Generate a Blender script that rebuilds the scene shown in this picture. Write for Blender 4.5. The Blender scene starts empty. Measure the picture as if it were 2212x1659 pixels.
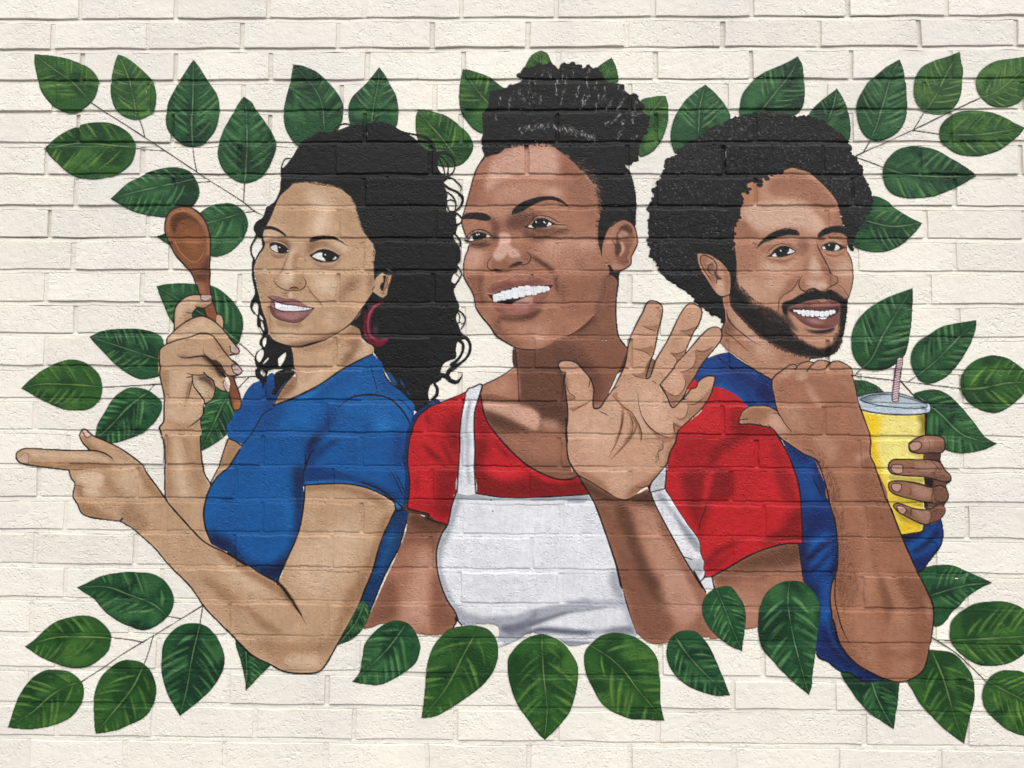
# Painted mural on a white brick wall: three people among leaves.
import bpy, math
import numpy as np
from mathutils import Matrix, Vector

scene = bpy.context.scene
# ---------------------------------------------------------------- camera
# wall plane is Y = 0 (bricks face -Y), X to the right, Z up, pavement at Z = 0
Z0 = 2.38                       # height of the study's zero line above the pavement
FOC = 1250 / math.tan(math.radians(32.0))
CAM = np.array([0.9581927, 0.8823197, -1.6811890]); RX, RY, RZ = -0.0610589, 0.0227899, 0.0055534
def _rot():
    cx, sx, cy, sy, cz, sz = math.cos(RX), math.sin(RX), math.cos(RY), math.sin(RY), math.cos(RZ), math.sin(RZ)
    A = np.array([[1, 0, 0], [0, cx, -sx], [0, sx, cx]]); B = np.array([[cy, 0, sy], [0, 1, 0], [-sy, 0, cy]])
    C = np.array([[cz, -sz, 0], [sz, cz, 0], [0, 0, 1]])
    return C @ A @ B
ROT = _rot()
def w3(v): return Vector((v[0], v[2], -v[1]))
cam_data = bpy.data.cameras.new('camera'); cam = bpy.data.objects.new('camera', cam_data); scene.collection.objects.link(cam)
right, down, fwd = w3(ROT[0]), w3(ROT[1]), w3(ROT[2])
M = Matrix((right, -down, -fwd)).transposed().to_4x4()
M.translation = Vector((CAM[0], CAM[2], Z0 - CAM[1])); cam.matrix_world = M
cam_data.sensor_fit = 'HORIZONTAL'; cam_data.angle_x = math.radians(64.0); cam_data.clip_start = .05; cam_data.clip_end = 200
scene.camera = cam
# ---------------------------------------------------------------- sky, sun, exposure: bright overcast, light from upper left
SUN_EL, SUN_AZ = 54.0, -34.0    # degrees above the horizon; azimuth from straight behind the camera, minus = left
world = bpy.data.worlds.new('World'); scene.world = world; world.use_nodes = True
wn, wl = world.node_tree.nodes, world.node_tree.links
bgn = wn['Background']; bgn.inputs['Strength'].default_value = .15
sky = wn.new('ShaderNodeTexSky'); sky.sky_type = 'NISHITA'; sky.sun_disc = False
sky.sun_elevation = math.radians(SUN_EL); sky.sun_rotation = math.radians(180 + SUN_AZ)
sky.dust_density = 4.0; sky.air_density = 1.0; sky.ozone_density = 1.0
hsv = wn.new('ShaderNodeHueSaturation'); hsv.inputs['Saturation'].default_value = .28
wl.new(sky.outputs[0], hsv.inputs['Color']); wl.new(hsv.outputs[0], bgn.inputs['Color'])
sl = bpy.data.lights.new('sun', 'SUN'); sl.energy = 1.15; sl.angle = math.radians(32); sl.color = (1.0, .965, .91)
sun = bpy.data.objects.new('sun', sl); scene.collection.objects.link(sun)
el, az = math.radians(SUN_EL), math.radians(SUN_AZ)
to_sun = Vector((math.sin(az) * math.cos(el), -math.cos(az) * math.cos(el), math.sin(el)))
sun.rotation_euler = to_sun.to_track_quat('Z', 'Y').to_euler(); sun.location = to_sun * 20
scene.view_settings.view_transform = 'Standard'; scene.view_settings.look = 'None'
scene.view_settings.exposure = 0.53; scene.view_settings.gamma = 1.0; scene.view_settings.use_curve_mapping = False
scene.cycles.max_bounces = 4; scene.cycles.diffuse_bounces = 2; scene.cycles.glossy_bounces = 1; scene.cycles.use_adaptive_sampling = True; scene.cycles.adaptive_threshold = .015; scene.cycles.use_denoising = True
# ---------------------------------------------------------------- paint engine
# The mural is composed in code: spline outlines, strokes and glazes are laid on a
# wall-plane colour grid, which then becomes the colour of the paint film mesh.
RNG = np.random.default_rng(7)
CROPS = {}
def crop_def(k, x0, y0, w, iw=2212.0):
    CROPS[k] = (x0, y0, w / iw)
class St: pass
G_ = St(); G_.c = (0, 0, 1.0)
def canvas(Wc, Hc, T, unit, bg):
    G_.W, G_.H, G_.T, G_.u = Wc, Hc, T, unit
    G_.img = np.empty((Hc, Wc, 3), np.float32); G_.img[:] = bg
    G_.lab = np.zeros((Hc, Wc), np.int16)
    G_.mask = {}; G_.parts = [None]; G_.pidx = {}; G_.bg = np.array(bg, np.float32)
def use(k): G_.c = CROPS[k]
def part(thing, p=None, sub=None):
    key = (thing, p, sub)
    if key not in G_.pidx:
        G_.pidx[key] = len(G_.parts); G_.parts.append(key)
    return G_.pidx[key]
def pts_of(s):
    """'x,y x,yc @K ...' in pixels of the current study -> mural points and corner flags"""
    P, C = [], []
    cx, cy, k = G_.c
    for t in s.split():
        if t[0] == '@':
            cx, cy, k = CROPS[t[1:]]; continue
        c = t[-1] == 'c'
        if c: t = t[:-1]
        a, b = t.split(',')
        P.append((cx + float(a) * k, cy + float(b) * k)); C.append(c)
    return np.array(P, float), np.array(C)
def smooth(P, C, closed, step=2.0):
    n = len(P)
    if n < 3 and not closed:
        m = max(2, int(np.hypot(*(P[-1] - P[0])) / step))
        return P[0] + (P[-1] - P[0]) * np.linspace(0, 1, m)[:, None]
    out = []
    rng = range(n if closed else n - 1)
    for i in rng:
        p1, p2 = P[i], P[(i + 1) % n]
        p0 = P[(i - 1) % n] if (closed or i > 0) else 2 * p1 - p2
        p3 = P[(i + 2) % n] if (closed or i + 2 < n) else 2 * p2 - p1
        d = np.hypot(*(p2 - p1)) + 1e-6
        d0 = np.hypot(*(p1 - p0)) + 1e-6; d3 = np.hypot(*(p3 - p2)) + 1e-6
        m1 = (p2 - p0) / (d0 + d) * d; m2 = (p3 - p1) / (d + d3) * d
        if C[i]: m1 = (p2 - p1)
        if C[(i + 1) % n]: m2 = (p2 - p1)
        t = np.linspace(0, 1, max(2, int(d / step)), endpoint=False)[:, None]
        out.append((2*t**3 - 3*t**2 + 1)*p1 + (t**3 - 2*t**2 + t)*m1 + (-2*t**3 + 3*t**2)*p2 + (t**3 - t**2)*m2)
    if not closed: out.append(P[-1:])
    return np.concatenate(out)
def raster(Q, pad=0):
    """even-odd scanline fill of a closed canvas polygon -> patch"""
    x0 = int(max(0, np.floor(Q[:, 0].min()) - pad)); x1 = int(min(G_.W, np.ceil(Q[:, 0].max()) + 1 + pad))
    y0 = int(max(0, np.floor(Q[:, 1].min()) - pad)); y1 = int(min(G_.H, np.ceil(Q[:, 1].max()) + 1 + pad))
    if x1 <= x0 or y1 <= y0: return None
    w, h = x1 - x0, y1 - y0
    A = Q; B = np.roll(Q, -1, 0)
    up = A[:, 1] < B[:, 1]
    lo = np.where(up[:, None], A, B); hi = np.where(up[:, None], B, A)
    r0 = np.ceil(lo[:, 1] - .5).astype(int); r1 = np.ceil(hi[:, 1] - .5).astype(int)
    n = r1 - r0; k = n > 0
    lo, hi, r0, n = lo[k], hi[k], r0[k], n[k]
    if len(n) == 0: return None
    e = np.repeat(np.arange(len(n)), n)
    rr = np.arange(n.sum()) - np.repeat(np.cumsum(n) - n, n) + r0[e]
    xx = lo[e, 0] + (rr + .5 - lo[e, 1]) / (hi[e, 1] - lo[e, 1]) * (hi[e, 0] - lo[e, 0])
    ok = (rr >= y0) & (rr < y1); rr, xx = rr[ok], xx[ok]
    o = np.lexsort((xx, rr)); rr, xx = rr[o] - y0, xx[o]
    sgn = np.ones(len(rr), np.float32); sgn[1::2] = -1
    ci = np.clip(np.ceil(xx - .5).astype(int) - x0, 0, w)
    d = np.zeros((h, w + 1), np.float32)
    np.add.at(d, (rr, ci), sgn)
    m = np.cumsum(d, 1)[:, :w]
    return x0, y0, x1, y1, np.clip(m, 0, 1)
def box(m, r):
    if r < 1: return m
    for ax in (0, 1):
        c = np.cumsum(m, ax, dtype=np.float64)
        z = np.zeros_like(np.take(c, [0], ax)); c = np.concatenate([z, c], ax)
        n = m.shape[ax]; i = np.arange(n)
        a = np.clip(i - r, 0, n); b = np.clip(i + r + 1, 0, n)
        m = ((np.take(c, b, ax) - np.take(c, a, ax)) / (2*r + 1)).astype(np.float32)
    return m
def blur(m, s):
    r = int(round(s))
    if r < 1: return m
    return box(box(box(m, max(1, r*2//3)), max(1, r*2//3)), max(1, r*2//3))
def put(pt, col, a, part_, clip, force, name):
    if pt is None: return
    x0, y0, x1, y1, m = pt
    if clip is not None:
        for cn in (clip if isinstance(clip, (list, tuple)) else [clip]):
            if cn[0] == '!': m = m * (1 - G_.mask[cn[1:]][y0:y1, x0:x1])
            else: m = m * G_.mask[cn][y0:y1, x0:x1]
    if col is not None:
        al = (m * a)[..., None]
        v = G_.img[y0:y1, x0:x1]
        v += (np.array(col, np.float32) - v) * al
    if part_ is not None:
        L = G_.lab[y0:y1, x0:x1]
        if force: L[m > .5] = part_
        else: L[(m > .3) & (L == 0)] = part_
    if name:
        if name not in G_.mask: G_.mask[name] = np.zeros((G_.H, G_.W), np.float32)
        M = G_.mask[name][y0:y1, x0:x1]; np.maximum(M, m, out=M)
def F(s, col, part=None, name=None, clip=None, a=1.0, b=0.0, closed=True):
    """filled spline shape; b = edge softness in study units"""
    P, C = pts_of(s) if isinstance(s, str) else s
    if b > 3 and part is None: a, b = min(1.0, a * GLZ[0]), b * GLZ[1]
    Q = G_.T(smooth(P, C, True))
    pb = b * G_.u
    pt = raster(Q, int(pb * 2.2) + 1)
    if pt is None: return
    if pb >= .8: pt = pt[:4] + (blur(pt[4], pb),)
    put(pt, col, a, part, clip, part is not None, name)
    return P, C
def brush(Q, R, col, a=1.0, part=None, clip=None, b=0.0, name=None, force=False):
    """round brush along canvas points Q with radii R"""
    pad = int(R.max() + 2 + b * 2.2)
    x0 = int(max(0, Q[:, 0].min() - pad)); x1 = int(min(G_.W, Q[:, 0].max() + pad + 1))
    y0 = int(max(0, Q[:, 1].min() - pad)); y1 = int(min(G_.H, Q[:, 1].max() + pad + 1))
    if x1 <= x0 or y1 <= y0: return
    k = int(np.ceil(R.max() + 1))
    oy, ox = np.mgrid[-k:k+1, -k:k+1]
    base = np.floor(Q).astype(int)
    yy = base[:, 1, None, None] + oy; xx = base[:, 0, None, None] + ox
    d = np.hypot(xx + .5 - Q[:, 0, None, None], yy + .5 - Q[:, 1, None, None])
    cov = np.clip(R[:, None, None] - d + .5, 0, 1).astype(np.float32)
    m = np.zeros((y1 - y0, x1 - x0), np.float32)
    ok = (cov > 0) & (xx >= x0) & (xx < x1) & (yy >= y0) & (yy < y1)
    np.maximum.at(m, (yy[ok] - y0, xx[ok] - x0), cov[ok])
    if b >= .8: m = blur(m, b)
    put((x0, y0, x1, y1, m), col, a, part, clip, force, name)
INK = (40, 31, 29)
GLZ = [1.6, .68]
def glaze(a, b): GLZ[0], GLZ[1] = a, b
LW = .86
def S(s, w=4.2, col=INK, a=1.0, b=0.0, part=None, clip=None, taper=0.0, closed=False, wob=.12, name=None, force=False):
    """brush line, w = width(s) in mural units; taper = share of each end that thins out"""
    P, C = pts_of(s) if isinstance(s, str) else s
    q = smooth(P, C, closed, 1.0 / G_.u * .8)
    if closed: q = np.concatenate([q, q[:1]])
    Q = G_.T(q); n = len(Q); t = np.linspace(0, 1, n)
    if np.isscalar(w): R = np.full(n, w * .5 * (LW if w > 2.5 else 1))
    else: R = np.interp(t, np.linspace(0, 1, len(w)), w) * .5 * LW
    if taper:
        tp = taper if isinstance(taper, tuple) else (taper, taper)
        if tp[0] > 0: R = R * np.clip(t / tp[0] * .8 + .2, 0, 1)
        if tp[1] > 0: R = R * np.clip((1 - t) / tp[1] * .8 + .2, 0, 1)
    if wob:
        k = max(2, n // 25)
        R = R * (1 + wob * np.interp(np.linspace(0, 1, n), np.linspace(0, 1, k), RNG.normal(0, 1, k)))
    brush(Q, np.maximum(R * G_.u, .45), col, a, part, clip, b * G_.u, name, force)
def OUT(s, w=4.2, part=None, **k): S(s, w, part=part, **k)
def hole(s):
    P, C = pts_of(s); pt = raster(G_.T(smooth(P, C, True)))
    if pt is None: return
    x0, y0, x1, y1, m = pt
    v = G_.img[y0:y1, x0:x1]; v += (G_.bg - v) * m[..., None]
    G_.lab[y0:y1, x0:x1][m > .5] = 0
    for M in G_.mask.values(): M[y0:y1, x0:x1][m > .5] = 0
def scatter(s, n, ang, ln, w, cols, a=.6, clip=None, curve=.15, jit=.3, b=0, part=None):
    """n short dabs spread inside a shape"""
    P, C = pts_of(s); q = smooth(P, C, True, 4.0)
    pt = raster(G_.T(q))
    if pt is None: return
    x0, y0, x1, y1, m = pt
    ys, xs = np.nonzero(m > .5)
    if len(ys) == 0: return
    for i in RNG.integers(0, len(ys), n):
        an = (ang(xs[i] + x0, ys[i] + y0) if callable(ang) else np.radians(ang)) + RNG.normal(0, jit)
        L = (ln[0] + (ln[1] - ln[0]) * RNG.random()) * G_.u
        t = np.linspace(-.5, .5, max(3, int(L)))
        dx, dy = np.cos(an), np.sin(an); cv = RNG.normal(0, curve) * L
        Q = np.stack([x0 + xs[i] + dx*t*L - dy*cv*(t*t), y0 + ys[i] + dy*t*L + dx*cv*(t*t)], 1)
        R = (w[0] + (w[1]-w[0])*RNG.random()) * .5 * G_.u * (1 - (2*np.abs(t))**2*.75)
        c = cols[RNG.integers(len(cols))]
        brush(Q, np.maximum(R, .4), c, a * (.6 + .4*RNG.random()), part, clip, b * G_.u)
def fringe(s, n, ang, ln, w, col, a=.9, clip=None, part=None, jit=.2, curve=.15):
    """hairs growing from a line; ang = degrees, start..end"""
    P, C = pts_of(s); q = smooth(P, C, False, 1.0); Qc = G_.T(q)
    for f in np.sort(RNG.random(n)):
        p = Qc[int(f * (len(Qc) - 1))]
        an = np.radians(ang[0] + (ang[1] - ang[0]) * f) + RNG.normal(0, jit)
        L = (ln[0] + (ln[1] - ln[0]) * RNG.random()) * G_.u
        t = np.linspace(0, 1, max(3, int(L)))
        dx, dy = np.cos(an), np.sin(an); cv = RNG.normal(0, curve) * L
        Q = np.stack([p[0] + dx*t*L - dy*cv*t*t, p[1] + dy*t*L + dx*cv*t*t], 1)
        brush(Q, np.maximum(w * .5 * G_.u * (1 - t*.8), .4), col, a, part, clip)
def vnoise(h, w, cell, seed):
    r = np.random.default_rng(seed); gh, gw = int(h/cell) + 3, int(w/cell) + 3
    g = r.normal(0, 1, (gh, gw)).astype(np.float32)
    y = np.arange(h) / cell; x = np.arange(w) / cell
    yi, xi = y.astype(int), x.astype(int); fy, fx = y - yi, x - xi
    fy = fy*fy*(3-2*fy); fx = fx*fx*(3-2*fx)
    a = g[yi][:, xi]*(1-fx) + g[yi][:, xi+1]*fx
    c = g[yi+1][:, xi]*(1-fx) + g[yi+1][:, xi+1]*fx
    return a*(1-fy)[:, None] + c*fy[:, None]
for _k, _v in dict(A=(0,0,640), B=(1860,0,640), C=(0,1395,640), D=(1860,1395,640), E=(0,440,640), F=(0,900,640),
    G=(600,0,640), H=(1240,0,640), I=(1860,440,640), J=(1860,900,640), K=(600,1395,640), L=(1240,1395,640),
    P1=(600,420,360), P2=(600,630,360), P3=(860,280,320,1475.), P4=(860,620,320,1397.), P5=(560,780,480), P6=(480,1080,560),
    P7=(360,880,280), Q1=(1110,340,480), Q2=(1110,620,480), Q3=(1120,480,280), Q4=(1340,720,480), Q5=(960,900,480),
    Q6=(1400,1000,580), Q7=(860,1180,580), M1=(1570,270,560), M2=(1700,540,420), M3=(1670,700,420), M4=(1700,860,480),
    M5=(1860,1180,460), M6=(1800,1350,520)).items():
    crop_def(_k, *_v)
# ---------------------------------------------------------------- painted leaves
# (study, outline from the tip, midrib, tone 0 dark / 1 mid / 2 light, thing key)
LEAVES = [
('A','295,458c 420,470 560,495 680,538 770,590 825,660 835,720 815,800 770,870 700,925 620,955 540,945 460,900 390,830 340,740 315,640 297,550','297,460 420,560 620,700 775,868',1,'TL'),
('A','1000,462c 1050,480 1130,530 1220,610 1290,690 1318,790 1310,900 1270,970 1200,1005 1120,1010 1040,980 980,920 945,820 940,700 960,580 980,510','1000,462 1080,640 1135,850 1150,1005',2,'TL'),
('A','1635,505c 1690,580 1760,690 1830,800 1853,920 1840,1040 1800,1130 1720,1215 1630,1240 1540,1220 1460,1150 1415,1080 1403,1000 1420,880 1480,750 1560,620','1635,505 1630,800 1620,1040 1628,1240',0,'TL'),
('A','2055,812c 2130,870 2163,930 2243,1040 2304,1140 2332,1230 2314,1310 2264,1420 2184,1510 2074,1548 1980,1520 1890,1440 1845,1340 1850,1210 1890,1100 1960,970 2010,880','2055,812 2080,950 2085,1230 2068,1545',0,'TL'),
('A','375,1255c 430,1200 520,1130 660,1065 800,1037 940,1045 1060,1100 1130,1180 1147,1260 1120,1360 1060,1430 960,1485 830,1515 700,1510 590,1465 480,1370 410,1300','375,1255 650,1210 900,1222 1147,1248',1,'TL'),
('E','940,157c 1080,30 1170,-20 1260,-70 1400,-105 1500,-108 1600,-72 1660,10 1682,90 1670,150 1630,215 1540,280 1400,312 1270,300 1130,265 1040,220','940,157 1200,90 1420,40 1640,-10',0,'TL'),
('E','1320,475c 1390,450 1560,340 1690,270 1760,225 1850,200 1950,197 2030,240 2080,310 2090,390 2060,480 2000,560 1920,620 1830,645 1780,640 1650,620 1500,580 1420,540 1360,500','1320,475 1600,400 1900,320 2060,270',0,'TL'),
('E','1325,897c 1400,880 1520,870 1650,875 1780,890 1880,940 1980,1040 2040,1140 2052,1220 2035,1310 2000,1380 1900,1380 1700,1350 1550,1280 1450,1190 1390,1070 1350,970','1325,897 1600,1060 1850,1230 2020,1370',0,'ML'),
('E','757,1320c 850,1275 1000,1255 1130,1252 1260,1270 1350,1310 1380,1350 1390,1450 1390,1560 1360,1640 1270,1670 1180,1678 1060,1620 950,1530 860,1430 800,1370','757,1320 1000,1400 1340,1510',0,'ML'),
('F','180,165c 260,90 350,20 430,-25 530,-65 620,-75 720,-50 800,10 850,80 866,170 850,250 800,310 740,345 650,355 550,345 430,300 320,245 240,200','180,165 350,130 500,130 700,140 866,158',1,'ML'),
('F','800,600c 810,530 830,460 890,360 960,250 1050,180 1130,157 1230,175 1320,230 1367,300 1355,380 1290,470 1200,545 1100,590 970,628 880,615','800,600 930,490 1100,310 1270,185',0,'ML'),
('F','1700,695c 1690,600 1690,450 1740,300 1780,210 1830,170 1900,185 1940,230 1975,300 1985,370 1960,440 1920,530 1900,570 1800,640','1700,690 1800,480 1930,200',0,'ML'),
('C','650,135c 760,85 870,35 1000,10 1150,5 1290,20 1390,80 1450,170 1467,250 1450,330 1410,385 1320,460 1220,497 1120,475 1000,420 880,330 790,230','650,135 900,130 1100,200 1300,280 1410,375',0,'BL'),
('C','215,635c 300,570 380,490 480,420 600,385 700,373 800,390 870,440 925,510 938,580 920,660 870,720 790,780 700,815 600,815 480,780 360,730 280,680','215,635 450,560 700,550 935,560',1,'BL'),
('C','72,1312c 110,1190 150,1080 220,960 300,880 380,835 470,830 580,845 650,890 700,950 712,1030 690,1110 630,1200 530,1270 400,1310 270,1330 150,1325','72,1312 270,1190 430,1050 560,970 690,930',1,'BL'),
('C','810,1370c 800,1280 795,1130 810,1000 850,900 920,820 1020,755 1100,748 1200,770 1270,840 1310,940 1320,1020 1300,1110 1250,1200 1180,1255 1080,1300 960,1345','810,1370 980,1160 1120,980 1220,780',1,'BL'),
('C','1520,1220c 1460,1120 1400,990 1365,850 1368,720 1390,590 1450,510 1540,450 1650,435 1740,460 1810,530 1870,630 1895,730 1880,830 1830,930 1750,1030 1650,1120','1520,1220 1580,980 1620,740 1690,440',0,'BL'),
('K','5,1000c -5,900 -40,760 -80,575 20,560 150,640 220,760 130,870','5,1000 10,800 0,640',0,'under_elbow'),
('G','405,548c 500,565 600,610 680,680 760,770 810,860 823,950 800,1050 740,1150 640,1220 540,1250 450,1235 370,1150 330,1050 325,930 350,800 380,680','405,548 560,720 640,870 665,1100',0,'hair_left'),
('G','1128,570c 1180,640 1215,710 1260,790 1285,880 1288,970 1270,1070 1150,1150 1000,1120 900,1080 870,1000 870,900 900,820 960,760 1040,680','1128,570 1115,720 1080,900 1060,1050',0,'hair_mid'),
('G','1450,927c 1560,935 1680,975 1780,1040 1870,1120 1915,1200 1920,1250 1890,1320 1840,1375 1770,1405 1680,1408 1600,1390 1520,1320 1460,1200 1435,1080 1435,1000','1450,927 1540,1040 1640,1150 1780,1330',1,'hair_right'),
('G','1832,580c 1940,610 2050,650 2120,700 2170,740 2300,800 2350,950 2250,1100 2100,1130 2000,1130 1930,1095 1870,1030 1820,950 1802,850 1805,750 1815,660','1832,580 1950,760 2050,880',1,'bun_left'),
('H','280,424c 330,450 360,510 375,550 300,620 200,620 145,580 155,540 190,480 230,445','280,424 270,540',1,'bun_top'),
('H','875,487c 910,560 930,630 928,690 850,700 780,650 745,590 800,535','875,487 845,600 820,660',1,'bun_right'),
('H','1330,810c 1350,880 1352,980 1335,1080 1300,1180 1240,1260 1170,1310 1110,1318 1090,1200 1080,1000 1125,850 1220,818','1330,810 1200,960',2,'bun_side'),
('H','1665,715c 1740,780 1820,870 1865,940 1875,1000 1800,1150 1600,1280 1420,1300 1385,1230 1370,1150 1385,1060 1420,970 1480,870 1560,790','1665,715 1620,900 1605,1130',0,'afro_left'),
('B','302,480c 340,550 352,660 360,780 350,880 310,950 250,985 100,1000 -100,1050 -188,980 -188,900 -165,800 -100,710 0,625 120,570 230,520','302,480 250,610 100,800 0,930',0,'afro_top'),
('B','630,752c 680,830 720,920 748,1030 750,1130 735,1180 650,1150 500,1050 400,980 420,930 500,850 580,790','630,752 600,900 560,1010',0,'afro_right'),
('B','1160,502c 1190,580 1210,690 1222,820 1225,930 1205,1020 1160,1100 1080,1160 980,1192 890,1165 830,1090 800,980 800,880 830,800 900,690 960,640 1060,560','1160,502 1090,650 1020,880 970,1050 925,1160',0,'TR'),
('B','1668,440c 1680,520 1695,590 1690,690 1680,790 1650,870 1600,930 1530,965 1450,965 1370,940 1310,880 1280,800 1280,710 1310,620 1360,560 1440,520 1560,480','1668,440 1570,600 1470,800 1375,945',2,'TR'),
('B','2230,480c 2260,600 2230,760 2190,850 2120,890 2030,908 1930,890 1860,830 1820,770 1805,690 1830,620 1890,560 1980,515 2080,500','2225,560 2080,700 1950,790 1845,825',2,'TR'),
('B','2215,1080c 2130,1040 2040,990 1930,950 1800,932 1660,945 1560,1000 1510,1060 1495,1130 1510,1190 1570,1250 1650,1300 1780,1320 1900,1305 2000,1270 2090,1210 2160,1150','2215,1080 1900,1130 1700,1140 1500,1130',1,'TR'),
('B','1810,1480c 1700,1400 1600,1340 1480,1270 1360,1240 1240,1238 1140,1270 1060,1340 1020,1420 1022,1500 1050,1580 1110,1640 1200,1670 1320,1672 1460,1655 1600,1600 1720,1540','1810,1480 1500,1490 1200,1470 1020,1412',0,'TR'),
('I','1352,362c 1240,310 1130,240 1060,180 1000,145 930,138 850,200 780,400 770,540 830,580 900,600 980,607 1080,592 1170,550 1240,490 1300,430','1352,362 1100,390 860,340',0,'cheek'),
('I','1272,912c 1275,1000 1268,1110 1255,1250 1235,1370 1200,1480 1130,1550 1050,1595 940,1605 850,1585 790,1520 755,1420 760,1300 790,1210 870,1110 960,1040 1080,980 1190,940','1272,912 1130,1130 1010,1330 920,1510 850,1580',0,'MR'),
('I','1812,1180c 1805,1260 1770,1360 1720,1450 1650,1560 1580,1640 1480,1700 1400,1718 1330,1690 1280,1610 1255,1530 1265,1440 1310,1370 1400,1310 1500,1245 1620,1210 1720,1195','1812,1180 1600,1390 1450,1540 1310,1650',0,'MR'),
('J','2290,80c 2150,-40 2060,-90 1970,-110 1900,-105 1800,-70 1710,10 1680,100 1685,180 1720,260 1780,310 1860,355 1960,372 2040,350 2120,300 2212,215 2260,150','2250,110 2050,125 1850,165 1690,170',1,'MR'),
('J','1982,632c 1920,600 1870,560 1800,470 1720,370 1650,290 1570,220 1500,185 1420,177 1340,190 1280,215 1290,300 1300,450 1395,570 1520,660 1560,690 1640,710 1750,710 1850,690 1920,665','1982,632 1700,560 1500,380 1300,220',0,'MR'),
('J','785,97c 870,105 950,135 1010,180 1030,210 900,230 800,230 770,160','790,150 900,170 1010,190',0,'MR'),
('D','1942,95c 1850,50 1780,20 1720,-5 1640,-40 1560,-56 1450,-50 1310,0 1350,150 1400,350 1455,462 1500,460 1550,420 1590,360 1650,300 1720,230 1770,190 1850,140','1942,95 1700,120 1420,200',0,'BR'),
('D','2330,560c 2300,400 2212,320 2100,265 2000,252 1900,255 1800,270 1720,310 1640,370 1595,430 1585,500 1585,560 1605,610 1660,680 1740,740 1830,790 1930,800 2030,790 2120,760 2212,700','2300,540 2000,560 1800,570 1590,580',1,'BR'),
('D','1710,1452c 1590,1370 1460,1250 1340,1120 1260,990 1230,930 1300,800 1400,670 1480,665 1570,675 1640,710 1700,770 1760,850 1785,930 1795,1030 1780,1140 1750,1250 1730,1350','1700,1440 1610,1180 1560,1000 1520,880 1430,670',1,'BR'),
('D','2300,1387c 2212,1385 2100,1350 2000,1280 1920,1200 1870,1130 1858,1050 1870,980 1895,930 1950,870 2030,838 2120,835 2212,855 2300,950','2300,1140 2212,1090 1900,925',1,'BR'),
('D','1112,1330c 1020,1270 920,1200 830,1110 750,1000 690,910 668,845 800,830 1000,900 1150,930 1155,1000 1140,1130 1125,1230','1112,1330 980,1090 920,920',0,'under_arm'),
]
FRONT = [
('K','780,620c 830,520 900,380 950,290 990,240 1030,280 1045,340 1020,430 960,520 880,580','780,620 930,430 1005,260',0,'blue_gap'),
('K','900,930c 960,850 985,730 1000,630 1040,560 1120,480 1200,430 1290,415 1370,440 1430,510 1465,600 1468,680 1440,760 1380,820 1280,890 1180,940 1080,957 980,945','900,930 1050,800 1200,650 1350,450',0,'row1'),
('K','1485,1233c 1500,1120 1515,960 1530,800 1570,660 1620,580 1700,500 1800,465 1900,455 2000,470 2080,520 2120,600 2130,690 2100,820 2020,940 1900,1040 1780,1120 1650,1200 1560,1230','1485,1233 1680,1000 1850,680 1975,465',1,'row2'),
('L','310,1420c 260,1370 180,1260 100,1150 40,1020 5,880 0,740 40,670 120,590 200,545 290,530 380,555 470,610 540,700 590,800 590,920 565,1050 530,1170 470,1260 400,1340','310,1420 330,1150 300,850 285,535',1,'row3'),
('L','1322,1260c 1180,1250 1030,1240 900,1190 800,1120 720,990 660,860 643,740 660,660 720,590 800,535 900,520 1000,530 1100,570 1200,650 1260,740 1275,850 1285,950 1285,1080 1300,1180','1320,1258 1100,1000 980,840 850,720 690,620',1,'row4'),
('L','1870,1040c 1750,1045 1620,1010 1500,950 1400,860 1350,760 1338,680 1360,580 1420,520 1500,497 1580,510 1660,580 1720,670 1770,790 1810,880 1840,960','1865,1035 1650,850 1500,680 1410,545',0,'row5'),
('L','1975,670c 1880,630 1780,560 1700,480 1650,390 1640,300 1660,220 1720,160 1800,130 1880,130 1940,200 1985,280 2003,370 1998,480 1985,580','1970,665 1890,470 1820,290 1755,140',0,'row6'),
('D','395,1040c 300,960 180,850 80,740 17,670 -22,580 -35,440 -22,320 17,220 70,150 150,100 230,82 330,88 400,130 460,210 488,300 480,420 465,560 450,680 430,850 420,960','395,1040 300,700 240,430 220,250 230,85',0,'row7'),
]
STEMS = [
('TL','A','775,870 880,940 1100,1080 1390,1270 1660,1450 1780,1530 1985,1659 @E 2055,185 2150,260 2219,297'),
('TL','A','1180,1010 1205,1080 1225,1160'),('TL','A','1147,1250 1240,1262 1395,1272'),('TL','A','1628,1240 1640,1340 1662,1450'),
('TL','E','1665,17 1770,12'),('TL','E','2065,30 2060,110 2055,185'),('TL','E','2065,272 2150,262'),
('ML','E','2025,1378 2085,1430 2145,1490'),('ML','F','870,158 1000,150 1150,143 1300,133 1380,128'),('ML','F','1310,133 1260,188'),
('ML','F','1960,78 2050,70 2170,65'),('ML','F','2100,72 2010,165'),
('BL','C','690,930 860,820 1050,690 1300,540 1530,400 1715,285'),('BL','C','940,558 1080,572 1210,597'),('BL','C','1220,780 1260,670 1295,540'),
('BL','C','1690,435 1715,285'),('BL','C','1410,378 1530,398'),
('TR','B','1845,825 1600,940 1270,1100 850,1290 770,1330'),('TR','B','1365,955 1320,1030 1275,1100'),('TR','B','1270,1100 1380,1115 1495,1133'),
('TR','B','920,1180 855,1285'),('TR','B','780,1325 900,1365 1020,1412'),
('MR','J','770,58 900,75 1120,100 1170,107 1240,113 1450,140 1685,168'),('MR','I','780,1650 850,1580'),('MR','J','1240,108 1310,60'),('MR','J','1175,110 1275,220'),
('BR','D','1420,545 1650,700 1890,925'),('BR','D','1460,578 1585,580'),('BR','D','1415,620 1430,668'),
]
TONE = [((40,84,50),(23,56,38),(86,136,80),(128,164,108)), ((52,95,44),(34,70,36),(98,140,62),(142,162,94)), ((60,102,52),(45,82,44),(106,144,66),(150,162,94))]
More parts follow.
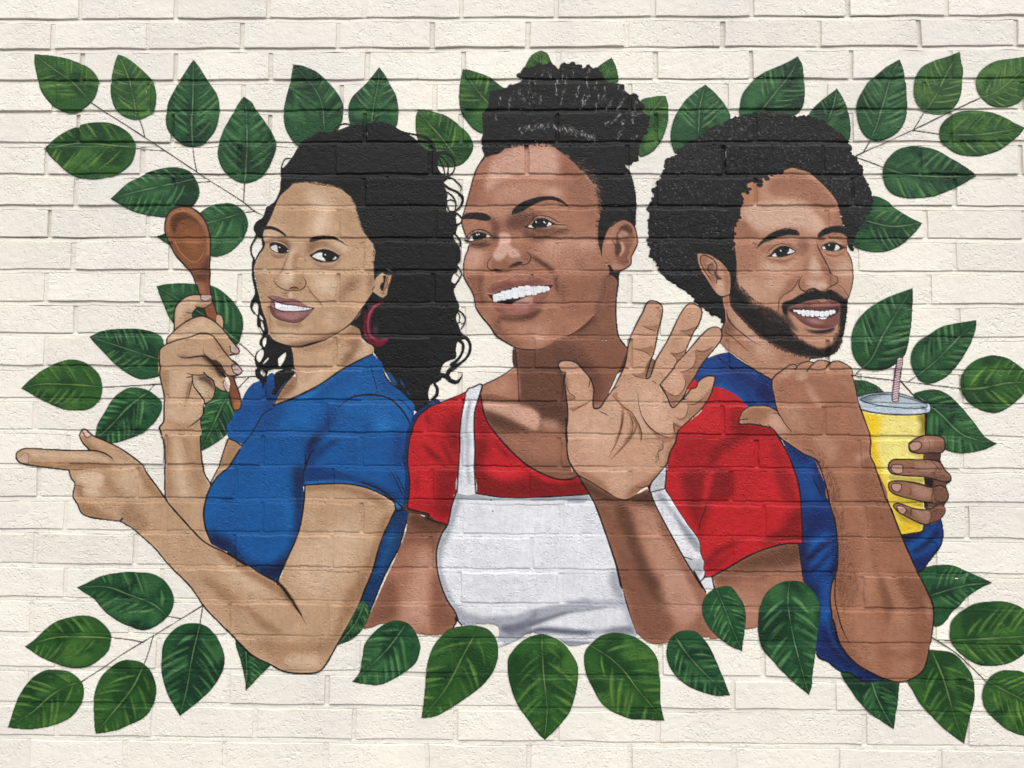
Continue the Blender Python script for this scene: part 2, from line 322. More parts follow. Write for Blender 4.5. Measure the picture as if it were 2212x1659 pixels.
def paint_leaf(spec, pid, i):
    k, out, rib, tone, key = spec
    use(k)
    base, dark, lite, hi = [np.array(c, float) for c in TONE[tone]]
    nm = 'leaf%d' % i
    P, C = F(out, base, part=pid, name=nm)
    R_, rc = pts_of(rib); ribq = smooth(R_, rc, False, 3.0)
    ctr = P.mean(0); size = np.sqrt(np.ptp(P[:, 0]) * np.ptp(P[:, 1]))
    # mottled under-painting
    for _ in range(9):
        p = ctr + RNG.normal(0, .24, 2) * size
        r = size * (.08 + .12 * RNG.random()); an = RNG.random() * 6.28
        th = np.linspace(0, 6.28, 9)[:-1]
        q = p + np.stack([np.cos(th) * r * 1.6, np.sin(th) * r * .7], 1) @ np.array([[np.cos(an), np.sin(an)], [-np.sin(an), np.cos(an)]])
        F((q, np.zeros(8, bool)), dark if RNG.random() < .6 else base * .6 + lite * .4, clip=nm, a=.55, b=size * .05)
    # dark trough beside the midrib
    S((R_, rc), size * .10, dark, a=.55, b=size * .035, clip=nm)
    # side veins: light feathered dabs sweeping from the midrib towards the tip
    tip = ribq[0]; n = len(ribq); L = np.hypot(*np.diff(ribq, axis=0).T).sum()
    nv = 9 if tone == 0 else 7
    for side in (-1, 1):
        for j in range(nv):
            f = .08 + .86 * (j + RNG.random() * .7) / nv
            a0 = ribq[min(n - 1, int(f * n))]; d = ribq[max(0, int(f * n) - 6)] - ribq[min(n - 1, int(f * n) + 6)]
            d = d / (np.hypot(*d) + 1e-6); nrm = np.array([-d[1], d[0]]) * side
            ln = size * (.22 + .22 * np.sin(np.pi * f)) * (.7 + .5 * RNG.random())
            s0, s1 = .10 + .15 * RNG.random(), .85 + .3 * RNG.random()
            p0 = a0 + nrm * ln * s0 + d * ln * s0 * .5; p2 = a0 + nrm * ln * s1 + d * ln * s1 * .85
            p1 = (p0 + p2) / 2 - d * ln * .06
            c = lite * (.75 + .35 * RNG.random())
            w = size * (.05 if tone == 0 else .042) * (.6 + .8 * RNG.random())
            S((np.array([p0, p1, p2]), np.zeros(3, bool)), w, c, a=.6 + .25 * RNG.random(), b=size * .005, clip=nm, taper=(.3, .5))
            if RNG.random() < .55:
                S((np.array([p0, p1, p2]) + RNG.normal(0, size * .012, 2), np.zeros(3, bool)), w * .35, hi, a=.55, b=size * .004, clip=nm, taper=.5)
            q0 = p0 + d * size * .04; q2 = p2 + d * size * .04
            S((np.array([q0, (q0 + q2) / 2, q2]), np.zeros(3, bool)), w * .9, dark, a=.5, b=size * .012, clip=nm, taper=.45)
    for _ in range(30):
        p = ctr + RNG.normal(0, .3, 2) * size; an = np.arctan2(*(tip - ctr)[::-1]) + RNG.choice([-.7, .7]) + RNG.normal(0, .25)
        q = np.stack([p, p + np.array([np.cos(an), np.sin(an)]) * size * .09])
        S((q, np.zeros(2, bool)), 5 + 5*RNG.random(), lite if RNG.random() < .4 else dark, a=.28, b=1.5, clip=nm, taper=.4)
    # midrib and edge
    S((R_, rc), 3.0, hi * .95, a=.7, clip=nm, taper=(.45, .1), wob=.5)
    S((np.concatenate([P, P[:1]]), np.concatenate([C, C[:1]])), 3.2, lite * .8 if tone == 0 else lite * .72, a=.55, clip=nm, wob=.6)
    S((np.concatenate([P, P[:1]]), np.concatenate([C, C[:1]])), 1.6, dark * .8, a=.5, wob=.6, part=pid)
SPRAYS = {'TL','ML','BL','TR','MR','BR'}
def paint_leaves_back():
    for key, k, s in STEMS:
        use(k); S(s, 3.4, (74, 72, 64), a=.95, part=part('spray_' + key, 'stem', None), wob=.2, force=False)
    for i, sp in enumerate(LEAVES):
        key = sp[4]
        pid = part('spray_' + key, 'leaf', i) if key in SPRAYS else part('leaf_' + key)
        paint_leaf(sp, pid, i)
def paint_leaves_front():
    for i, sp in enumerate(FRONT):
        paint_leaf(sp, part('leaf_' + sp[4]), 100 + i)
# ---------------------------------------------------------------- woman in blue with the spoon
K_HAIR = (19, 18, 19)
SK1 = (199, 162, 129); SK1L = (228, 198, 168); SK1D = (164, 124, 92); SK1DD = (118, 82, 62)
def w1_all():
    T = 'woman_blue'
    hair = part(T, 'hair'); face = part(T, 'face'); neck = part(T, 'neck'); shirt = part(T, 'shirt')
    # ---- hair mass
    use('G')
    F('290,1500 300,1430 340,1390 400,1310 440,1240 480,1190 560,1150 620,1110 700,1118 770,1100 850,1070 900,1055 1000,1052 1080,1035 1150,1040 1230,1055 1280,1090 @P3 580,200 640,225 700,262 760,330 830,392 900,400 955,430 965,520 970,600 1000,650 1060,680 1080,720 1040,760 1030,790 1060,850 1075,900 1070,960 1075,1000 1060,1060 1080,1090 1150,1100 1190,1110 1170,1150 1175,1200 1180,1240 1185,1280 1150,1340 1150,1400 1200,1470 1220,1520 1225,1600 @P4 1160,20 1155,70 1120,120 1130,160 1110,210 1062,290 1110,330 1085,390 1110,470 1140,540 1140,600 1120,640 1110,700 1140,760 1160,830 1225,880 1180,915 1130,930 1110,1000 1105,1110 1040,1140 960,1240 940,1265 960,1320 910,1370 850,1390 815,1480 820,1540 835,1600 845,1660 700,1690 500,1500 230,1050 100,900 @P2 1700,1300 1000,1300 300,900 @P1 300,1200 120,870 125,800 170,735 250,680 285,600 310,520 350,500 430,440 480,350 515,250 522,150 530,60', K_HAIR, part=hair, name='w1hair')
    # stray curls on the left of the crown
    use('G')
    S('300,1470 305,1400 330,1345 365,1335 400,1345', 5, K_HAIR, part=hair, taper=(0, .2))
    S('740,1110 790,1060 840,1045 900,1060', 5, K_HAIR, part=hair)
    S('1080,1040 1110,1010 1125,975 1115,940', 4, K_HAIR, part=hair, taper=(0, .5), force=True)
    S('1090,1045 1150,1040 1220,1062 1290,1115', 6, K_HAIR, part=hair, force=True)
    use('P3')
    S('480,150 560,195 700,225 800,245 880,300 920,360 930,440', [8, 8, 7, 7, 9, 8], K_HAIR, part=hair, force=True)
    S('560,260 660,290 760,300 860,320 900,380', 6, K_HAIR, part=hair, force=True)
    S('740,250 800,270 860,310', 5, (45, 60, 48), part=hair)
    S('920,420 960,440 1040,430 1120,480 1155,560 1140,640 1090,690', [10, 8, 7, 6, 6], K_HAIR, part=hair, force=True)
    S('960,450 1030,500 1075,560 1080,640 1070,690', [7, 5, 5, 6], K_HAIR, part=hair, force=True)
    S('960,480 1000,540 1030,610 1045,680', 5, K_HAIR, part=hair, force=True)
    S('1060,715 1120,715 1180,760 1225,810 1215,865', [7, 6, 6, 2.5], K_HAIR, part=hair)
    S('1030,785 1090,830 1180,870 1240,930 1235,1000 1190,1060 1150,1110', [8, 7, 8, 9, 8, 7], K_HAIR, part=hair)
    S('1070,870 1130,920 1165,990 1160,1060 1145,1100', [5, 6, 6, 6], K_HAIR, part=hair)
    S('1060,975 1110,958 1150,975', 4, K_HAIR, part=hair)
    S('1075,1040 1090,1080 1130,1090 1170,1085', 5, K_HAIR, part=hair)
    S('1180,1110 1220,1150 1235,1190 1200,1240', [6, 5, 5], K_HAIR, part=hair)
    S('1150,1340 1180,1370 1215,1420 1215,1470', [5, 6, 7], K_HAIR, part=hair)
    S('1190,1230 1165,1290 1160,1350', 5, K_HAIR, part=hair)
    use('P4')
    S('1115,120 1150,170 1165,220 1135,280 1090,340', [4, 5, 6, 7], K_HAIR, part=hair)
    S('1110,215 1140,245', 3, K_HAIR, part=hair)
    S('1130,600 1180,640 1205,690 1190,750 1155,810', [5, 5, 5, 4], K_HAIR, part=hair)
    S('1125,620 1145,660 1140,720 1115,760', 4, K_HAIR, part=hair)
    S('1145,730 1180,738 1200,720', 3, K_HAIR, part=hair)
    S('1160,870 1220,900 1255,960 1255,1030 1215,1110 1130,1180 1040,1240 1010,1290', [12, 9, 9, 9, 12, 13], K_HAIR, part=hair)
    S('1140,920 1180,960 1175,1040 1130,1120 1060,1180', [9, 10, 10, 12], K_HAIR, part=hair)
    S('950,1290 1010,1310 1050,1350 1110,1365 1150,1330 1172,1280', [14, 14, 12, 12, 7, 2], K_HAIR, part=hair)
    S('880,1390 905,1430 900,1500 850,1560 820,1600', [8, 10, 10, 9], K_HAIR, part=hair)
    hole('840,1395 855,1430 850,1480 818,1525 815,1470')
    hole('1040,1140 1030,1190 985,1225 945,1258 975,1175')
    hole('1075,232 1095,205 1105,240 1075,285 1060,290')
    for s in ('1085,690 1115,1740 1100,760',): pass
    # left tresses beside the face
    use('P1')
    S('170,940 120,1040 85,1120 90,1230 140,1340', [9, 7, 6, 5, 5], K_HAIR, part=hair)
    S('215,950 255,1040 265,1130 205,1220 145,1330', [9, 8, 7, 6, 5], K_HAIR, part=hair)
    hole('205,985 235,1010 230,1090 190,1180 150,1290 125,1220 125,1140 160,1050')
    S('140,1330 110,1450 108,1560 125,1659', 6, K_HAIR, part=hair)
    use('P2')
    F('118,300 150,330 180,470 210,600 240,720 290,860 320,960 340,1120 350,1160 320,1170 250,1170 215,1110 170,1000 165,920 175,890 100,810 65,740 75,650 110,590 135,520 125,420', K_HAIR, part=hair, name='w1hair')
    S('122,0 108,130 122,260 130,400', 6, K_HAIR, part=hair)
    hole('140,662 175,685 185,740 178,850 130,800 105,740'); hole('215,850 265,930 218,908'); hole('238,950 265,1000 275,1090 240,1030'); hole('205,1040 245,1100 255,1140 215,1090')
    F('350,1140 260,1160 215,1220 205,1290 240,1350 170,1400 130,1500 150,1600 165,1659 @P5 290,560 290,610 310,660 350,690 372,770c 412,700 420,600 500,560 735,560 @P2 735,1600 760,1350 600,1250', K_HAIR, part=hair, name='w1hair')
    hole('255,1250 300,1190 310,1260 275,1330'); hole('165,1480 200,1400 255,1375 270,1420 250,1500 200,1560'); hole('258,1592 340,1490 345,1510 290,1572'); hole('490,1540 500,1500 600,1415 608,1430 580,1530 510,1625')
    use('P5'); hole('350,572 375,565 398,610 385,638 360,620')
    # ---- raised arm (behind shirt)
    arm = part(T, 'arm', 'raised')
    use('F')
    F('1360,1100 1392,1105 1392,960 1390,780 1388,620 1352,520 1360,480 1385,450 1385,250 @E 1352,1600 1352,1430 1500,1380 1700,1300 @F 1690,430 1692,560 1695,680 1720,860 1785,985 1850,800 1900,640 1920,590 2060,640 2040,800 1800,1100 1730,1250 1790,1500 1500,1300', SK1, part=arm, name='w1arm')
    F('1540,560 1580,700 1600,820 1650,980 1700,1085 1740,1060 1700,900 1640,760 1600,600', SK1D, clip='w1arm', a=.35, b=10)
    F('1390,560 1450,560 1440,800 1450,1080 1400,1080', SK1D, clip='w1arm', a=.35, b=9)
    F('1480,560 1530,700 1560,900 1600,1080 1520,1080 1490,800', SK1L, clip='w1arm', a=.5, b=12)
    F('1690,600 1640,600 1680,850 1760,1000 1730,880', SK1D, clip='w1arm', a=.4, b=8)
    S('1540,560 1570,680 1600,770', 3, SK1DD, a=.45, b=1.2, clip='w1arm', taper=.4)
    F('1920,595 2035,650 1960,790 1850,830 1900,700', SK1D, clip='w1arm', a=.5, b=10)
    S('1930,590 1890,700 1855,810 1780,965', 4, part=arm)
    S('1692,430 1692,560 1700,700 1725,870 1780,975', 4.2, part=arm)
    S('1388,250 1385,440 1352,500 1360,540 1385,620 1390,790 1392,960 1396,1105', 4.4, part=arm)
    # ---- neck
    use('P5')
    F('705,280 720,400 735,560 750,640 @P5 720,640 600,760 540,860 500,965 700,890 1000,740 1300,540 1610,390 1620,310 1500,230 1450,100 1200,50 800,200', SK1, part=neck, name='w1neck')
    F('740,300 900,300 1200,220 1460,40 1500,180 1350,190 1200,260 1000,330 800,340', SK1D, clip='w1neck', a=.65, b=10)
    F('1300,250 1480,220 1420,380 1330,500 1250,530 1290,400 1370,320', SK1DD, clip='w1neck', a=.38, b=11)
    F('1500,240 1610,320 1600,380 1450,440 1440,380 1520,330', SK1L, clip='w1neck', a=.35, b=8)
    F('720,330 740,560 760,740 560,920 520,920 620,760 720,640 ', SK1DD, clip='w1neck', a=.45, b=9)
    F('760,650 900,700 1000,600 1150,620 900,780 780,830', SK1L, clip='w1neck', a=.35, b=14)
    S('745,560 755,660 765,740', 2.6, SK1DD, a=.6, b=.8, taper=.3)
    # ---- shirt
    use('P5'); glaze(1.15, 1.0)
    B_ = (27, 88, 154); BL = (42, 120, 190); BD = (18, 58, 112); BDD = (14, 32, 62)
    F('500,965 700,890 1000,740 1300,540 1600,390 1660,430 1720,500 1740,580 1770,640 1850,740 1950,830 2010,890 2080,960 2080,1050 2050,1200 2020,1330 2000,1480 @P6 2040,230 2060,400 2040,620 2060,655 2000,850 1950,1020 1830,1250 1700,1560 1640,1720 1500,1720 1600,1480 1700,1230 1780,950 1860,760 1925,640 1960,660 1985,630 1900,560 1750,480 1600,420 1400,395 1200,400 1040,412 1040,530 1010,760 960,930 870,1130 800,1290 780,1355 640,1270 480,1170 300,1060 150,985 100,860 72,720 80,600 110,490 170,370 250,290 310,240 420,60 440,20 350,-20 300,-60 @P5 -20,1190 0,1170 60,1050 130,930 180,820 260,720 330,690 420,640 480,600 560,640 640,640 720,600 740,590 600,760 540,860', B_, part=shirt, name='w1shirt')
    cl = 'w1shirt'
    # folds
    F('950,1600 870,1500 880,1400 950,1300 1080,1290 1180,1250 1060,1330 980,1430 900,1560 880,1659 850,1659', BDD, clip=cl, a=.8, b=8)
    F('1000,1240 1100,1080 1190,950 1180,1150 1120,1240 1020,1330', BD, clip=cl, a=.75, b=13)
    F('1000,1450 1100,1380 1250,1330 1150,1420 1050,1500 950,1560', BDD, clip=cl, a=.5, b=9)
    F('950,1470 1050,1340 1200,1270 1400,1300 1150,1330 1030,1420', BL, clip=cl, a=.6, b=9)
    F('1250,960 1400,900 1600,890 1800,950 1900,1080 1850,1180 1600,1100 1400,1040 1250,1040', BL, clip=cl, a=.35, b=22)
    F('1640,1150 1700,1100 1800,1140 1900,1240 1780,1260 1650,1250', BL, clip=cl, a=.8, b=14)
    F('1900,1240 1960,1300 2000,1420 2010,1640 1860,1640 1850,1450 1830,1330', BD, clip=cl, a=.65, b=16)
    F('1600,520 1640,700 1680,830 1800,860 1980,950 2060,1100 2060,1200 1990,1100 1850,940 1700,860 1640,840 1580,620', BL, clip=cl, a=.35, b=12)
    F('1740,600 1770,700 1860,780 1960,900 1900,900 1780,820 1700,720', BD, clip=cl, a=.35, b=10)
    F('1300,560 1560,430 1600,520 1560,600 1540,800 1300,860 1000,900 900,900 1100,800 1230,640', BL, clip=cl, a=.28, b=20)
    F('760,905 1000,770 1300,570 1250,640 1000,820 860,900', BL, clip=cl, a=.85, b=6)
    F('1000,760 1300,580 1500,600 1300,700 1150,800 1000,860', BD, clip=cl, a=.45, b=18)
    F('500,980 620,950 600,1100 420,1250 300,1230 380,1100', BD, clip=cl, a=.5, b=14)
    F('420,640 500,700 560,830 500,950 440,1000 330,1080 360,900 400,750', BD, clip=cl, a=.75, b=14)
    F('60,1060 180,840 300,740 330,860 250,1100 100,1240', BD, clip=cl, a=.3, b=15)
    F('700,960 1000,930 950,1150 700,1250 500,1250 560,1080', BL, clip=cl, a=.22, b=26)
    use('P6')
    F('940,240 1040,240 1040,420 1010,760 900,1050 800,1270 720,1280 850,1080 920,900 950,700 930,500', BDD, clip=cl, a=.75, b=11)
    F('110,860 300,930 380,1010 520,1140 700,1180 860,1100 800,1300 700,1330 480,1180 300,1070 150,990', BDD, clip=cl, a=.8, b=13)
    F('380,1010 560,1080 740,1060 880,940 800,1130 650,1170 500,1130', BL, clip=cl, a=.28, b=14)
    F('850,600 930,550 950,700 900,900 840,1040 840,820', BL, clip=cl, a=.35, b=15)
    F('700,230 950,250 930,500 880,700 600,700 500,400', BL, clip=cl, a=.15, b=30)
    F('80,560 160,420 300,300 250,500 160,700 100,800', BL, clip=cl, a=.22, b=18)
    F('1070,250 1300,270 1500,330 1750,420 1900,500 1960,600 1700,440 1400,350 1060,370', BD, clip=cl, a=.7, b=9)
    F('1060,385 1300,370 1500,390 1700,450 1900,550 1975,625 1940,640 1800,520 1600,430 1400,385 1200,390 1050,405', BL, clip=cl, a=.85, b=4)
    F('1870,270 2010,500 2030,560 1980,600 1900,450', BD, clip=cl, a=.5, b=11)
    F('1930,660 2055,655 2000,850 1940,1020 1820,1250 1700,1520 1640,1659 1520,1659 1620,1450 1720,1200 1800,900', (18, 52, 92), clip=cl, a=.75, b=6)
    F('1850,850 1930,830 1900,1000 1800,1230 1720,1300 1780,1100', (34, 86, 140), clip=cl, a=.5, b=12)
    F('1100,20 1200,0 1200,120 1060,200 1050,120', BD, clip=cl, a=.5, b=11)
    # shirt lines
    use('P5'); glaze(1.6, .68)
    S('495,968 700,893 1000,745 1300,545 1610,390', 5, part=shirt); S('500,960 560,840 640,720 740,600', 4.2, part=shirt)
    S('1590,510 1610,600 1650,740 1665,830', 3.2, (20, 36, 60), taper=.2)
    S('1230,985 1320,910 1420,865 1550,848 1680,855 1800,890 1900,970 1980,1070 2045,1195', [2.5, 4.5, 6, 5, 4.5, 4.5], part=shirt)
    S('1740,570 1760,650 1830,730 1930,800', 3.6, K_HAIR); S('1900,890 1990,960 2060,1060 2085,1130', 2.4, (20, 36, 60), a=.7)
    S('480,1000 380,1070 260,1270 140,1420', 3.6, (20, 32, 56)); S('0,1340 80,1375 140,1420', 4.2)
    S('950,1460 900,1530 870,1620 855,1690', [3, 5, 5, 4], (16, 26, 48))
    use('P6')
    S('1050,120 1050,200 1030,300 1030,390 1045,415', 4.2); S('1040,412 1200,402 1400,397 1600,425 1750,482 1900,570 1985,630 1950,662 1925,645', 4.8, part=shirt)
    S('1045,415 1040,530 1010,760 960,930 870,1130 800,1290 780,1355', 4.8, part=shirt)
    S('420,70 310,240 250,290 170,375 112,490 80,600 72,720 100,860 155,985', 5, part=shirt)
    S('1925,640 1860,770 1780,950 1700,1230 1600,1480 1510,1720', 5, part=shirt)
    S('2060,660 2000,850 1950,1020 1830,1250 1700,1560 1640,1720', 4.6, part=shirt)
    S('1880,280 1940,400 2000,530', 3.2, (16, 30, 54), taper=.2); S('1920,300 1990,440 2030,560', 3, (16, 30, 54), taper=.2)
    # tress lying on the shoulder
    use('P5')
    F('510,620 512,760 480,830 490,850 530,850 565,800 640,700 735,585 600,560', K_HAIR, part=hair)
    F('440,580 425,640 415,700 372,772c 355,700 300,640 300,570', K_HAIR, part=hair)
    hole('352,575 375,568 398,610 385,636 362,620')
    F('1770,570 1800,590 1850,650 1890,720 1860,745 1790,680', (34, 84, 140), clip='w1hair', part=shirt, a=.9, b=2)
    F('1920,660 1960,710 1980,770 1930,730', (34, 84, 140), clip='w1hair', part=shirt, a=.8, b=2)
    F('1990,790 2030,830 2020,860', (34, 84, 140), clip='w1hair', part=shirt, a=.7, b=2)
    # ---- ear
    use('P2'); ear = part(T, 'ear')
    F('1960,300 2020,240 2070,222 2110,255 2190,260 2170,340 2130,440 2120,540 2040,600 2020,585 1960,540 1900,490 1920,380', SK1, part=ear, name='w1ear')
    F('2065,270 2105,265 2100,340 2080,420 2055,500 2020,450 2025,400 2070,350', K_HAIR, clip='w1ear', b=1)
    F('2110,300 2140,270 2160,270 2140,400 2080,500 2060,540 2080,440', SK1D, clip='w1ear', a=.75, b=2)
    S('2130,280 2110,340 2130,380 2090,470 2060,530', 2.4, SK1DD, a=.9); S('2010,500 2050,540 2090,530', 2.2, SK1DD, a=.8)
    S('2190,260 2170,350 2120,520', 3, SK1DD, a=.8); S('2080,230 2160,250 2212,200', 5, K_HAIR); S('2120,170 2190,200', 2.2, (210, 190, 165), a=.8, taper=.3)
    # ---- face
    use('P1')
    FC = '530,350 620,270 700,200 780,172 900,165 1000,180 1100,195 1220,212 1350,235 1480,290 1580,370 1640,460 1660,550 1690,650 1725,760 1760,870 1830,980 1910,1080 1940,1180 1930,1300 1920,1450 1930,1659 @P2 1930,300 1940,430 1870,560 1800,680 1700,860 1600,970 1450,1080 1250,1200 1000,1290 800,1335 650,1318 500,1280 390,1220 340,1140 330,1060 310,930 270,830 230,700 200,560 170,400 140,260 135,130 @P1 130,1420 180,1300 260,1170 290,1080 270,1000 265,930 290,860 330,780 400,640 460,480'
    F(FC, SK1, part=face, name='w1face')
    c = 'w1face'
    F('560,330 700,220 900,190 900,400 700,500 500,560 440,640', SK1D, clip=c, a=.22, b=24)
    F('900,330 1150,330 1280,420 1260,600 1260,900 1050,950 960,900 1020,720 1120,560 950,450', SK1L, clip=c, a=.75, b=26)
    F('1400,560 1640,560 1700,800 1860,1060 1700,980 1500,950', SK1D, clip=c, a=.22, b=28)
    F('640,540 900,540 950,760 820,920 640,880 560,700', SK1D, clip=c, a=.25, b=28)
    F('330,790 500,800 600,860 400,830', SK1L, clip=c, a=.3, b=10)
    # eye sockets
    F('330,1010 560,1000 650,1060 690,1150 650,1240 560,1180 460,1040 340,1060', SK1DD, clip=c, a=.55, b=10)
    F('940,1010 1200,1060 1390,1130 1460,1240 1400,1210 1250,1120 1100,1120 960,1230 900,1260 930,1120', SK1DD, clip=c, a=.42, b=12)
    F('1280,1050 1500,1090 1540,1180 1450,1200', SK1L, clip=c, a=.55, b=12)
    F('270,920 330,870 420,870 520,930 500,980 280,990', SK1L, clip=c, a=.35, b=8)
    F('980,1290 1080,1380 1220,1410 1350,1380 1430,1270 1400,1360 1280,1440 1080,1420', SK1DD, clip=c, a=.4, b=7)
    F('360,1200 460,1250 600,1240 560,1290 430,1280', SK1DD, clip=c, a=.35, b=6)
    # nose bridge
    F('690,1120 760,1180 720,1300 720,1480 700,1659 620,1659 640,1450 640,1250', SK1L, clip=c, a=.6, b=13)
    F('640,1230 600,1360 540,1480 450,1600 480,1560 560,1450', SK1DD, clip=c, a=.75, b=6)
    F('720,1250 800,1210 760,1350 740,1560 780,1659 700,1600', SK1D, clip=c, a=.55, b=10)
    S('640,1230 590,1360 530,1500 440,1610', 3, SK1DD, a=.7, b=.8, taper=.3)
    S('880,1280 900,1340 920,1360', 2.5, SK1DD, a=.5, taper=.4)
    use('P2')
    F('560,250 700,200 740,270 720,340 640,400 560,380 520,310', SK1L, clip=c, a=.7, b=12)
    F('760,200 860,300 890,390 800,460 680,470 700,400 800,350', SK1D, clip=c, a=.5, b=12)
    F('1000,270 1200,260 1370,330 1350,520 1200,560 1080,470', SK1L, clip=c, a=.7, b=26)
    F('1420,640 1440,440 1550,330 1700,280 1650,480 1530,520 1480,640', SK1DD, clip=c, a=.34, b=17)
    F('1880,200 1930,250 1890,480 1840,560 1850,330', SK1DD, clip=c, a=.35, b=12)
    F('930,380 1000,520 1140,690 1180,760 1060,640 960,500', SK1D, clip=c, a=.55, b=7)
    F('150,260 280,300 300,420 220,470 180,400', SK1D, clip=c, a=.3, b=12)
    F('230,520 420,520 380,640 260,640', SK1D, clip=c, a=.22, b=14)
    F('1060,760 1500,730 1700,780 1560,960 1300,1120 1050,1180 1000,1050 1120,900', SK1D, clip=c, a=.2, b=30)
    F('1150,800 1350,800 1400,980 1250,1060 1120,960', SK1L, clip=c, a=.3, b=22)
    F('470,960 650,1000 830,980 820,1050 640,1040 480,1010', SK1DD, clip=c, a=.4, b=8)
    F('400,1080 800,1060 860,1160 700,1220 480,1200', SK1L, clip=c, a=.35, b=20)
    F('600,1330 800,1260 1000,1230 1250,1150 1450,1060 1250,1230 1000,1310 780,1345', SK1DD, clip=c, a=.5, b=9)
    F('560,520 640,500 660,570 560,590', SK1D, clip=c, a=.35, b=5)
    F('650,520 700,510 700,590 650,590', SK1L, clip=c, a=.6, b=5)
    # contour of face and jaw
    S('350,1150 400,1220 500,1275 650,1318 800,1332 1000,1285 1200,1225', [3, 3.4, 4.5, 6, 6, 4], INK)
    S('1200,1225 1450,1080 1600,960 1720,800 1820,650 1880,560', [2.5, 3, 4, 4.2, 4], INK)
    S('1900,480 1930,430', 3, INK, a=.7)
    # forehead hairline wisps
    use('P1')
    fringe('700,190 800,165 900,158 1000,175', 22, (-60, -20), (2, 5), 1.8, SK1, part=face)
    fringe('980,175 1030,165 1060,170', 7, (-110, -50), (4, 9), 1.9, SK1, part=face, jit=.4)
    fringe('1050,170 1150,190 1300,220 1450,275', 36, (-30, 0), (3, 8), 1.8, SK1, part=face)
    fringe('1480,290 1600,390 1660,540 1720,740 1760,870', 60, (225, 190), (3, 8), 1.8, K_HAIR, a=.8)
    fringe('1760,870 1840,990 1930,1100 1920,1300 1930,1500', 50, (200, 200), (2, 5), 1.7, K_HAIR, a=.75)
    # ---- eyebrows
    bro = part(T, 'face', 'eyebrow')
    F('270,830 320,812 400,815 480,845 560,900 610,950 610,970 560,945 500,905 400,870 330,862 285,870', (48, 36, 34), part=bro, b=.6)
    F('960,1045 965,1000 1020,970 1120,955 1250,958 1350,975 1430,1030 1500,1085 1555,1120 1480,1085 1400,1040 1320,1015 1220,1010 1100,1020 1020,1045', (46, 34, 32), part=bro, b=.6)
    # ---- eyes
    eye = part(T, 'face', 'eye'); eye2 = part(T, 'face', 'eye2')
    F('355,1085 400,1055 480,1060 560,1090 620,1140 655,1185 620,1220 540,1225 460,1215 400,1180 360,1140', (26, 22, 24), part=eye, b=.5)
    F('375,1130 410,1105 465,1100 475,1160 485,1205 430,1185 395,1160', (232, 226, 216), part=eye); F('615,1195 640,1170 648,1185', (236, 232, 226), part=eye)
    F('500,1130 508,1122 518,1130 508,1140', (250, 250, 250)); S('370,1055 450,1045 560,1075 640,1140', 2.2, (215, 190, 165), a=.8, taper=.3)
    S('380,1190 460,1222 540,1232 610,1215', 2, (200, 170, 150), a=.6)
    F('955,1250 1010,1215 1090,1170 1180,1155 1270,1175 1350,1215 1405,1260 1380,1320 1300,1350 1200,1355 1090,1345 1010,1300', (24, 20, 22), part=eye2, b=.5)
    F('1000,1265 1060,1225 1145,1210 1145,1260 1195,1328 1100,1315 1030,1285', (238, 234, 226), part=eye2); F('1300,1318 1330,1290 1345,1270 1365,1290 1330,1310', (238, 234, 228), part=eye2)
    F('1182,1238 1192,1228 1202,1238 1192,1250', (252, 252, 252)); S('1000,1200 1090,1155 1180,1140 1280,1165', 2.2, (212, 186, 160), a=.7, taper=.3)
    S('1010,1310 1100,1355 1210,1362 1320,1345 1390,1300', 2.4, (150, 120, 100), a=.7)
    S('1400,1260 1440,1245', 3, (40, 30, 28), taper=(.1, .8))
    # ---- nose lines
    use('P2')
    S('440,300 430,340 460,400 530,450 620,485 720,492 800,485 860,460 900,410 905,370 890,320 855,280', [2.2, 2.6, 2.6, 3, 3, 3, 3.6, 3, 2], (84, 52, 40), a=.95, taper=.1)
    F('660,460 700,432 760,432 800,465 740,480 680,478', (120, 78, 60), a=.6, b=2); S('650,478 690,445 745,438 800,470', 2.8, (70, 42, 34), a=.9, taper=.15)
    S('920,400 960,480 1010,550 1080,620 1120,680 1160,740', 2.2, (110, 74, 54), a=.7, b=.5, taper=.25)
    # ---- mouth
    lip = part(T, 'face', 'lips'); teeth = part(T, 'face', 'teeth')
    F('330,580c 400,568 500,572 560,600 640,610 720,610 800,640 870,690 950,730 1035,755c 980,830 900,900 820,955 720,968 600,955 500,920 420,870 375,810 355,730 375,640', (150, 104, 100), part=lip, name='w1lip')
    F('380,640 460,650 600,690 760,710 900,735 1030,757 900,745 700,715 520,690 430,660', (92, 52, 54), clip='w1lip', a=.8, b=3)
    F('370,700 420,760 440,800 460,900 400,840 360,760', (110, 66, 68), clip='w1lip', a=.6, b=6)
    F('560,830 700,850 850,810 800,890 680,920 560,880', (186, 140, 136), clip='w1lip', a=.55, b=13)
    F('400,860 520,930 700,965 850,930 980,830 860,890 700,930 500,890', (104, 62, 64), clip='w1lip', a=.5, b=6)
    F('425,640c 470,655 560,690 650,705 800,730 900,745 995,757c 920,785 800,798 650,800 540,790 470,770 440,730', (240, 240, 244), part=teeth, name='w1teeth')
    for s in ('545,700 550,740', '630,715 628,755', '710,720 708,765', '795,733 790,768', '865,745 862,780', '920,755 915,782', '965,757 960,775'): S(s, 2, (168, 168, 190), a=.75, taper=(0, .6))
    S('440,760 540,795 650,803 800,800 920,788 1030,757', 3, (60, 32, 34)); S('425,640 440,740', 2.4, (60, 32, 34)); S('335,580 430,640 560,690 760,715 1035,755', 2.4, (74, 42, 42), a=.8)
    S('375,810 430,880 520,930 700,968 820,955 950,860', 2.6, (80, 48, 48), a=.8, taper=.2); S('330,578 420,562 500,566 570,596 720,604 830,645', 2, (214, 172, 150), a=.7, taper=.2)
    # ---- earring
    er = part(T, 'earring')
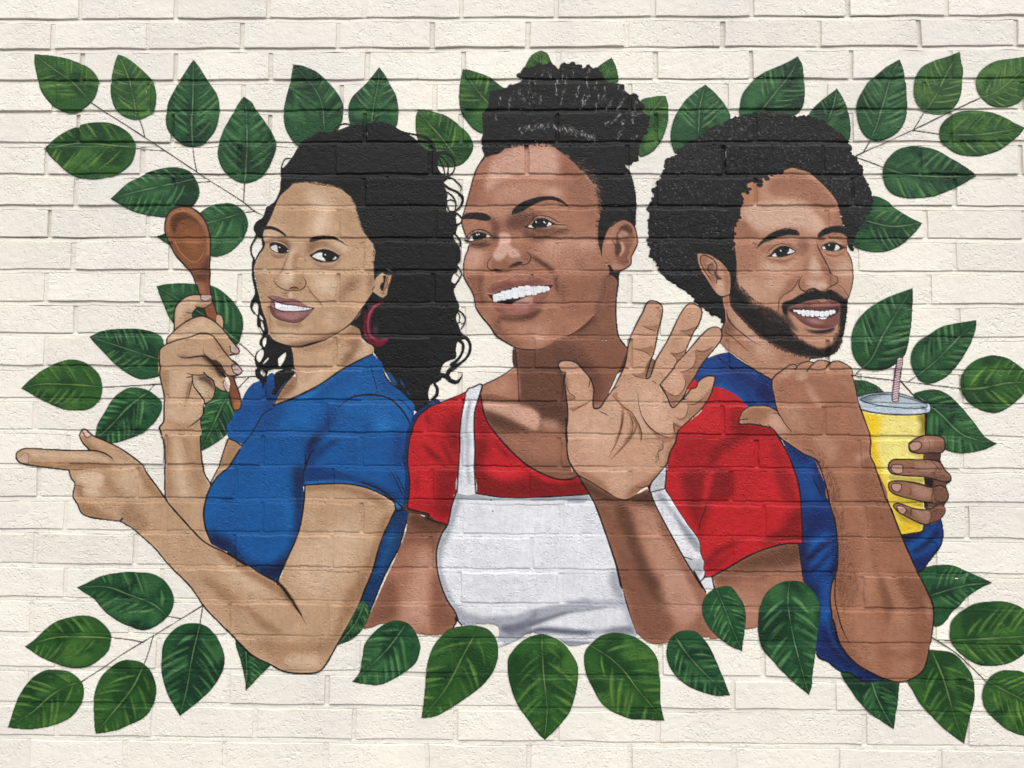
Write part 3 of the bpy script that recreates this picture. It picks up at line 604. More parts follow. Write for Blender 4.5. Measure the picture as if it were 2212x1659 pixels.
    F('1960,690 2020,655 2080,655 2060,680 1980,720 1920,800 1880,900 1870,1000 1880,1100 1900,1160 1960,1200 2040,1215 2140,1190 2120,1260 2060,1310 2000,1330 1940,1320 1850,1270 1790,1200 1750,1120 1742,1010 1760,900 1810,800 1880,730', (112, 28, 48), part=er, name='w1er')
    S('2020,675 1920,740 1860,840 1835,950 1835,1060 1860,1150 1940,1220', 4, (186, 112, 130), a=.8, b=1.2, taper=.3); S('1890,1190 1960,1240 2060,1240 2130,1200', 3, (170, 90, 104), a=.6, b=1, taper=.4)
    S('1790,1000 1800,1120 1860,1210 1940,1270', 6, (80, 16, 34), a=.5, b=2); S('1890,740 1800,860 1750,1000 1760,1130 1840,1265 1940,1322', 4, (30, 18, 22))
    F('1940,1000 1980,1040 1990,1130 1930,1150 1900,1090', (120, 105, 95), a=.35, b=10, clip='w1hair'); S('2030,590 2030,640', 4, (60, 20, 30))
    # ---- pointing arm
    pa = part(T, 'arm', 'pointing'); ph = part(T, 'hand', 'pointing'); nail = part(T, 'hand', 'nail')
    use('F')
    F('1045,1300 1140,1360 1240,1450 1330,1540 1420,1650 @C 1480,0 1600,120 1720,290 1850,430 1990,570 @K 60,720 200,780 310,840 420,860 520,862 620,845 680,780 760,640 850,480 960,280 1060,0 @P6 1640,1300 1720,1180 1800,900 1925,640 1700,470 1400,395 1046,412c 1042,530 1014,760 872,1130 780,1340 640,1275 480,1175 300,1065 150,985 @F 1700,1440 1560,1300 1410,1130 1390,1080 1300,1000', SK1, part=pa, name='w1pa')
    use('P6')
    F('1060,420 1400,410 1680,490 1850,600 1800,620 1600,520 1300,450 1060,470', SK1D, clip='w1pa', a=.6, b=9)
    F('1800,720 1880,680 1760,1050 1650,1350 1500,1659 1420,1659 1560,1300 1700,1000', SK1D, clip='w1pa', a=.7, b=12)
    F('1000,1000 1200,900 1500,700 1600,900 1400,1300 1200,1500 950,1350 900,1200', SK1L, clip='w1pa', a=.35, b=30)
    F('250,1000 480,1190 640,1290 780,1370 900,1490 1000,1640 820,1480 640,1370 420,1250 200,1080', SK1D, clip='w1pa', a=.6, b=9)
    F('60,1300 200,1350 380,1480 460,1600 300,1560 150,1420', SK1D, clip='w1pa', a=.5, b=11)
    F('120,1100 350,1200 560,1330 700,1480 560,1480 350,1320', SK1L, clip='w1pa', a=.4, b=17)
    use('K')
    F('180,680 350,690 550,650 660,660 620,780 500,830 400,830 250,770', SK1D, clip='w1pa', a=.35, b=18)
    F('330,720 480,690 620,700 600,800 480,830 350,790', SK1L, clip='w1pa', a=.45, b=12)
    F('150,560 300,600 640,580 780,560 700,700 500,660 300,700 100,640', SK1D, clip='w1pa', a=.4, b=16)
    F('860,150 1000,120 900,350 800,520 740,600 780,420', SK1D, clip='w1pa', a=.5, b=13)
    F('0,280 120,370 320,510 200,510 60,400', SK1D, clip='w1pa', a=.5, b=8)
    S('270,85 340,160 420,280 480,390 510,445', [5, 5, 4.5, 3, 2], INK, taper=(0, .3)); F('270,90 380,200 490,390 440,330 330,210', SK1DD, clip='w1pa', a=.45, b=6)
    use('F')
    F('135,735 150,700 220,672 400,680 600,690 740,688 700,620 675,560 692,518 720,512 780,560 900,610 1000,660 1080,710 1190,800 1240,880 1330,1000 1400,1100 1400,1200 1300,1350 1180,1400 1100,1330 1012,1285 880,1270 740,1245 690,1210 650,1130 615,1075 632,970 600,920 582,855 440,840 300,820 170,795 145,765', SK1, part=ph, name='w1ph')
    c = 'w1ph'
    F('200,700 600,705 900,740 960,780 700,760 300,740', SK1L, clip=c, a=.35, b=7)
    F('200,800 500,790 900,800 950,840 600,850 300,820', SK1D, clip=c, a=.6, b=6)
    F('640,900 740,860 850,870 900,950 850,1000 720,990', SK1L, clip=c, a=.55, b=9); S('640,900 760,860 880,890 940,960', 2.4, SK1D, a=.7, b=.8, taper=.3)
    F('900,900 1000,1000 1100,1050 960,1060 880,980', SK1D, clip=c, a=.4, b=11); F('640,980 700,1000 760,1060 660,1060', SK1D, clip=c, a=.5, b=7)
    F('700,1010 820,1020 850,1070 720,1070', SK1L, clip=c, a=.5, b=7)
    F('660,1120 800,1160 900,1230 1010,1280 760,1250 690,1200', SK1D, clip=c, a=.5, b=9)
    F('1090,1100 1180,1200 1260,1320 1180,1390 1100,1320 1020,1260', SK1D, clip=c, a=.38, b=14)
    F('1160,820 1260,920 1380,1090 1300,1080 1200,950', SK1D, clip=c, a=.5, b=10)
    F('1040,840 1160,860 1170,1060 1020,1040', SK1L, clip=c, a=.3, b=16)
    F('700,570 780,640 900,720 960,780 860,720 760,690', SK1D, clip=c, a=.55, b=7)
    F('165,735 220,712 240,735 235,790 190,795 160,770', (214, 178, 162), part=nail, a=.9, b=1); S('170,740 215,712 240,730 240,790', 2, SK1DD, a=.5)
    F('695,525 720,515 770,555 765,575 735,580 710,550', (212, 172, 160), part=nail, b=.6); S('695,530 715,560 740,582 772,570', 2, (60, 42, 38))
    S('582,856 440,840 300,822 175,797 145,770 135,735 152,700 220,673 400,681 600,690 770,690', 4.2, part=ph)
    S('765,690 700,620 675,560 692,515 720,512 780,560 900,612 1000,662 1080,712 1195,802 1240,880 1330,1000 1410,1115', 4.2, part=ph)
    S('765,690 830,695 900,720 950,755 966,782', [4, 3.5, 3.2, 2.5], INK, taper=(0, .2)); S('540,855 700,850 760,845', 3, SK1DD, a=.8, taper=.3)
    S('582,855 600,920 632,970 615,1075 655,1140 690,1215 745,1248 880,1272 1015,1288', 4.4, part=ph); S('640,985 690,995 700,1005', 2, SK1DD, a=.6)
    S('1015,1285 1040,1260', 6, INK, taper=.3)
    S('1015,1285 1100,1335 1140,1365 1240,1450 1330,1540 1420,1650 @C 1600,120 1720,290 1850,430 1990,570 @K 60,710 200,780 310,840 420,860 520,862 620,845 680,780 760,640 850,480 960,280', [4.2, 4.2, 4.4, 5, 6, 5, 4], part=pa)
    S('1395,1090 1410,1120 1560,1290 1700,1440 1790,1500 1900,1550 2080,1659 @P6 300,1062 480,1172 640,1275 780,1355 850,1430 940,1560 1010,1659', 4.6, part=pa)
    use('P6'); S('780,1340 790,1365', 9, INK)
    F('1040,380 1200,372 1400,368 1600,395 1750,450 1900,530 2000,610 2060,640 2055,665 1985,665 1950,662 1925,645 1900,575 1750,485 1600,428 1400,398 1200,402 1040,414', B_, part=shirt, name='w1shirt')
    F('1925,642 1985,625 2062,645 2040,740 1990,880 1900,1100 1800,1320 1690,1560 1640,1720 1510,1720 1600,1480 1700,1230 1780,950 1860,765', (22, 58, 102), part=shirt, name='w1shirt')
    F('1850,850 1930,830 1900,1000 1800,1230 1720,1300 1780,1100', (34, 86, 140), clip='w1shirt', a=.5, b=12)
    F('1060,250 1300,270 1500,330 1750,420 1900,500 1960,600 1700,440 1400,350 1060,372', BD, clip='w1shirt', a=.5, b=9)
    F('1060,385 1300,370 1500,390 1700,450 1900,550 1975,625 1940,640 1800,520 1600,430 1400,385 1200,390 1050,405', BL, clip='w1shirt', a=.85, b=3)
    S('1040,412 1200,402 1400,397 1600,425 1750,482 1900,570 1925,645 1950,662 1985,630 1890,545 1760,450 1600,385', 4.6, part=shirt)
    S('1045,415 1040,530 1010,760 960,930 870,1130 800,1290 780,1355', 4.8, part=shirt)
    S('1925,640 1860,770 1780,950 1700,1230 1600,1480 1510,1720', 5, part=shirt); S('2060,650 2000,850 1950,1020 1830,1250 1700,1560 1640,1720', 4.6, part=shirt)
    S('2000,600 2040,640 1980,660', 3.4)
    # ---- spoon and the hand holding it
    sp = part('spoon', 'bowl'); sh = part('spoon', 'handle')
    W_ = (136, 85, 58); WL = (164, 112, 80); WD = (100, 60, 42)
    use('E')
    F('1640,830 1680,900 1690,980 1740,1130 1780,1180 1850,1230 1850,1200 1820,1080 1790,1000 1775,900 1770,760 1600,760', W_, part=sh, name='spn')
    use('P7')
    F('1450,100 1520,260 1590,420 1575,560 1570,640 1610,790 1650,930 1690,965 1740,955 1790,930 1805,860 1800,760 1760,600 1700,420 1650,300 1600,180', (138, 84, 58), part=sh, name='spn')
    F('1660,880 1700,780 1800,780 1800,920 1740,955', (166, 110, 68), clip='spn', a=.7, b=6); F('1470,200 1560,330 1600,560 1640,900 1580,700 1560,480', WD, clip='spn', a=.6, b=6)
    use('E')
    F('1550,222 1490,230 1430,270 1400,330 1390,400 1400,460 1440,560 1490,640 1560,720 1620,790 1650,850 1700,860 1772,820 1772,700 1778,560 1775,480 1755,400 1720,320 1660,260 1610,230', W_, part=sp, name='spn')
    F('1550,235 1490,245 1430,300 1410,400 1440,480 1430,400 1460,310 1530,275 1600,290 1680,350 1740,440 1750,560 1740,640 1770,620 1765,470 1700,310 1620,245', WL, clip='spn', a=.9, b=4)
    F('1440,320 1490,280 1550,275 1640,320 1700,390 1730,480 1735,560 1700,650 1650,690 1590,670 1520,600 1470,500 1435,400', (130, 80, 50), clip='spn', a=1, b=1.5)
    F('1450,330 1500,290 1570,285 1680,370 1600,330 1520,350 1470,450', (92, 52, 32), clip='spn', a=.7, b=6)
    F('1540,420 1640,420 1700,560 1660,640 1580,600', (152, 94, 56), clip='spn', a=.5, b=16)
    F('1560,720 1640,780 1700,740 1760,640 1772,800 1700,880 1640,820', WD, clip='spn', a=.6, b=10)
    F('1650,860 1720,860 1740,960 1760,1000 1700,960', WL, clip='spn', a=.4, b=6)
    S('1440,330 1490,285 1560,276 1640,320 1690,380', 3, (92, 54, 34), a=.9, taper=.2); S('1470,500 1520,600 1590,670 1650,690 1700,650 1730,570', 3, (196, 138, 92), a=.8, taper=.2)
    S('1550,222 1490,230 1430,270 1400,330 1390,400 1400,460 1440,560 1490,640 1560,720 1620,790 1650,860 1690,980', 4.4, (52, 32, 26), part=sp)
    S('1550,222 1610,230 1665,265 1720,322 1757,402 1777,500 1778,600 1772,740 1772,880 1785,970', 4.4, (52, 32, 26), part=sp)
    S('1725,1080 1745,1150', 3, (60, 36, 28)); S('1790,1010 1820,1090 1850,1210 1870,1260', 4, (52, 32, 26), part=sh)
    use('P7'); S('1660,310 1700,440 1765,610 1805,770 1808,880 1780,940 1700,968 1650,930 1610,790 1570,620', 4, (52, 30, 24), part=sh)
    S('1500,280 1590,440', 3, (60, 34, 26))
    rh = part(T, 'hand', 'spoon'); rn = part(T, 'hand', 'nail2')
    use('E')
    # index finger and thumb hooking the handle
    F('1470,1280 1470,1180 1475,1090 1500,1040 1560,990 1620,970 1700,967 1780,975 1785,1010 1780,1050 1720,1078 1660,1075 1620,1120 1625,1170 1640,1260', SK1, part=rh, name='w1rh')
    F('1830,1230 1835,1130 1870,1140 1888,1190 1885,1260 1850,1260', SK1, part=rh, name='w1rh')
    F('1350,1659 1352,1440 1370,1410 1405,1380 1420,1330 1460,1280 1560,1200 1640,1160 1720,1148 1790,1180 1860,1240 1930,1320 2020,1440 2000,1460 1945,1478 1930,1480 1960,1520 2000,1560 2040,1610 2040,1630 1990,1650 1900,1659 1850,1659 1700,1700 1500,1720', SK1, part=rh, name='w1rh')
    use('P7')
    F('250,0 240,150 240,250 270,420 310,600 330,740 325,900 325,1160 300,1210 240,1290 245,1340 280,1450 1015,1450 1020,1150 1080,1050 1100,900 1110,830 1200,790 1280,680 1310,560 1330,520 1450,590 1560,610 1585,580 1540,470 1490,380 1560,290 1700,300 1780,260 1820,210 1740,80 1660,0 1400,-100 600,-150', SK1, part=rh, name='w1rh')
    F('1200,0 1340,0 1430,110 1500,260 1500,330 1400,200 1280,80', (60, 40, 36), clip='w1rh', a=.95, b=2)
    F('1410,60 1480,200 1560,290 1680,303 1790,250 1820,200 1700,60 1640,-20 1400,-30', SK1, part=rh, name='w1rh'); F('1090,240 1250,370 1310,520 1400,575 1510,600 1560,560 1500,380 1350,180 1200,80', SK1, part=rh, name='w1rh')
    F('865,380 870,290 1000,285 1100,270 1200,340 1270,430 1310,540 1290,660 1200,790 1110,830 1090,760 1010,650 900,480', (186, 156, 126), part=rh, name='w1rh')
    c = 'w1rh'
    F('1000,320 1150,300 1280,450 1310,600 1240,520 1120,420 980,360', (96, 72, 62), clip=c, a=.65, b=7); F('900,380 1000,420 1100,560 1120,720 1000,620', (214, 190, 160), clip=c, a=.55, b=9)
    F('780,450 860,420 820,600 780,740 740,880 680,1040 720,860', SK1DD, clip=c, a=.4, b=5); S('865,380 830,560 790,740', 3, (60, 40, 34), a=.8, taper=(.1, .3))
    F('420,200 780,220 840,300 760,520 600,720 400,700', SK1L, clip=c, a=.3, b=20); F('340,800 700,800 1060,820 1060,1000 900,1160 500,1240 350,1100', SK1L, clip=c, a=.25, b=22)
    F('250,220 400,220 390,480 400,740 320,720', SK1D, clip=c, a=.45, b=9); F('330,1120 560,1200 820,1240 1010,1140 960,1260 780,1330 500,1300', SK1D, clip=c, a=.38, b=14)
    F('1280,300 1400,420 1480,560 1350,480', SK1L, clip=c, a=.4, b=8)
    S('240,0 250,150 240,250 270,420 310,600 330,740 325,900 325,1160 300,1210 240,1290 245,1340 285,1480', 5, part=rh)
    S('865,300 890,480 1010,650 1090,760 1110,835', 3.6); S('1110,835 1090,900 1080,1040 1000,1140 880,1230 770,1305', [4.4, 4, 4, 3.5, 2], INK, taper=(0, .2))
    S('1110,835 1200,790 1280,690 1308,570 1330,520 1400,570 1510,602 1570,608', 4.2, part=rh); S('1090,230 1160,310 1260,380 1310,510', 3.6); S('760,240 840,270 1000,285 1090,270', 3.4, taper=(.3, 0)); S('735,330 850,315', 2.8, taper=(.4, 0))
    F('1465,420 1480,390 1510,385 1550,470 1585,575 1560,608 1530,590 1480,500', (216, 182, 170), part=rn, b=.6); S('1460,440 1475,395 1500,382', 2.4); S('1470,480 1500,560 1540,605', 2.4)
    F('1620,120 1640,90 1700,80 1760,140 1815,210 1790,250 1740,258 1680,210', (206, 172, 164), part=rn, b=.6); S('1620,130 1650,190 1710,240 1780,258', 2.6); S('1620,110 1650,80 1700,75', 2.4)
    S('1660,0 1740,85 1825,205 1780,265 1690,303 1560,290 1480,200 1410,60', 4.2, part=rh); S('1200,0 1290,70 1420,200 1500,300', 4)
    use('E')
    c = 'w1rh'
    F('1500,1040 1620,985 1690,1000 1640,1060 1560,1100 1500,1200', SK1L, clip=c, a=.4, b=9); F('1700,1060 1780,1040 1720,1078 1640,1075', SK1D, clip=c, a=.6, b=4); F('1560,1120 1620,1100 1630,1180 1560,1230 1500,1260 1560,1180', SK1D, clip=c, a=.35, b=7)
    F('1430,1340 1560,1230 1700,1180 1800,1220 1860,1300 1700,1290 1560,1330 1430,1380', SK1L, clip=c, a=.3, b=12)
    F('1800,1290 1900,1400 1990,1500 1900,1480 1820,1400', SK1D, clip=c, a=.35, b=9); F('1500,1480 1700,1490 1800,1520 1880,1659 1800,1620 1700,1510 1560,1510', SK1DD, clip=c, a=.35, b=8)
    F('1700,1480 1740,1480 1830,1560 1890,1659 1860,1659 1790,1560', (50, 34, 32), clip=c, a=.8, b=3)
    S('1470,1270 1470,1180 1476,1090 1500,1042 1560,992 1620,970 1700,967 1785,972', 4.2, part=rh); S('1785,1040 1725,1078 1665,1072 1645,1100 1615,1120 1575,1115', [4, 4, 3.4, 3, 2], INK); S('1650,1062 1680,1080', 3)
    S('1410,1380 1415,1330 1460,1280 1560,1200 1640,1160 1720,1148 1800,1185 1870,1245 1935,1325 2022,1440 2000,1462 1945,1478', 4.2, part=rh)
    S('1405,1385 1500,1350 1600,1325 1700,1290 1790,1310 1850,1380 1900,1450 1960,1520 2010,1570 2042,1612 2000,1645 1920,1652', 4, part=rh); S('1352,1600 1350,1440 1370,1410 1410,1383', 4.4, part=rh)
    S('1500,1480 1560,1500 1700,1485 1760,1490', [2, 3.4, 5, 3], INK, taper=.2); S('1715,1420 1730,1470 1790,1530 1840,1600 1900,1659', [2, 4, 5, 5], INK, taper=(.2, 0)); S('1835,1130 1870,1140 1888,1190 1885,1255', 3.6, part=rh)
    F('1700,975 1780,975 1780,1000 1750,1018 1710,1015', (204, 172, 164), part=rn, b=.6); S('1695,975 1705,1012 1750,1020 1785,1000', 2.4)
    F('1940,1410 1960,1385 2015,1445 1975,1465 1950,1445', (206, 176, 168), part=rn, b=.6); S('1945,1400 1955,1450 1990,1466', 2.4)
    F('1958,1585 1990,1560 2038,1612 2000,1640 1970,1620', (206, 176, 168), part=rn, b=.6); S('1955,1580 1975,1625 2010,1640', 2.4)
# ---------------------------------------------------------------- woman in red with the apron
SK2 = (172, 119, 95); SK2L = (212, 166, 144); SK2D = (137, 91, 71); SK2DD = (88, 57, 44)
PALM = (205, 159, 130); PALML = (222, 184, 156); PALMD = (164, 116, 88)
def w2_all():
    T = 'woman_red'
    hair = part(T, 'hair'); face = part(T, 'face'); neck = part(T, 'neck'); shirt = part(T, 'shirt'); ap = part(T, 'apron')
    RD = (194, 37, 43); RDD = (132, 26, 30); RL = (214, 48, 52)
    # ---- under-painting where edges meet
    use('Q2'); F('680,1000 900,1060 1250,900 1600,600 1680,250 1760,200 1850,250 1815,620 1840,900 1950,1080 1900,1300 1650,1400 700,1300', SK2DD, part=neck)
    use('Q6'); F('-60,480 60,560 160,800 -40,790', RDD, part=shirt); F('690,700 745,640 800,580 730,780 715,790', RDD, part=shirt)
    # ---- arms behind
    arm = part(T, 'arm', 'left'); arm2 = part(T, 'arm', 'waving'); arm3 = part(T, 'arm', 'right')
    use('Q7')
    F('520,230 700,200 900,300 890,380 545,270 500,450 410,680 330,850 240,1050 160,1230 105,1350 180,1345 280,1310 420,1330 560,1390 700,1415 800,1415 880,1390 940,1345 985,1260 960,1200 880,1080 820,920 790,780 790,620 830,480 890,380 700,320', SK2, part=arm, name='w2la')
    c = 'w2la'
    F('545,270 880,380 840,460 800,640 790,800 760,640 640,560 480,600 350,850 420,650', SK2D, clip=c, a=.8, b=16)
    F('540,280 880,390 800,460 560,400', SK2DD, clip=c, a=.45, b=12)
    F('640,620 730,620 740,850 720,1050 740,1250 700,1350 560,1340 440,1280 460,1100 540,900', SK2L, clip=c, a=.42, b=24)
    F('780,820 880,1080 970,1240 920,1340 780,1400 740,1280 740,1040', SK2D, clip=c, a=.7, b=16)
    F('200,1150 340,860 420,1000 400,1250 250,1300 130,1340', SK2D, clip=c, a=.7, b=16)
    S('985,1265 960,1200 880,1080 820,920 790,780 790,620 830,480 890,380', 4.4, part=arm); S('985,1265 940,1345', 4.6, part=arm); F('955,1250 985,1235 990,1280 965,1290', INK, b=2)
    use('Q6')
    F('1290,1560 1330,1540 1450,1470 1600,1380 1760,1310 1950,1255 2095,1245 @M5 440,715 460,950 495,1150 @D 340,140 60,260 -30,380 @L 2120,460 2010,490 1900,470 1800,560 1700,560 1720,200', SK2, part=arm3, name='w2ra')
    c = 'w2ra'
    F('1300,1560 1500,1440 1800,1290 2090,1250 2120,1420 1900,1480 1600,1500 1400,1600', SK2D, clip=c, a=.95, b=14)
    F('1500,1440 2090,1260 2110,1400 1700,1470', SK2DD, clip=c, a=.35, b=14)
    use('L'); F('1750,100 1900,0 2150,0 2180,80 2000,60 1850,120', SK2D, clip=c, a=.4, b=14); F('1850,170 2100,200 2120,420 2000,480 1960,300', SK2L, clip=c, a=.2, b=22)
    # ---- hair mass
    use('H')
    F('105,620 110,600 145,585 200,565 280,548 370,540 410,560 425,580 440,560 470,540 530,535 590,550 625,575 680,560 730,580 760,600 790,610 800,640 850,690 930,705 980,730 985,760 1020,790 1060,790 1110,840 1125,890 1140,940 1170,970 1195,1020 1190,1060 1150,1130 1135,1180 1110,1250 1105,1310 1060,1370 1040,1395 990,1390 1030,1440 1060,1530 1080,1640 @Q1 2020,480 2040,600 2048,760 2040,900 2030,980 1900,920 1780,960 1700,1080 1660,1250 1660,1320 1640,1240 1500,900 1000,200 700,60 560,120 500,180 380,220 300,290 260,300 320,200 360,130 355,100 320,90 @G 2000,1240 1985,1190 2000,1130 2000,1040 1995,960 2040,910 2050,850 2070,770 2120,760 2170,750 @H 40,715 100,690 120,660', K_HAIR, part=hair, name='w2hair')
    use('Q1'); F('310,80 560,30 1200,40 1300,180 1150,140 860,100 620,120 500,200 380,230 300,300 270,290 330,190', K_HAIR, part=hair, name='w2hair'); use('H')
    # lumpy silhouette of the twisted bun
    for s in ('105,640', '150,590', '260,560', '350,555', '470,555', '545,550', '600,565', '680,575', '740,600', '960,735', '1070,815', '1125,900', '1170,1000', '1150,1110', '1080,1340', '30,735', '-20,780', '-70,830', '-95,900', '-130,960', '-130,1040', '-140,1120', '-130,1200'):
        x, y = [float(v) for v in s.split(',')]
        P = np.array([(x + np.cos(t)*(30 + 6*np.sin(3*t+x)), y + np.sin(t)*(28 + 5*np.cos(2*t+y))) for t in np.linspace(0, 6.28, 10)[:-1]])
        F((P*CROPS['H'][2] + np.array(CROPS['H'][:2]), np.zeros(9, bool)), K_HAIR, part=hair, name='w2hair')
    use('Q2'); F('1720,120 1730,220 1760,240 1820,290 1835,330 1860,220 1870,190 1800,160', K_HAIR, part=hair)
    # white dry-brush dabs on the bun
    use('H')
    HL = [(196, 192, 190), (150, 146, 145), (226, 223, 220), (110, 107, 107)]
    for x0, y0, x1, y1, n in ((185,600,180,900,9),(235,590,215,880,16),(300,570,290,640,5),(345,570,360,650,5),(415,640,410,800,13),(470,560,460,660,6),(500,640,450,880,15),(555,590,550,640,4),(600,720,560,880,11),(665,640,670,740,12),(690,570,680,640,6),(690,800,620,910,18),(650,780,610,920,12),(740,660,735,760,7),(770,790,740,940,9),(820,730,800,870,8),(880,850,830,920,10),(990,820,930,920,18),(950,790,970,770,4),(1090,850,1070,930,6),(960,960,870,1040,14),(1000,990,960,1050,6),(1060,930,1050,1030,14),(1120,960,1040,980,6),(1090,1140,1060,1180,5),(100,740,95,860,6),(50,760,40,900,5),(20,800,5,930,9),(130,760,135,860,6),(-60,800,-70,900,6),(-110,960,-90,1040,7),(930,720,940,760,6),(970,1080,930,1170,8),(860,1010,820,1060,7),(280,800,275,870,8)):
        for _ in range(int(n*1.7)):
            f = RNG.random(); x = x0 + (x1-x0)*f + RNG.normal(0, 7); y = y0 + (y1-y0)*f + RNG.normal(0, 5)
            d = np.array([x1-x0, y1-y0], float); d /= np.hypot(*d) + 1e-6; L = 8 + 18*RNG.random()
            p = np.array([(x, y), (x + d[0]*L, y + d[1]*L)])*CROPS['H'][2] + np.array(CROPS['H'][:2])
            S((p, np.zeros(2, bool)), 1.1 + 1.5*RNG.random(), HL[RNG.integers(4)], a=.55, b=.5, clip='w2hair', taper=.3)
    def band(x0, x1, fy, n, L, ang):
        for _ in range(n):
            x = x0 + (x1-x0)*RNG.random(); y = fy(x) + RNG.normal(0, 14); a_ = np.radians(ang(x)) + RNG.normal(0, .25)
            l = L*(.4+RNG.random()); p = np.array([(x, y), (x+np.cos(a_)*l, y+np.sin(a_)*l)])*CROPS['H'][2] + np.array(CROPS['H'][:2])
            S((p, np.zeros(2, bool)), 1.2+RNG.random()*1.2, HL[RNG.integers(4)], a=.6, clip='w2hair', taper=.35)
    band(100, 360, lambda x: 1090 - (x-100)*.16, 60, 26, lambda x: 130)
    band(380, 740, lambda x: 1050 + (x-380)*.30, 90, 30, lambda x: 70)
    scatter('0,700 300,600 800,640 1100,850 1150,1000 900,1180 500,1180 0,1180', 160, 75, (3, 7), (1, 1.8), [(70, 68, 68), (96, 94, 94)], a=.5, clip='w2hair')
    scatter('700,1230 1050,1230 1060,1640 800,1640', 60, 80, (3, 6), (1, 1.6), [(70, 68, 68), (100, 98, 98)], a=.45, clip='w2hair')
    # ---- neck and chest
    use('Q2')
    F('680,1030 690,1150 700,1250 540,1370 320,1475 300,1500 @Q5 985,300 1010,460 1060,600 1160,740 1300,900 1500,1080 1680,1180 1850,1240 2000,1240 2080,1200 2100,1000 @Q2 1940,1080 1870,980 1830,860 1815,600 1830,320 1760,240 1700,300 1500,800 1000,1000', SK2, part=neck, name='w2neck')
    c = 'w2neck'
    F('690,1060 900,1080 1100,970 1250,930 1400,760 1560,640 1700,560 1820,480 1815,620 1835,880 1880,1000 1945,1080 1900,1280 1700,1659 700,1659 715,1400', SK2D, clip=c, a=.95, b=8)
    F('690,1060 900,1090 1150,980 1300,1000 1500,1150 1650,1400 1600,1659 740,1659 720,1350', SK2DD, clip=c, a=.36, b=18)
    F('1400,900 1600,700 1640,560 1500,700 1350,840', SK2DD, clip=c, a=.6, b=16)
    F('300,1510 560,1370 690,1280 710,1659 300,1659', SK2, clip=c, a=1, b=3); F('340,1500 560,1400 640,1500 500,1600', SK2L, clip=c, a=.25, b=20)
    use('Q5')
    F('990,300 1420,350 1930,360 1960,700 1970,1000 2080,1200 1900,1245 1680,1180 1450,1040 1200,800 1050,580', SK2D, clip=c, a=.9, b=5)
    F('1400,360 1940,370 1950,640 1700,600 1600,480 1500,420', SK2DD, clip=c, a=.55, b=12)
    F('1000,380 1400,410 1560,450 1640,520 1655,590 1620,690 1560,690 1400,620 1200,530 1030,460', SK2L, clip=c, a=.9, b=9)
    F('1030,480 1250,540 1450,640 1560,700 1300,720 1100,620', SK2DD, clip=c, a=.5, b=13)
    F('1680,570 1860,600 1870,680 1700,680', SK2L, clip=c, a=.4, b=13)
    F('1200,760 1500,740 1900,760 1960,1000 1700,1040 1400,960', SK2, clip=c, a=.5, b=26)
    use('Q2'); F('1690,260 1760,200 1840,300 1820,640 1700,700 1600,720 1660,560', SK2D, clip=c, a=.8, b=9); S('680,1030 692,1150 705,1280 715,1450 725,1659', 3, (60, 34, 28), a=.85); S('700,1248 540,1365 320,1475', 4, part=neck); S('1840,300 1815,600 1830,860 1870,980 1950,1065', 4.2, part=neck)
    # ---- ear
    use('Q1'); ear = part(T, 'ear')
    F('1650,1330 1665,1200 1700,1080 1750,990 1830,930 1900,908 1970,925 2020,980 2050,1070 2055,1180 2020,1260 1990,1330 1985,1400 1930,1450 1850,1480 1780,1480 1740,1420 1700,1400', SK2, part=ear, name='w2ear')
    c = 'w2ear'
    F('1840,1050 1870,980 1950,960 2000,1040 2010,1150 1960,1250 1930,1340 1960,1380 1900,1420 1840,1380 1800,1280 1820,1160', SK2D, clip=c, a=.75, b=6)
    F('1850,1040 1930,1040 1950,1090 1880,1130 1840,1100', SK2L, clip=c, a=.4, b=5); F('1860,1150 1900,1180 1910,1240 1870,1310 1830,1310 1860,1240', SK2L, clip=c, a=.6, b=4)
    F('1860,1000 1940,970 1990,1050 1960,1050 1900,1020', SK2DD, clip=c, a=.6, b=5); F('1810,1170 1850,1150 1870,1240 1830,1320 1810,1280', SK2DD, clip=c, a=.6, b=5)
    F('1690,1150 1750,1010 1820,960 1800,1060 1750,1200 1700,1300', SK2L, clip=c, a=.25, b=12); F('1740,1400 1800,1400 1900,1440 1840,1470 1780,1470', SK2L, clip=c, a=.3, b=8)
    S('1840,1060 1880,990 1950,965 1990,1020 1975,1060', 2.6, SK2DD, a=.9); S('1830,1060 1825,1140 1860,1200 1870,1250 1830,1320', 2.6, SK2DD, a=.9); S('1775,1140 1820,1220 1820,1300', 2.2, SK2DD, a=.8); S('1960,1270 1930,1330 1950,1380', 2.4, SK2DD, a=.8)
    S('1760,985 1830,930 1900,908 1970,925 2020,980 2050,1070 2055,1180 2020,1260 1988,1330 1985,1400 1930,1450 1850,1482 1785,1482 1745,1420', 4, part=ear)
    # ---- face
    FC = '700,90 860,75 1000,75 1130,95 1200,140 1300,200 1400,300 1500,420 1580,520 1610,640 1640,780 1630,900 1620,1100 1640,1240 1665,1320 1700,1400 @Q2 1720,130 1740,200 1700,320 1680,480 1640,600 1560,700 1400,840 1250,930 1150,960 1040,1040 900,1078 780,1070 680,1050 560,985 470,920 400,820 300,700 240,600 215,480 130,320 100,240 @Q1 98,1500 100,1420 120,1310 150,1240 160,1200 150,1140 110,1040 85,960 85,900 110,800 140,700 200,480 220,400 260,310 330,220 400,190 500,165 560,120'
    F(FC, SK2, part=face, name='w2face')
    c = 'w2face'
    F('380,360 420,250 520,160 700,95 1000,90 1130,110 1200,180 1160,400 1000,430 850,420 600,440 400,560 340,600', SK2L, clip=c, a=.72, b=13)
    F('1140,110 1260,190 1400,320 1500,440 1400,480 1250,420 1180,380 1180,250', (152, 100, 78), clip=c, a=.5, b=16)
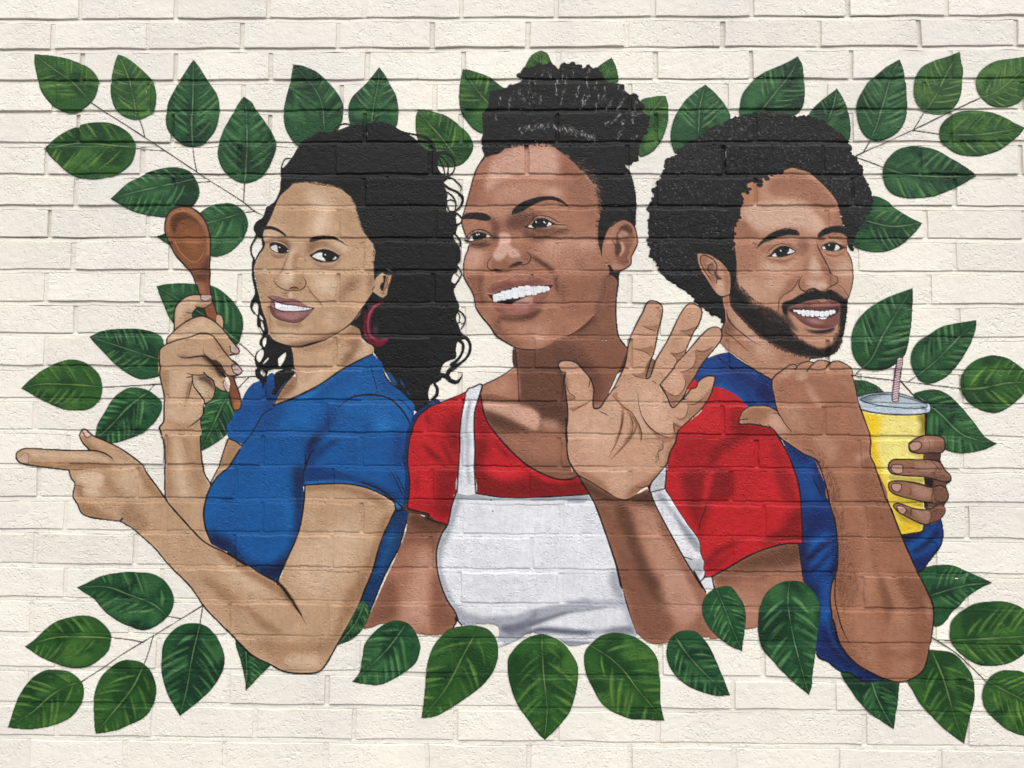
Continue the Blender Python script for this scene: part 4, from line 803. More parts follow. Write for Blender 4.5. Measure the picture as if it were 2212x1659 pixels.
    F('560,500 800,480 1000,490 1180,540 1170,640 1000,620 850,680 700,740 500,700 400,640', SK2L, clip=c, a=.35, b=26); F('1000,600 1100,540 1190,570 1190,640 1130,650', SK2L, clip=c, a=.6, b=12)
    F('120,780 250,760 500,760 640,800 640,880 480,900 420,860 300,820 130,830', SK2L, clip=c, a=.25, b=12)
    F('1240,480 1500,480 1620,700 1620,1000 1500,900 1400,780 1280,640', SK2D, clip=c, a=.3, b=26); F('150,450 240,430 300,560 250,700 160,740', (150, 98, 76), clip=c, a=.45, b=16)
    F('640,840 860,830 1000,840 860,920 800,1000 640,1020 560,960', SK2DD, clip=c, a=.5, b=18); F('420,880 480,920 500,1040 470,1180 400,1130 430,1000 380,900', SK2DD, clip=c, a=.5, b=14)
    F('100,920 250,910 400,960 300,1000 150,1080', SK2, clip=c, a=.4, b=14); F('780,1010 950,1090 1150,1020 1300,1040 1100,1100 900,1130 780,1080', SK2DD, clip=c, a=.55, b=13)
    F('160,1170 400,1160 380,1210 200,1230', SK2DD, clip=c, a=.6, b=8)
    F('1100,1120 1300,1110 1600,1140 1580,1240 1300,1220 1150,1260 980,1200', SK2L, clip=c, a=.5, b=17); F('880,1240 1150,1210 1170,1420 1000,1350', SK2L, clip=c, a=.25, b=18)
    F('150,1240 280,1240 330,1300 300,1400 160,1490 120,1400', SK2L, clip=c, a=.55, b=17)
    F('1180,1220 1400,1230 1560,1300 1500,1480 1200,1480', SK2L, clip=c, a=.2, b=26); F('1360,1360 1440,1340 1500,1440 1400,1460', (142, 92, 72), clip=c, a=.3, b=12)
    use('Q3')
    F('780,720 900,700 1000,760 990,940 1080,1000 1190,1110 1180,1160 1060,1180 990,1170 940,1100 860,1200 800,1245 720,1240 660,1170 680,1070 760,960 790,840', (216, 174, 154), clip=c, a=.85, b=5)
    F('600,1200 560,1300 640,1400 860,1440 1000,1380 900,1200 840,1240 720,1260 660,1190', SK2D, clip=c, a=.4, b=10)
    F('1380,1120 1500,1180 1700,1300 1860,1440 1760,1420 1560,1290 1420,1190', SK2DD, clip=c, a=.65, b=7)
    F('960,1360 1060,1300 1180,1260 1230,1290 1160,1320 1060,1360', (58, 36, 32), clip=c, a=.75, b=4); F('1080,1290 1130,1262 1225,1262 1200,1295 1120,1300', (24, 18, 18), clip=c)
    F('660,1405 720,1400 850,1445 760,1465 690,1440', (62, 40, 34), clip=c, a=.9, b=2)
    F('560,1280 640,1180 620,1330 600,1400', SK2L, clip=c, a=.3, b=7); F('1200,1060 1330,1080 1380,1180 1330,1270 1260,1280 1240,1160', SK2D, clip=c, a=.35, b=9)
    S('650,1140 580,1230 552,1300 560,1370 640,1420 720,1400 860,1448 960,1440 1050,1400', [2, 3, 3.2, 3.2, 3.2, 3, 3, 2], (60, 34, 28), a=.95, taper=.1)
    S('980,1385 1030,1330 1120,1275 1220,1268', 3, (50, 30, 26), a=.9, taper=.15); S('1160,1318 1260,1315 1340,1280 1390,1200 1380,1130 1300,1045', [2, 2.8, 3, 3, 2.6, 2], (60, 34, 28), a=.95, taper=.12)
    # chin, cheeks and jaw
    use('Q2')
    F('130,260 260,240 300,420 360,560 300,640 230,520 180,400', SK2D, clip=c, a=.5, b=16); F('270,250 330,240 300,400 340,560 290,480', SK2DD, clip=c, a=.35, b=8)
    F('480,700 700,710 900,640 980,600 900,720 700,760 520,740', SK2DD, clip=c, a=.6, b=9); F('600,820 850,800 1050,760 1100,820 950,920 700,900', SK2L, clip=c, a=.3, b=24); F('880,900 1000,880 1060,930 930,1020 880,1000', SK2L, clip=c, a=.35, b=17)
    F('430,680 520,800 640,960 780,1030 680,1050 540,970 420,830', SK2D, clip=c, a=.5, b=13); F('1130,220 1170,340 1180,460 1140,420 1120,330', SK2DD, clip=c, a=.5, b=8); F('1200,300 1260,450 1220,560 1180,480', SK2D, clip=c, a=.5, b=10)
    F('1240,260 1650,250 1700,330 1640,560 1450,720 1300,700 1230,500', SK2D, clip=c, a=.28, b=26); F('1690,260 1740,200 1690,420 1640,600 1560,690 1640,480', SK2DD, clip=c, a=.55, b=12)
    S('100,210 105,260 140,330 210,460 240,600 300,700 400,820 470,920 560,985 680,1050 790,1075 900,1080', [3.4, 3.4, 3.6, 4, 4, 4, 4.2, 4.4, 4], part=face)
    S('1660,560 1690,420 1700,320', 2.6, SK2DD, a=.6, taper=.3); S('900,1080 1000,1060 1100,985', 4, SK2DD, a=.6, b=2, taper=(0, .5))
    use('Q1'); S('100,1510 100,1420 122,1310 152,1240 158,1200', 3.4, part=face); S('130,1100 105,1030 85,960 85,900 110,800 140,700 200,480 222,400 260,310 330,220', 4, part=face)
    # hairline
    fringe('560,120 650,85 760,80 860,72', 20, (-80, -60), (2, 6), 1.8, SK2L, part=face); fringe('860,72 960,66 1080,74', 30, (-100, -60), (3, 9), 1.8, SK2L, part=face)
    fringe('1130,95 1220,150 1300,200 1360,280', 26, (25, 20), (10, 30), 1.8, K_HAIR, a=.85); fringe('1300,215 1400,330 1480,430 1560,530', 30, (12, 35), (18, 44), 1.8, (196, 146, 122), a=.65); fringe('1270,200 1340,260 1420,350', 22, (15, 25), (14, 40), 2, K_HAIR, a=.9)
    fringe('1500,430 1580,520 1610,640 1640,760', 40, (45, 60), (8, 20), 1.7, (182, 130, 104), a=.6); fringe('1520,430 1600,560 1630,720 1640,860', 60, (190, 215), (3, 12), 1.7, K_HAIR, a=.7)
    F('1620,920 1660,900 1720,900 1740,980 1700,1080 1660,1200 1660,1330 1640,1260 1615,1150', K_HAIR, part=hair); fringe('1625,900 1615,1000 1620,1120 1640,1240', 30, (190, 170), (3, 9), 1.7, K_HAIR, a=.7)
    fringe('1740,990 1800,930 1720,1060', 20, (20, 60), (4, 10), 1.5, (150, 100, 78), a=.6)
    # ---- brows
    bro = part(T, 'face', 'eyebrow'); use('Q3')
    F('75,440 85,390 140,330 260,310 400,308 520,330 590,375 625,415 600,455 540,475 440,465 320,445 200,435 120,440', (34, 30, 31), part=bro, b=.5)
    F('1025,345 1030,280 1070,220 1140,160 1260,90 1400,40 1540,5 1700,-10 1850,0 1960,50 2060,130 2170,240c 2080,180 1980,130 1880,85 1760,70 1640,85 1500,135 1380,195 1260,270 1180,310 1090,335', (32, 28, 29), part=bro, b=.5)
    # ---- eyes
    eye = part(T, 'face', 'eye'); eye2 = part(T, 'face', 'eye2')
    F('150,790 200,720 290,660 380,640 480,650 580,700 660,775 560,800 400,850 250,880 180,880', (150, 110, 90), part=eye)
    F('190,870 215,780 260,720 340,690 440,690 540,730 640,775 560,790 450,815 320,850 250,870', (30, 26, 27), part=eye, b=.4)
    F('205,840 225,795 258,765 265,800 285,835 230,852', (238, 234, 228), part=eye); F('535,785 545,745 610,770 580,782', (238, 234, 228), part=eye)
    F('335,740 350,725 365,740 350,755', (250,)*3); F('383,728 393,718 403,728 393,738', (250,)*3)
    S('150,800 200,725 290,660 380,640 480,650 580,700 660,780', 3, (40, 28, 26)); S('200,880 290,850 420,815 560,790 650,780', 2.2, (220, 190, 170), a=.5); S('195,875 320,848 450,815', 3, (34, 26, 26), a=.9)
    fringe('180,790 240,710 330,675 440,680', 18, (-130, -80), (2.5, 4.5), 1.1, (226, 196, 174), a=.8)
    F('100,830 150,830 200,850 200,880 150,878', (24, 20, 20), part=eye); fringe('100,850 170,840', 8, (-150, -110), (3, 6), 1.6, (24, 20, 20), part=eye)
    S('210,915 300,930 420,925 520,890 570,860', 2.2, (70, 40, 34), a=.9, taper=.2); F('200,880 340,860 540,830 500,890 400,920 250,920', SK2DD, clip=c, a=.55, b=3); S('230,960 330,990 480,970 570,930', 2, (80, 48, 40), a=.5, taper=.3)
    F('1285,590 1350,530 1430,440 1500,385 1580,375 1700,390 1820,440 1920,500 1900,540 1780,560 1700,600 1560,615 1440,608 1340,600', (152, 112, 92), part=eye2)
    F('1290,590 1400,540 1450,470 1500,430 1600,420 1680,430 1760,470 1850,520 1890,545 1780,560 1700,600 1580,612 1470,605 1400,605', (30, 26, 27), part=eye2, b=.4)
    F('1335,585 1395,548 1410,575 1450,605 1390,603', (238, 234, 228), part=eye2); F('1700,580 1720,540 1735,500 1790,535 1760,560', (238, 234, 228), part=eye2)
    F('1477,495 1492,480 1507,495 1492,510', (250,)*3); F('1630,495 1645,480 1660,495 1645,510', (250,)*3); F('1660,515 1668,507 1676,515 1668,523', (250,)*3)
    S('1280,590 1350,530 1430,440 1490,388 1580,372 1700,388 1830,440 1930,505 2020,515', [3.5, 3, 3, 3, 3, 3, 2], (40, 28, 26), taper=(0, .2)); fringe('1480,420 1560,405 1660,412 1760,455 1880,520', 26, (-100, -60), (2.5, 4.5), 1.1, (226, 196, 174), a=.85)
    S('1290,592 1420,610 1560,620 1660,605', 2.4, (40, 28, 28)); S('1500,618 1600,612 1660,605', 2, (226, 200, 180), a=.6); S('1290,610 1380,690 1500,720 1640,715 1780,670 1900,600', 2.6, SK2DD, a=.55, b=1, taper=.25)
    S('1880,545 2000,545 2080,560 2120,590', 2.4, SK2DD, a=.9, taper=(0, .4)); S('1930,640 2040,640 2140,655', 2.2, SK2DD, a=.7, taper=.3); S('1900,525 2050,530', 2, SK2L, a=.6, taper=.3); S('1920,590 2080,590', 2, SK2L, a=.5, taper=.3)
    F('1400,620 1700,630 1850,590 1700,690 1500,700', SK2DD, clip=c, a=.45, b=6)
    # ---- mouth
    use('Q2'); lip = part(T, 'face', 'lips'); teeth = part(T, 'face', 'teeth'); LP = (158, 102, 88)
    F('365,440 400,380 440,320 560,295 660,250 780,240 900,260 1040,310 1130,350c 1080,450 1000,550 920,620 800,680 660,695 540,680 460,630 430,580 420,520 380,470', LP, part=lip, name='w2lip')
    F('390,420 600,380 800,350 1000,330 1130,350 900,300 700,300 500,350', (124, 72, 62), clip='w2lip', a=.55, b=8); F('480,640 700,690 900,620 1060,480 900,560 700,600 520,600', (132, 80, 70), clip='w2lip', a=.5, b=8)
    F('520,600 700,620 850,580 800,640 640,665', (196, 142, 126), clip='w2lip', a=.55, b=13); F('620,280 780,250 900,275 800,310 650,320', (192, 138, 122), clip='w2lip', a=.4, b=10)
    F('370,455c 430,455 500,420 700,370 900,355 1115,350c 1050,410 980,440 860,470 760,500 640,565 540,555 460,540 400,490', (26, 22, 23), part=lip, clip=None, b=.5)
    F('440,470 500,445 600,420 720,385 840,372 960,370 1060,378 1040,400 960,415 840,440 740,465 620,490 500,510 460,520', (247, 247, 250), part=teeth, b=.4)
    for x, y0, y1, w in ((458,452,545,30),(500,438,528,34),(552,415,522,40),(612,405,508,44),(680,380,502,50),(752,364,488,52),(824,356,468,50),(892,360,462,46),(950,358,440,38),(1000,360,432,34),(1044,364,418,28)):
        F('%d,%d %d,%d %d,%d %d,%d %d,%d %d,%d %d,%d %d,%d' % (x-w*.66-6,y0+12,x-4,y0,x+w*.6,y0+8,x+w*.76+4,(y0+y1)/2,x+w*.6+6,y1-10,x+6,y1,x-w*.56,y1-6,x-w*.76-2,(y0+y1)/2), (247, 247, 250), part=teeth)
    for s in ('455,500 480,545', '500,470 512,525', '560,440 575,515', '625,420 640,500', '700,390 735,490', '770,372 800,455', '850,368 870,458', '925,372 925,435', '985,372 985,425', '1035,375 1030,412'): S(s, 1.3, (206, 209, 220), a=.5, taper=.3)
    F('640,565 760,505 880,475 850,560 740,575', (196, 152, 138), clip='w2lip', a=.7, b=4)
    S('400,330 440,318 560,292 660,250 780,238 900,258', 2.2, (214, 170, 148), a=.7, b=.6, taper=.25); S('360,440 400,448 440,448', 2, (214, 176, 158), a=.7, taper=.3); S('1100,360 1060,470 960,560', 2.4, (206, 158, 138), a=.5, taper=.3)
    S('1130,350 1150,270 1160,240', 2.6, SK2DD, a=.6, taper=.3); S('470,650 560,690 680,700 800,680 900,630', 2.6, (80, 46, 38), a=.6, b=.8, taper=.3)
    S('485,740 505,745 512,765 495,782 478,765 485,740', 1.8, (84, 48, 38), a=.7); F('488,758 500,758 500,770 490,770', (70, 34, 28))
    # ---- red shirt
    use('Q5'); S('480,400 300,520 240,620 200,740 170,900 163,1050 185,1250 180,1400 165,1560', 26, (19, 52, 98), part=part('woman_blue', 'shirt')); S('165,1560 195,1582 400,1640 @Q7 700,325 880,385', 18, SK2DD, part=arm)
    use('Q5'); glaze(1.25, .85)
    F('430,420 300,520 240,620 200,740 170,900 165,1050 185,1250 180,1400 165,1560 195,1580 400,1640 @Q7 800,360 880,385 900,350 930,200 970,80 1150,95 1400,130 1700,130 2000,115 2200,100 2160,0 @Q5 2080,1205 2000,1240 1850,1240 1680,1180 1500,1080 1300,900 1160,740 1060,600 1010,460 985,300 970,270 820,265 700,320 560,380', RD, part=shirt, name='w2rd')
    c = 'w2rd'
    F('550,650 620,570 740,480 770,640 745,1000 720,1380 660,1659 500,1659 480,1300 500,1130 720,1080 640,900 600,760', RDD, clip=c, a=.7, b=16)
    F('380,880 480,960 600,1060 560,1060 440,1000 370,920', RDD, clip=c, a=.9, b=7); F('540,800 600,900 650,1000 690,1080 640,1060 570,930', RDD, clip=c, a=.9, b=7); F('330,530 410,540 450,690 420,640', RDD, clip=c, a=.6, b=9)
    F('320,820 380,900 400,960 340,880', RDD, clip=c, a=.5, b=7); F('260,640 380,580 420,700 400,800 250,760', RL, clip=c, a=.4, b=17); F('190,1500 300,1560 500,1620 640,1640 640,1500 300,1470', RDD, clip=c, a=.35, b=9)
    F('930,400 985,360 1020,520 1080,640 1060,760 960,740 930,600', RDD, clip=c, a=.55, b=11); F('930,800 1060,800 1080,900 1000,1100 1080,1200 1300,1260 1540,1240 1560,1440 930,1400', RDD, clip=c, a=.85, b=13)
    F('1100,760 1300,960 1340,1040 1250,980 1170,890', RDD, clip=c, a=.6, b=8); F('1540,1200 1700,1270 1900,1290 2080,1260 2200,1400 1560,1450', RDD, clip=c, a=.95, b=6); F('1080,1130 1400,1140 1500,1180 1300,1240 1100,1200', RL, clip=c, a=.6, b=11)
    F('250,1240 290,1240 280,1380 250,1380', RDD, clip=c, a=.4, b=8)
    S('420,425 300,520 240,620 200,740 170,900 163,1050 185,1250 180,1400 165,1560 195,1582 400,1640 @Q7 700,325 880,385', 4.4, part=shirt); S('430,420 560,370 700,315 820,262', 4.2, part=shirt)
    S('985,300 1010,460 1060,600 1160,740 1300,900 1500,1080 1680,1182 1850,1242 2000,1242 2075,1205', 5, part=shirt); S('2075,1205 2130,1300 2212,1400', 4.4, part=shirt)
    # right sleeve
    use('Q6')
    F('1190,0 1100,90 1000,160 965,230 950,300 880,480 862,600 850,730 900,820 960,920 1060,1070 1165,1220 1180,1340 1210,1420 1205,1480 1225,1510 1212,1565 1270,1560 1330,1530 1450,1465 1600,1375 1760,1305 1950,1252 2120,1245 2130,1225 2125,1050 2115,850 2090,680 2040,520 1980,380 1900,240 1860,180 @Q4 2212,1230 2100,1130 1950,1050 1850,1035 1700,1000 1600,950 1500,1100 1480,1200 1300,1300', RD, part=shirt, name='w2rs')
    c = 'w2rs'
    F('1480,100 1640,140 1860,180 1900,240 1700,250 1500,330 1380,420 1300,520 1230,520 1310,360 1420,260 1500,220', RDD, clip=c, a=.75, b=13); F('960,260 1300,260 1250,440 1150,520 920,520 950,330', RDD, clip=c, a=.35, b=20)
    F('1200,560 1300,560 1230,700 1210,900 1180,1020 1150,1100 1060,920 1010,680 1010,580', RDD, clip=c, a=.7, b=13); F('1320,560 1470,580 1470,820 1290,850 1230,1000 1200,1180 1170,1200 1180,1020 1250,800', RDD, clip=c, a=.75, b=12)
    F('1230,600 1300,560 1260,780 1210,900 1215,720', RL, clip=c, a=.55, b=8); F('1880,560 1990,580 2060,760 2080,850 1960,850', RDD, clip=c, a=.55, b=12); F('1950,1080 2000,980 2110,900 2110,1200 1900,1210 1750,1270 1800,1190', RDD, clip=c, a=.7, b=12)
    F('1220,1440 1300,1320 1450,1240 1600,1190 1500,1260 1350,1350 1260,1450', RDD, clip=c, a=.75, b=9); F('1240,1480 1400,1370 1520,1310 1400,1420 1280,1500', RDD, clip=c, a=.5, b=8); F('1220,1120 1500,980 1700,1100 1400,1180 1230,1260', RL, clip=c, a=.2, b=24)
    F('1830,300 1900,320 2000,520 1860,480', RDD, clip=c, a=.35, b=12); F('1010,20 1450,20 1450,200 1000,200', RL, clip=c, a=.25, b=16); F('1460,0 1560,0 1540,120 1640,140 1480,210', RDD, clip=c, a=.5, b=10)
    S('1165,1140 1180,1040 1220,940 1240,860', 3.4, (60, 14, 18), a=.8, taper=.2)
    S('1850,735 900,820', .1, RD, a=0); S('850,735 900,820 960,920 1060,1070 1165,1220 1180,1340 1212,1420 1205,1480 1226,1510 1212,1565', 4.4, part=shirt); S('1212,1565 1270,1560 1330,1530 1450,1465 1600,1375 1760,1305 1950,1252 2125,1245', 4.8, part=shirt)
    S('2130,1245 2130,1200 2125,1050 2115,850 2090,680 2040,520 1980,380 1900,240', 4.8, part=shirt); S('1720,1250 1900,1215 2125,1195', 3, (96, 16, 20), a=.7, taper=(.3, 0)); S('2095,1250 2110,1380 2145,1600', 4, part=arm3)
    # ---- apron
    glaze(1.4, .75); use('Q7'); A_ = (238, 239, 243); AD = (172, 175, 184); ADD = (116, 119, 132)
    F('970,80 1150,95 1400,130 1700,130 2000,115 2205,100 @Q6 150,790 200,880 260,1040 330,1240 400,1460 440,1640 @L 960,90 1000,260 1040,380 1090,540 900,560 700,600 640,620 520,630 440,580 200,520 60,590 -60,640 @K 2130,640 2120,460 1830,450 1780,400 @Q7 985,1265 960,1200 880,1080 820,920 790,780 790,620 830,480 890,380 900,350 940,190', A_, part=ap, name='w2ap')
    c = 'w2ap'
    F('790,620 830,480 900,360 940,200 1000,180 900,500 850,600 830,760 860,900 930,1060 980,1140 1060,1200 1250,1250 1450,1250 1700,1180 1760,1240 1500,1320 1250,1330 1020,1330 940,1180 820,920', AD, clip=c, a=.85, b=7)
    F('980,90 1400,140 2200,110 2210,150 1500,160 1080,150 1000,160 960,180', AD, clip=c, a=.75, b=5); F('2010,150 2190,150 2150,180 2000,170', ADD, clip=c, a=.4, b=5)
    F('1250,1250 1600,1230 1750,1170 2000,1120 2212,1080 2212,1180 1950,1190 1750,1270 1600,1330 1350,1360 1250,1330', AD, clip=c, a=.75, b=7); F('1380,1340 1600,1300 1760,1250 2000,1180 2200,1160 1980,1220 1760,1300 1600,1360 1400,1390', ADD, clip=c, a=.7, b=6)
    F('1280,1330 1400,1400 1600,1380 1780,1340 2212,1380 2212,1420 1800,1400 1500,1440 1340,1420', ADD, clip=c, a=.55, b=7); F('1370,1400 1650,1400 1560,1500 1400,1490', AD, clip=c, a=.45, b=9)
    use('L')
    F('860,0 930,0 980,180 1050,400 1090,540 1050,520 980,300 880,160', AD, clip=c, a=.7, b=12); F('480,260 700,240 980,250 1000,300 800,300 500,290', AD, clip=c, a=.5, b=7); F('200,330 400,290 700,285 850,300 700,330 450,340 240,390', AD, clip=c, a=.8, b=5)
    F('240,470 400,480 560,500 760,500 900,470 1050,470 1060,530 800,520 560,520 400,510', ADD, clip=c, a=.6, b=8); F('200,500 240,480 500,500 750,505 600,520 300,500', (84, 87, 100), clip=c, a=.6, b=4); F('400,430 600,380 800,370 950,380 800,430 500,440', (236, 237, 240), clip=c, a=.6, b=9)
    F('0,480 200,380 230,340 240,380 100,480 0,520', ADD, clip=c, a=.55, b=9); F('440,580 640,590 700,600 520,632 470,610', ADD, clip=c, a=.55, b=5); F('-40,600 60,590 0,640', AD, clip=c, a=.7, b=5)
    F('-40,460 200,480 200,520 0,530', ADD, clip=c, a=.5, b=6)
    use('Q7'); S('985,1265 960,1200 880,1080 820,920 790,780 788,620 830,480 890,380 930,200 970,80', 4.4, part=ap); S('970,80 1150,95 1400,130 1700,130 2000,115 2205,100', 4, part=ap); S('975,1265 1020,1320', 4, part=ap)
    use('Q6'); S('150,790 200,880 260,1040 330,1240 400,1460 440,1640 @L 960,90 1000,260 1040,380 1090,520', 4.6, part=ap)
    # straps
    st = part(T, 'apron_strap', 1); st2 = part(T, 'apron_strap', 2)
    use('Q5')
    F('850,220 900,205 980,175 998,190 985,260 940,400 915,500 912,700 920,900 915,1150 930,1400 720,1385 735,1100 750,900 752,700 765,560 790,420 815,280', A_, part=st, name='w2s1')
    F('860,360 880,360 850,560 830,720 810,900 820,500', AD, clip='w2s1', a=.7, b=5); F('760,560 800,540 790,1000 750,1370 740,1100', AD, clip='w2s1', a=.45, b=7); F('830,730 870,740 850,1000 870,1300 840,1300 820,1000', AD, clip='w2s1', a=.6, b=6)
    S('820,265 850,225 900,210 975,175 1000,185 985,260 940,400 915,500 912,700 920,900 915,1150 930,1395', 4.6, part=st); S('820,265 790,420 765,560 752,700 750,900 735,1100 720,1385', 4.4, part=st)
    use('Q6')
    F('860,500 875,520 862,620 850,735 900,820 960,920 1060,1070 1165,1220 1180,1340 1212,1420 1205,1480 1222,1510 1210,1565 1290,1565 1310,1659 1200,1659 1100,1500 1000,1330 900,1150 830,1020 760,880 718,770 740,670 800,590', A_, part=st2, name='w2s2')
    F('740,680 800,600 850,560 845,730 790,750 730,765', AD, clip='w2s2', a=.4, b=6); F('760,790 830,780 900,900 1000,1040 1150,1220 1170,1300 1050,1150 940,1000 850,900', AD, clip='w2s2', a=.8, b=7); F('930,950 1040,1100 1170,1250 1170,1330 1060,1220', ADD, clip='w2s2', a=.4, b=6)
    F('1020,1370 1110,1395 1200,1400 1210,1500 1150,1560 1060,1450', AD, clip='w2s2', a=.55, b=7)
    S('718,770 850,735', 3.4); S('865,500 862,620 850,735', 3.8); S('718,770 700,710', 3.4); S('1010,1365 1060,1380 1105,1395', 3); S('1180,1600 1215,1565', 4); S('1290,1560 1310,1659', 4, part=st2)
    # ---- waving forearm and hand
    use('Q6'); glaze(1.4, .8)
    F('40,610 150,790 210,900 270,1060 330,1240 400,1450 450,1659 @L 980,180 1040,380 1080,500 1140,570 1220,610 1290,615 1350,600 1450,560 1600,560 1750,530 1700,250 1660,150 1570,0 @Q6 1190,1640 1100,1500 1000,1330 900,1150 830,1020 760,880 705,740 600,780 400,800 200,650', SK2, part=arm2, name='w2wa')
    c = 'w2wa'
    F('60,640 400,810 700,760 780,900 700,900 560,870 380,870 200,850', SK2DD, clip=c, a=.7, b=11); F('150,790 330,880 400,1000 480,1200 600,1500 620,1659 450,1659 380,1380 270,1050', SK2D, clip=c, a=.75, b=15); F('380,900 500,900 560,1050 620,1250 720,1500 790,1659 640,1659 560,1400 450,1150', SK2DD, clip=c, a=.55, b=12)
    F('600,920 740,950 820,1100 960,1350 1050,1540 980,1659 860,1659 740,1400 640,1150', SK2L, clip=c, a=.34, b=16); F('760,900 840,1040 1000,1330 1180,1640 1080,1600 940,1350 800,1080', SK2D, clip=c, a=.45, b=9)
    use('L'); F('1000,100 1180,60 1260,200 1320,330 1400,430 1300,600 1140,560 1060,440', SK2D, clip=c, a=.7, b=13); F('1120,40 1260,40 1330,200 1350,320 1260,260 1180,160', SK2DD, clip=c, a=.4, b=11); F('1320,20 1500,40 1600,200 1640,330 1560,440 1440,440 1360,320 1300,180', SK2L, clip=c, a=.42, b=14); F('1500,20 1660,160 1640,420 1720,530 1500,560 1560,440 1620,300', SK2D, clip=c, a=.4, b=12)
    use('Q6'); S('45,615 150,790 210,900 270,1060 330,1240 400,1450 450,1659', 4.6); S('705,715 718,775 760,880 830,1020 900,1150 1000,1330 1100,1500 1200,1659 @L 1570,0 1670,175', 4.4, part=arm2)
    hd = part(T, 'hand'); 
    use('Q4')
    HP = '190,880 115,830 105,785 130,750 200,738 280,750 350,800 400,860 450,920 490,1000 505,1080 495,1200 505,1270 535,1280 580,1260 640,1170 720,1060 790,930 850,800 880,660 890,600 920,470 960,380 1020,260 1060,190 1090,110 1130,70 1180,68 1240,90 1278,140 1270,250 1240,370 1210,520 1180,660 1155,710 1110,860 1090,935 1105,945 1140,920 1200,740 1270,620 1330,520 1390,400 1440,290 1500,180 1560,110 1620,98 1680,125 1720,170 1715,250 1680,340 1630,420 1590,510 1550,600 1530,670 1570,620 1640,540 1720,450 1800,380 1870,358 1920,375 1945,420 1940,490 1900,560 1800,680 1720,780 1640,920 1560,1040 1510,1150 1540,1080 1600,1060 1650,1040 1680,980 1740,930 1800,912 1870,920 1862,970 1840,1040 1830,1090 1780,1190 1700,1300 1600,1390 1500,1480 1450,1540 1430,1659 @Q6 965,230 950,300 900,400 870,500 800,590 740,660 700,710 640,740 560,800 470,835 400,815 260,730 140,660 45,610 0,550 @Q4 260,2000 200,1659 190,1560 210,1420 210,1280 195,1150 180,1000'
    F(HP, PALM, part=hd, name='w2hd')
    c = 'w2hd'
    F('900,1010 1080,960 1250,1000 1330,1200 1300,1450 1000,1560 900,1300 800,1100', PALML, clip=c, a=.35, b=26); F('250,1330 500,1300 760,1250 800,1400 760,1600 500,1659 260,1600', PALML, clip=c, a=.4, b=24)
    F('1080,880 1100,780 1150,715 1200,740 1150,900 1105,945', (132, 92, 74), part=hd, clip=None, a=.9, b=1)
    # creases painted as tapering brown wedges
    D = PALMD
    F('1050,345 1150,350 1230,335 1205,410 1120,380', D, clip=c, a=.85, b=1.5); F('930,600 1040,600 1180,580 1165,650 1135,685 1080,640 1000,620', D, clip=c, a=.85, b=1.5)
    F('1470,405 1560,395 1660,360 1600,470 1560,430', D, clip=c, a=.85, b=1.5); F('1360,650 1450,655 1540,620 1500,690 1440,770 1435,710', D, clip=c, a=.85, b=1.5)
    F('1645,625 1740,630 1850,580 1790,680 1720,780 1640,900 1580,1010 1550,1060 1510,900 1480,870 1580,840 1630,790 1655,700', D, clip=c, a=.85, b=2); F('1470,870 1530,900 1535,1000 1500,1090 1430,1135 1370,1120 1300,1060 1260,1010 1270,1040 1340,1150 1400,1260 1450,1200 1540,1060 1600,900', D, clip=c, a=.9, b=2)
    F('1290,980 1340,900 1440,860 1510,900 1530,980 1490,1080 1420,1130 1350,1100', PALM, clip=c, a=1, b=1.5); F('1330,960 1440,890 1500,960 1420,1060', PALML, clip=c, a=.4, b=9)
    F('1840,1040 1740,1130 1640,1220 1560,1230 1560,1330 1500,1390 1420,1380 1500,1420 1600,1380 1720,1280 1800,1160', D, clip=c, a=.75, b=3); F('1400,1290 1470,1220 1550,1230 1550,1330 1490,1380 1430,1360', PALM, clip=c, a=1, b=1.5); F('1400,1440 1440,1480 1500,1480 1440,1560 1420,1659 1405,1560', D, clip=c, a=.9, b=2)
    F('930,895 1020,890 1090,850 1080,940 1020,925', D, clip=c, a=.85, b=1.5); F('205,1120 300,1155 225,1190', D, clip=c, a=.8, b=1.5); F('240,1275 340,1245 480,1190 400,1235 270,1310', D, clip=c, a=.8, b=1.5)
    F('710,1130 760,1100 780,1170 840,1240 920,1310 980,1400 1030,1500 1045,1580 1035,1650 1010,1560 970,1440 940,1480 930,1560 860,1659 840,1659 900,1560 915,1440 900,1340 850,1290 840,1400 800,1560 750,1659 740,1659 790,1540 815,1420 825,1300 790,1230 740,1170', D, clip=c, a=.75, b=1.5)
    F('1000,1110 1010,1230 1050,1370 1130,1490 1240,1570 1350,1590 1420,1570 1400,1640 1280,1640 1180,1560 1090,1460 1030,1330', D, clip=c, a=.8, b=1.5); F('1060,1200 1080,1340 1160,1480 1260,1560 1380,1570 1390,1400 1300,1200 1150,1130', PALML, clip=c, a=.3, b=18)
    F('190,900 230,1000 210,1130 215,1280 205,1130', D, clip=c, a=.5, b=6); F('440,960 500,1010 500,1180 470,1100', D, clip=c, a=.5, b=7)
    use('Q6')
    F('450,0 470,100 440,220 400,320 330,450 380,340 430,200', D, clip=c, a=.7, b=1.5); F('490,20 560,120 540,220 460,330 350,460 450,370 560,240 590,130 560,60', D, clip=c, a=.75, b=1.5); F('600,120 630,200 635,300 620,240', D, clip=c, a=.7, b=1.5)
    F('740,210 820,260 960,260 870,310 830,320 820,370 790,400 770,500 765,440 800,370 825,300 790,270', D, clip=c, a=.75, b=1.5); F('940,120 1000,160 970,220 950,290 930,200', D, clip=c, a=.8, b=2)
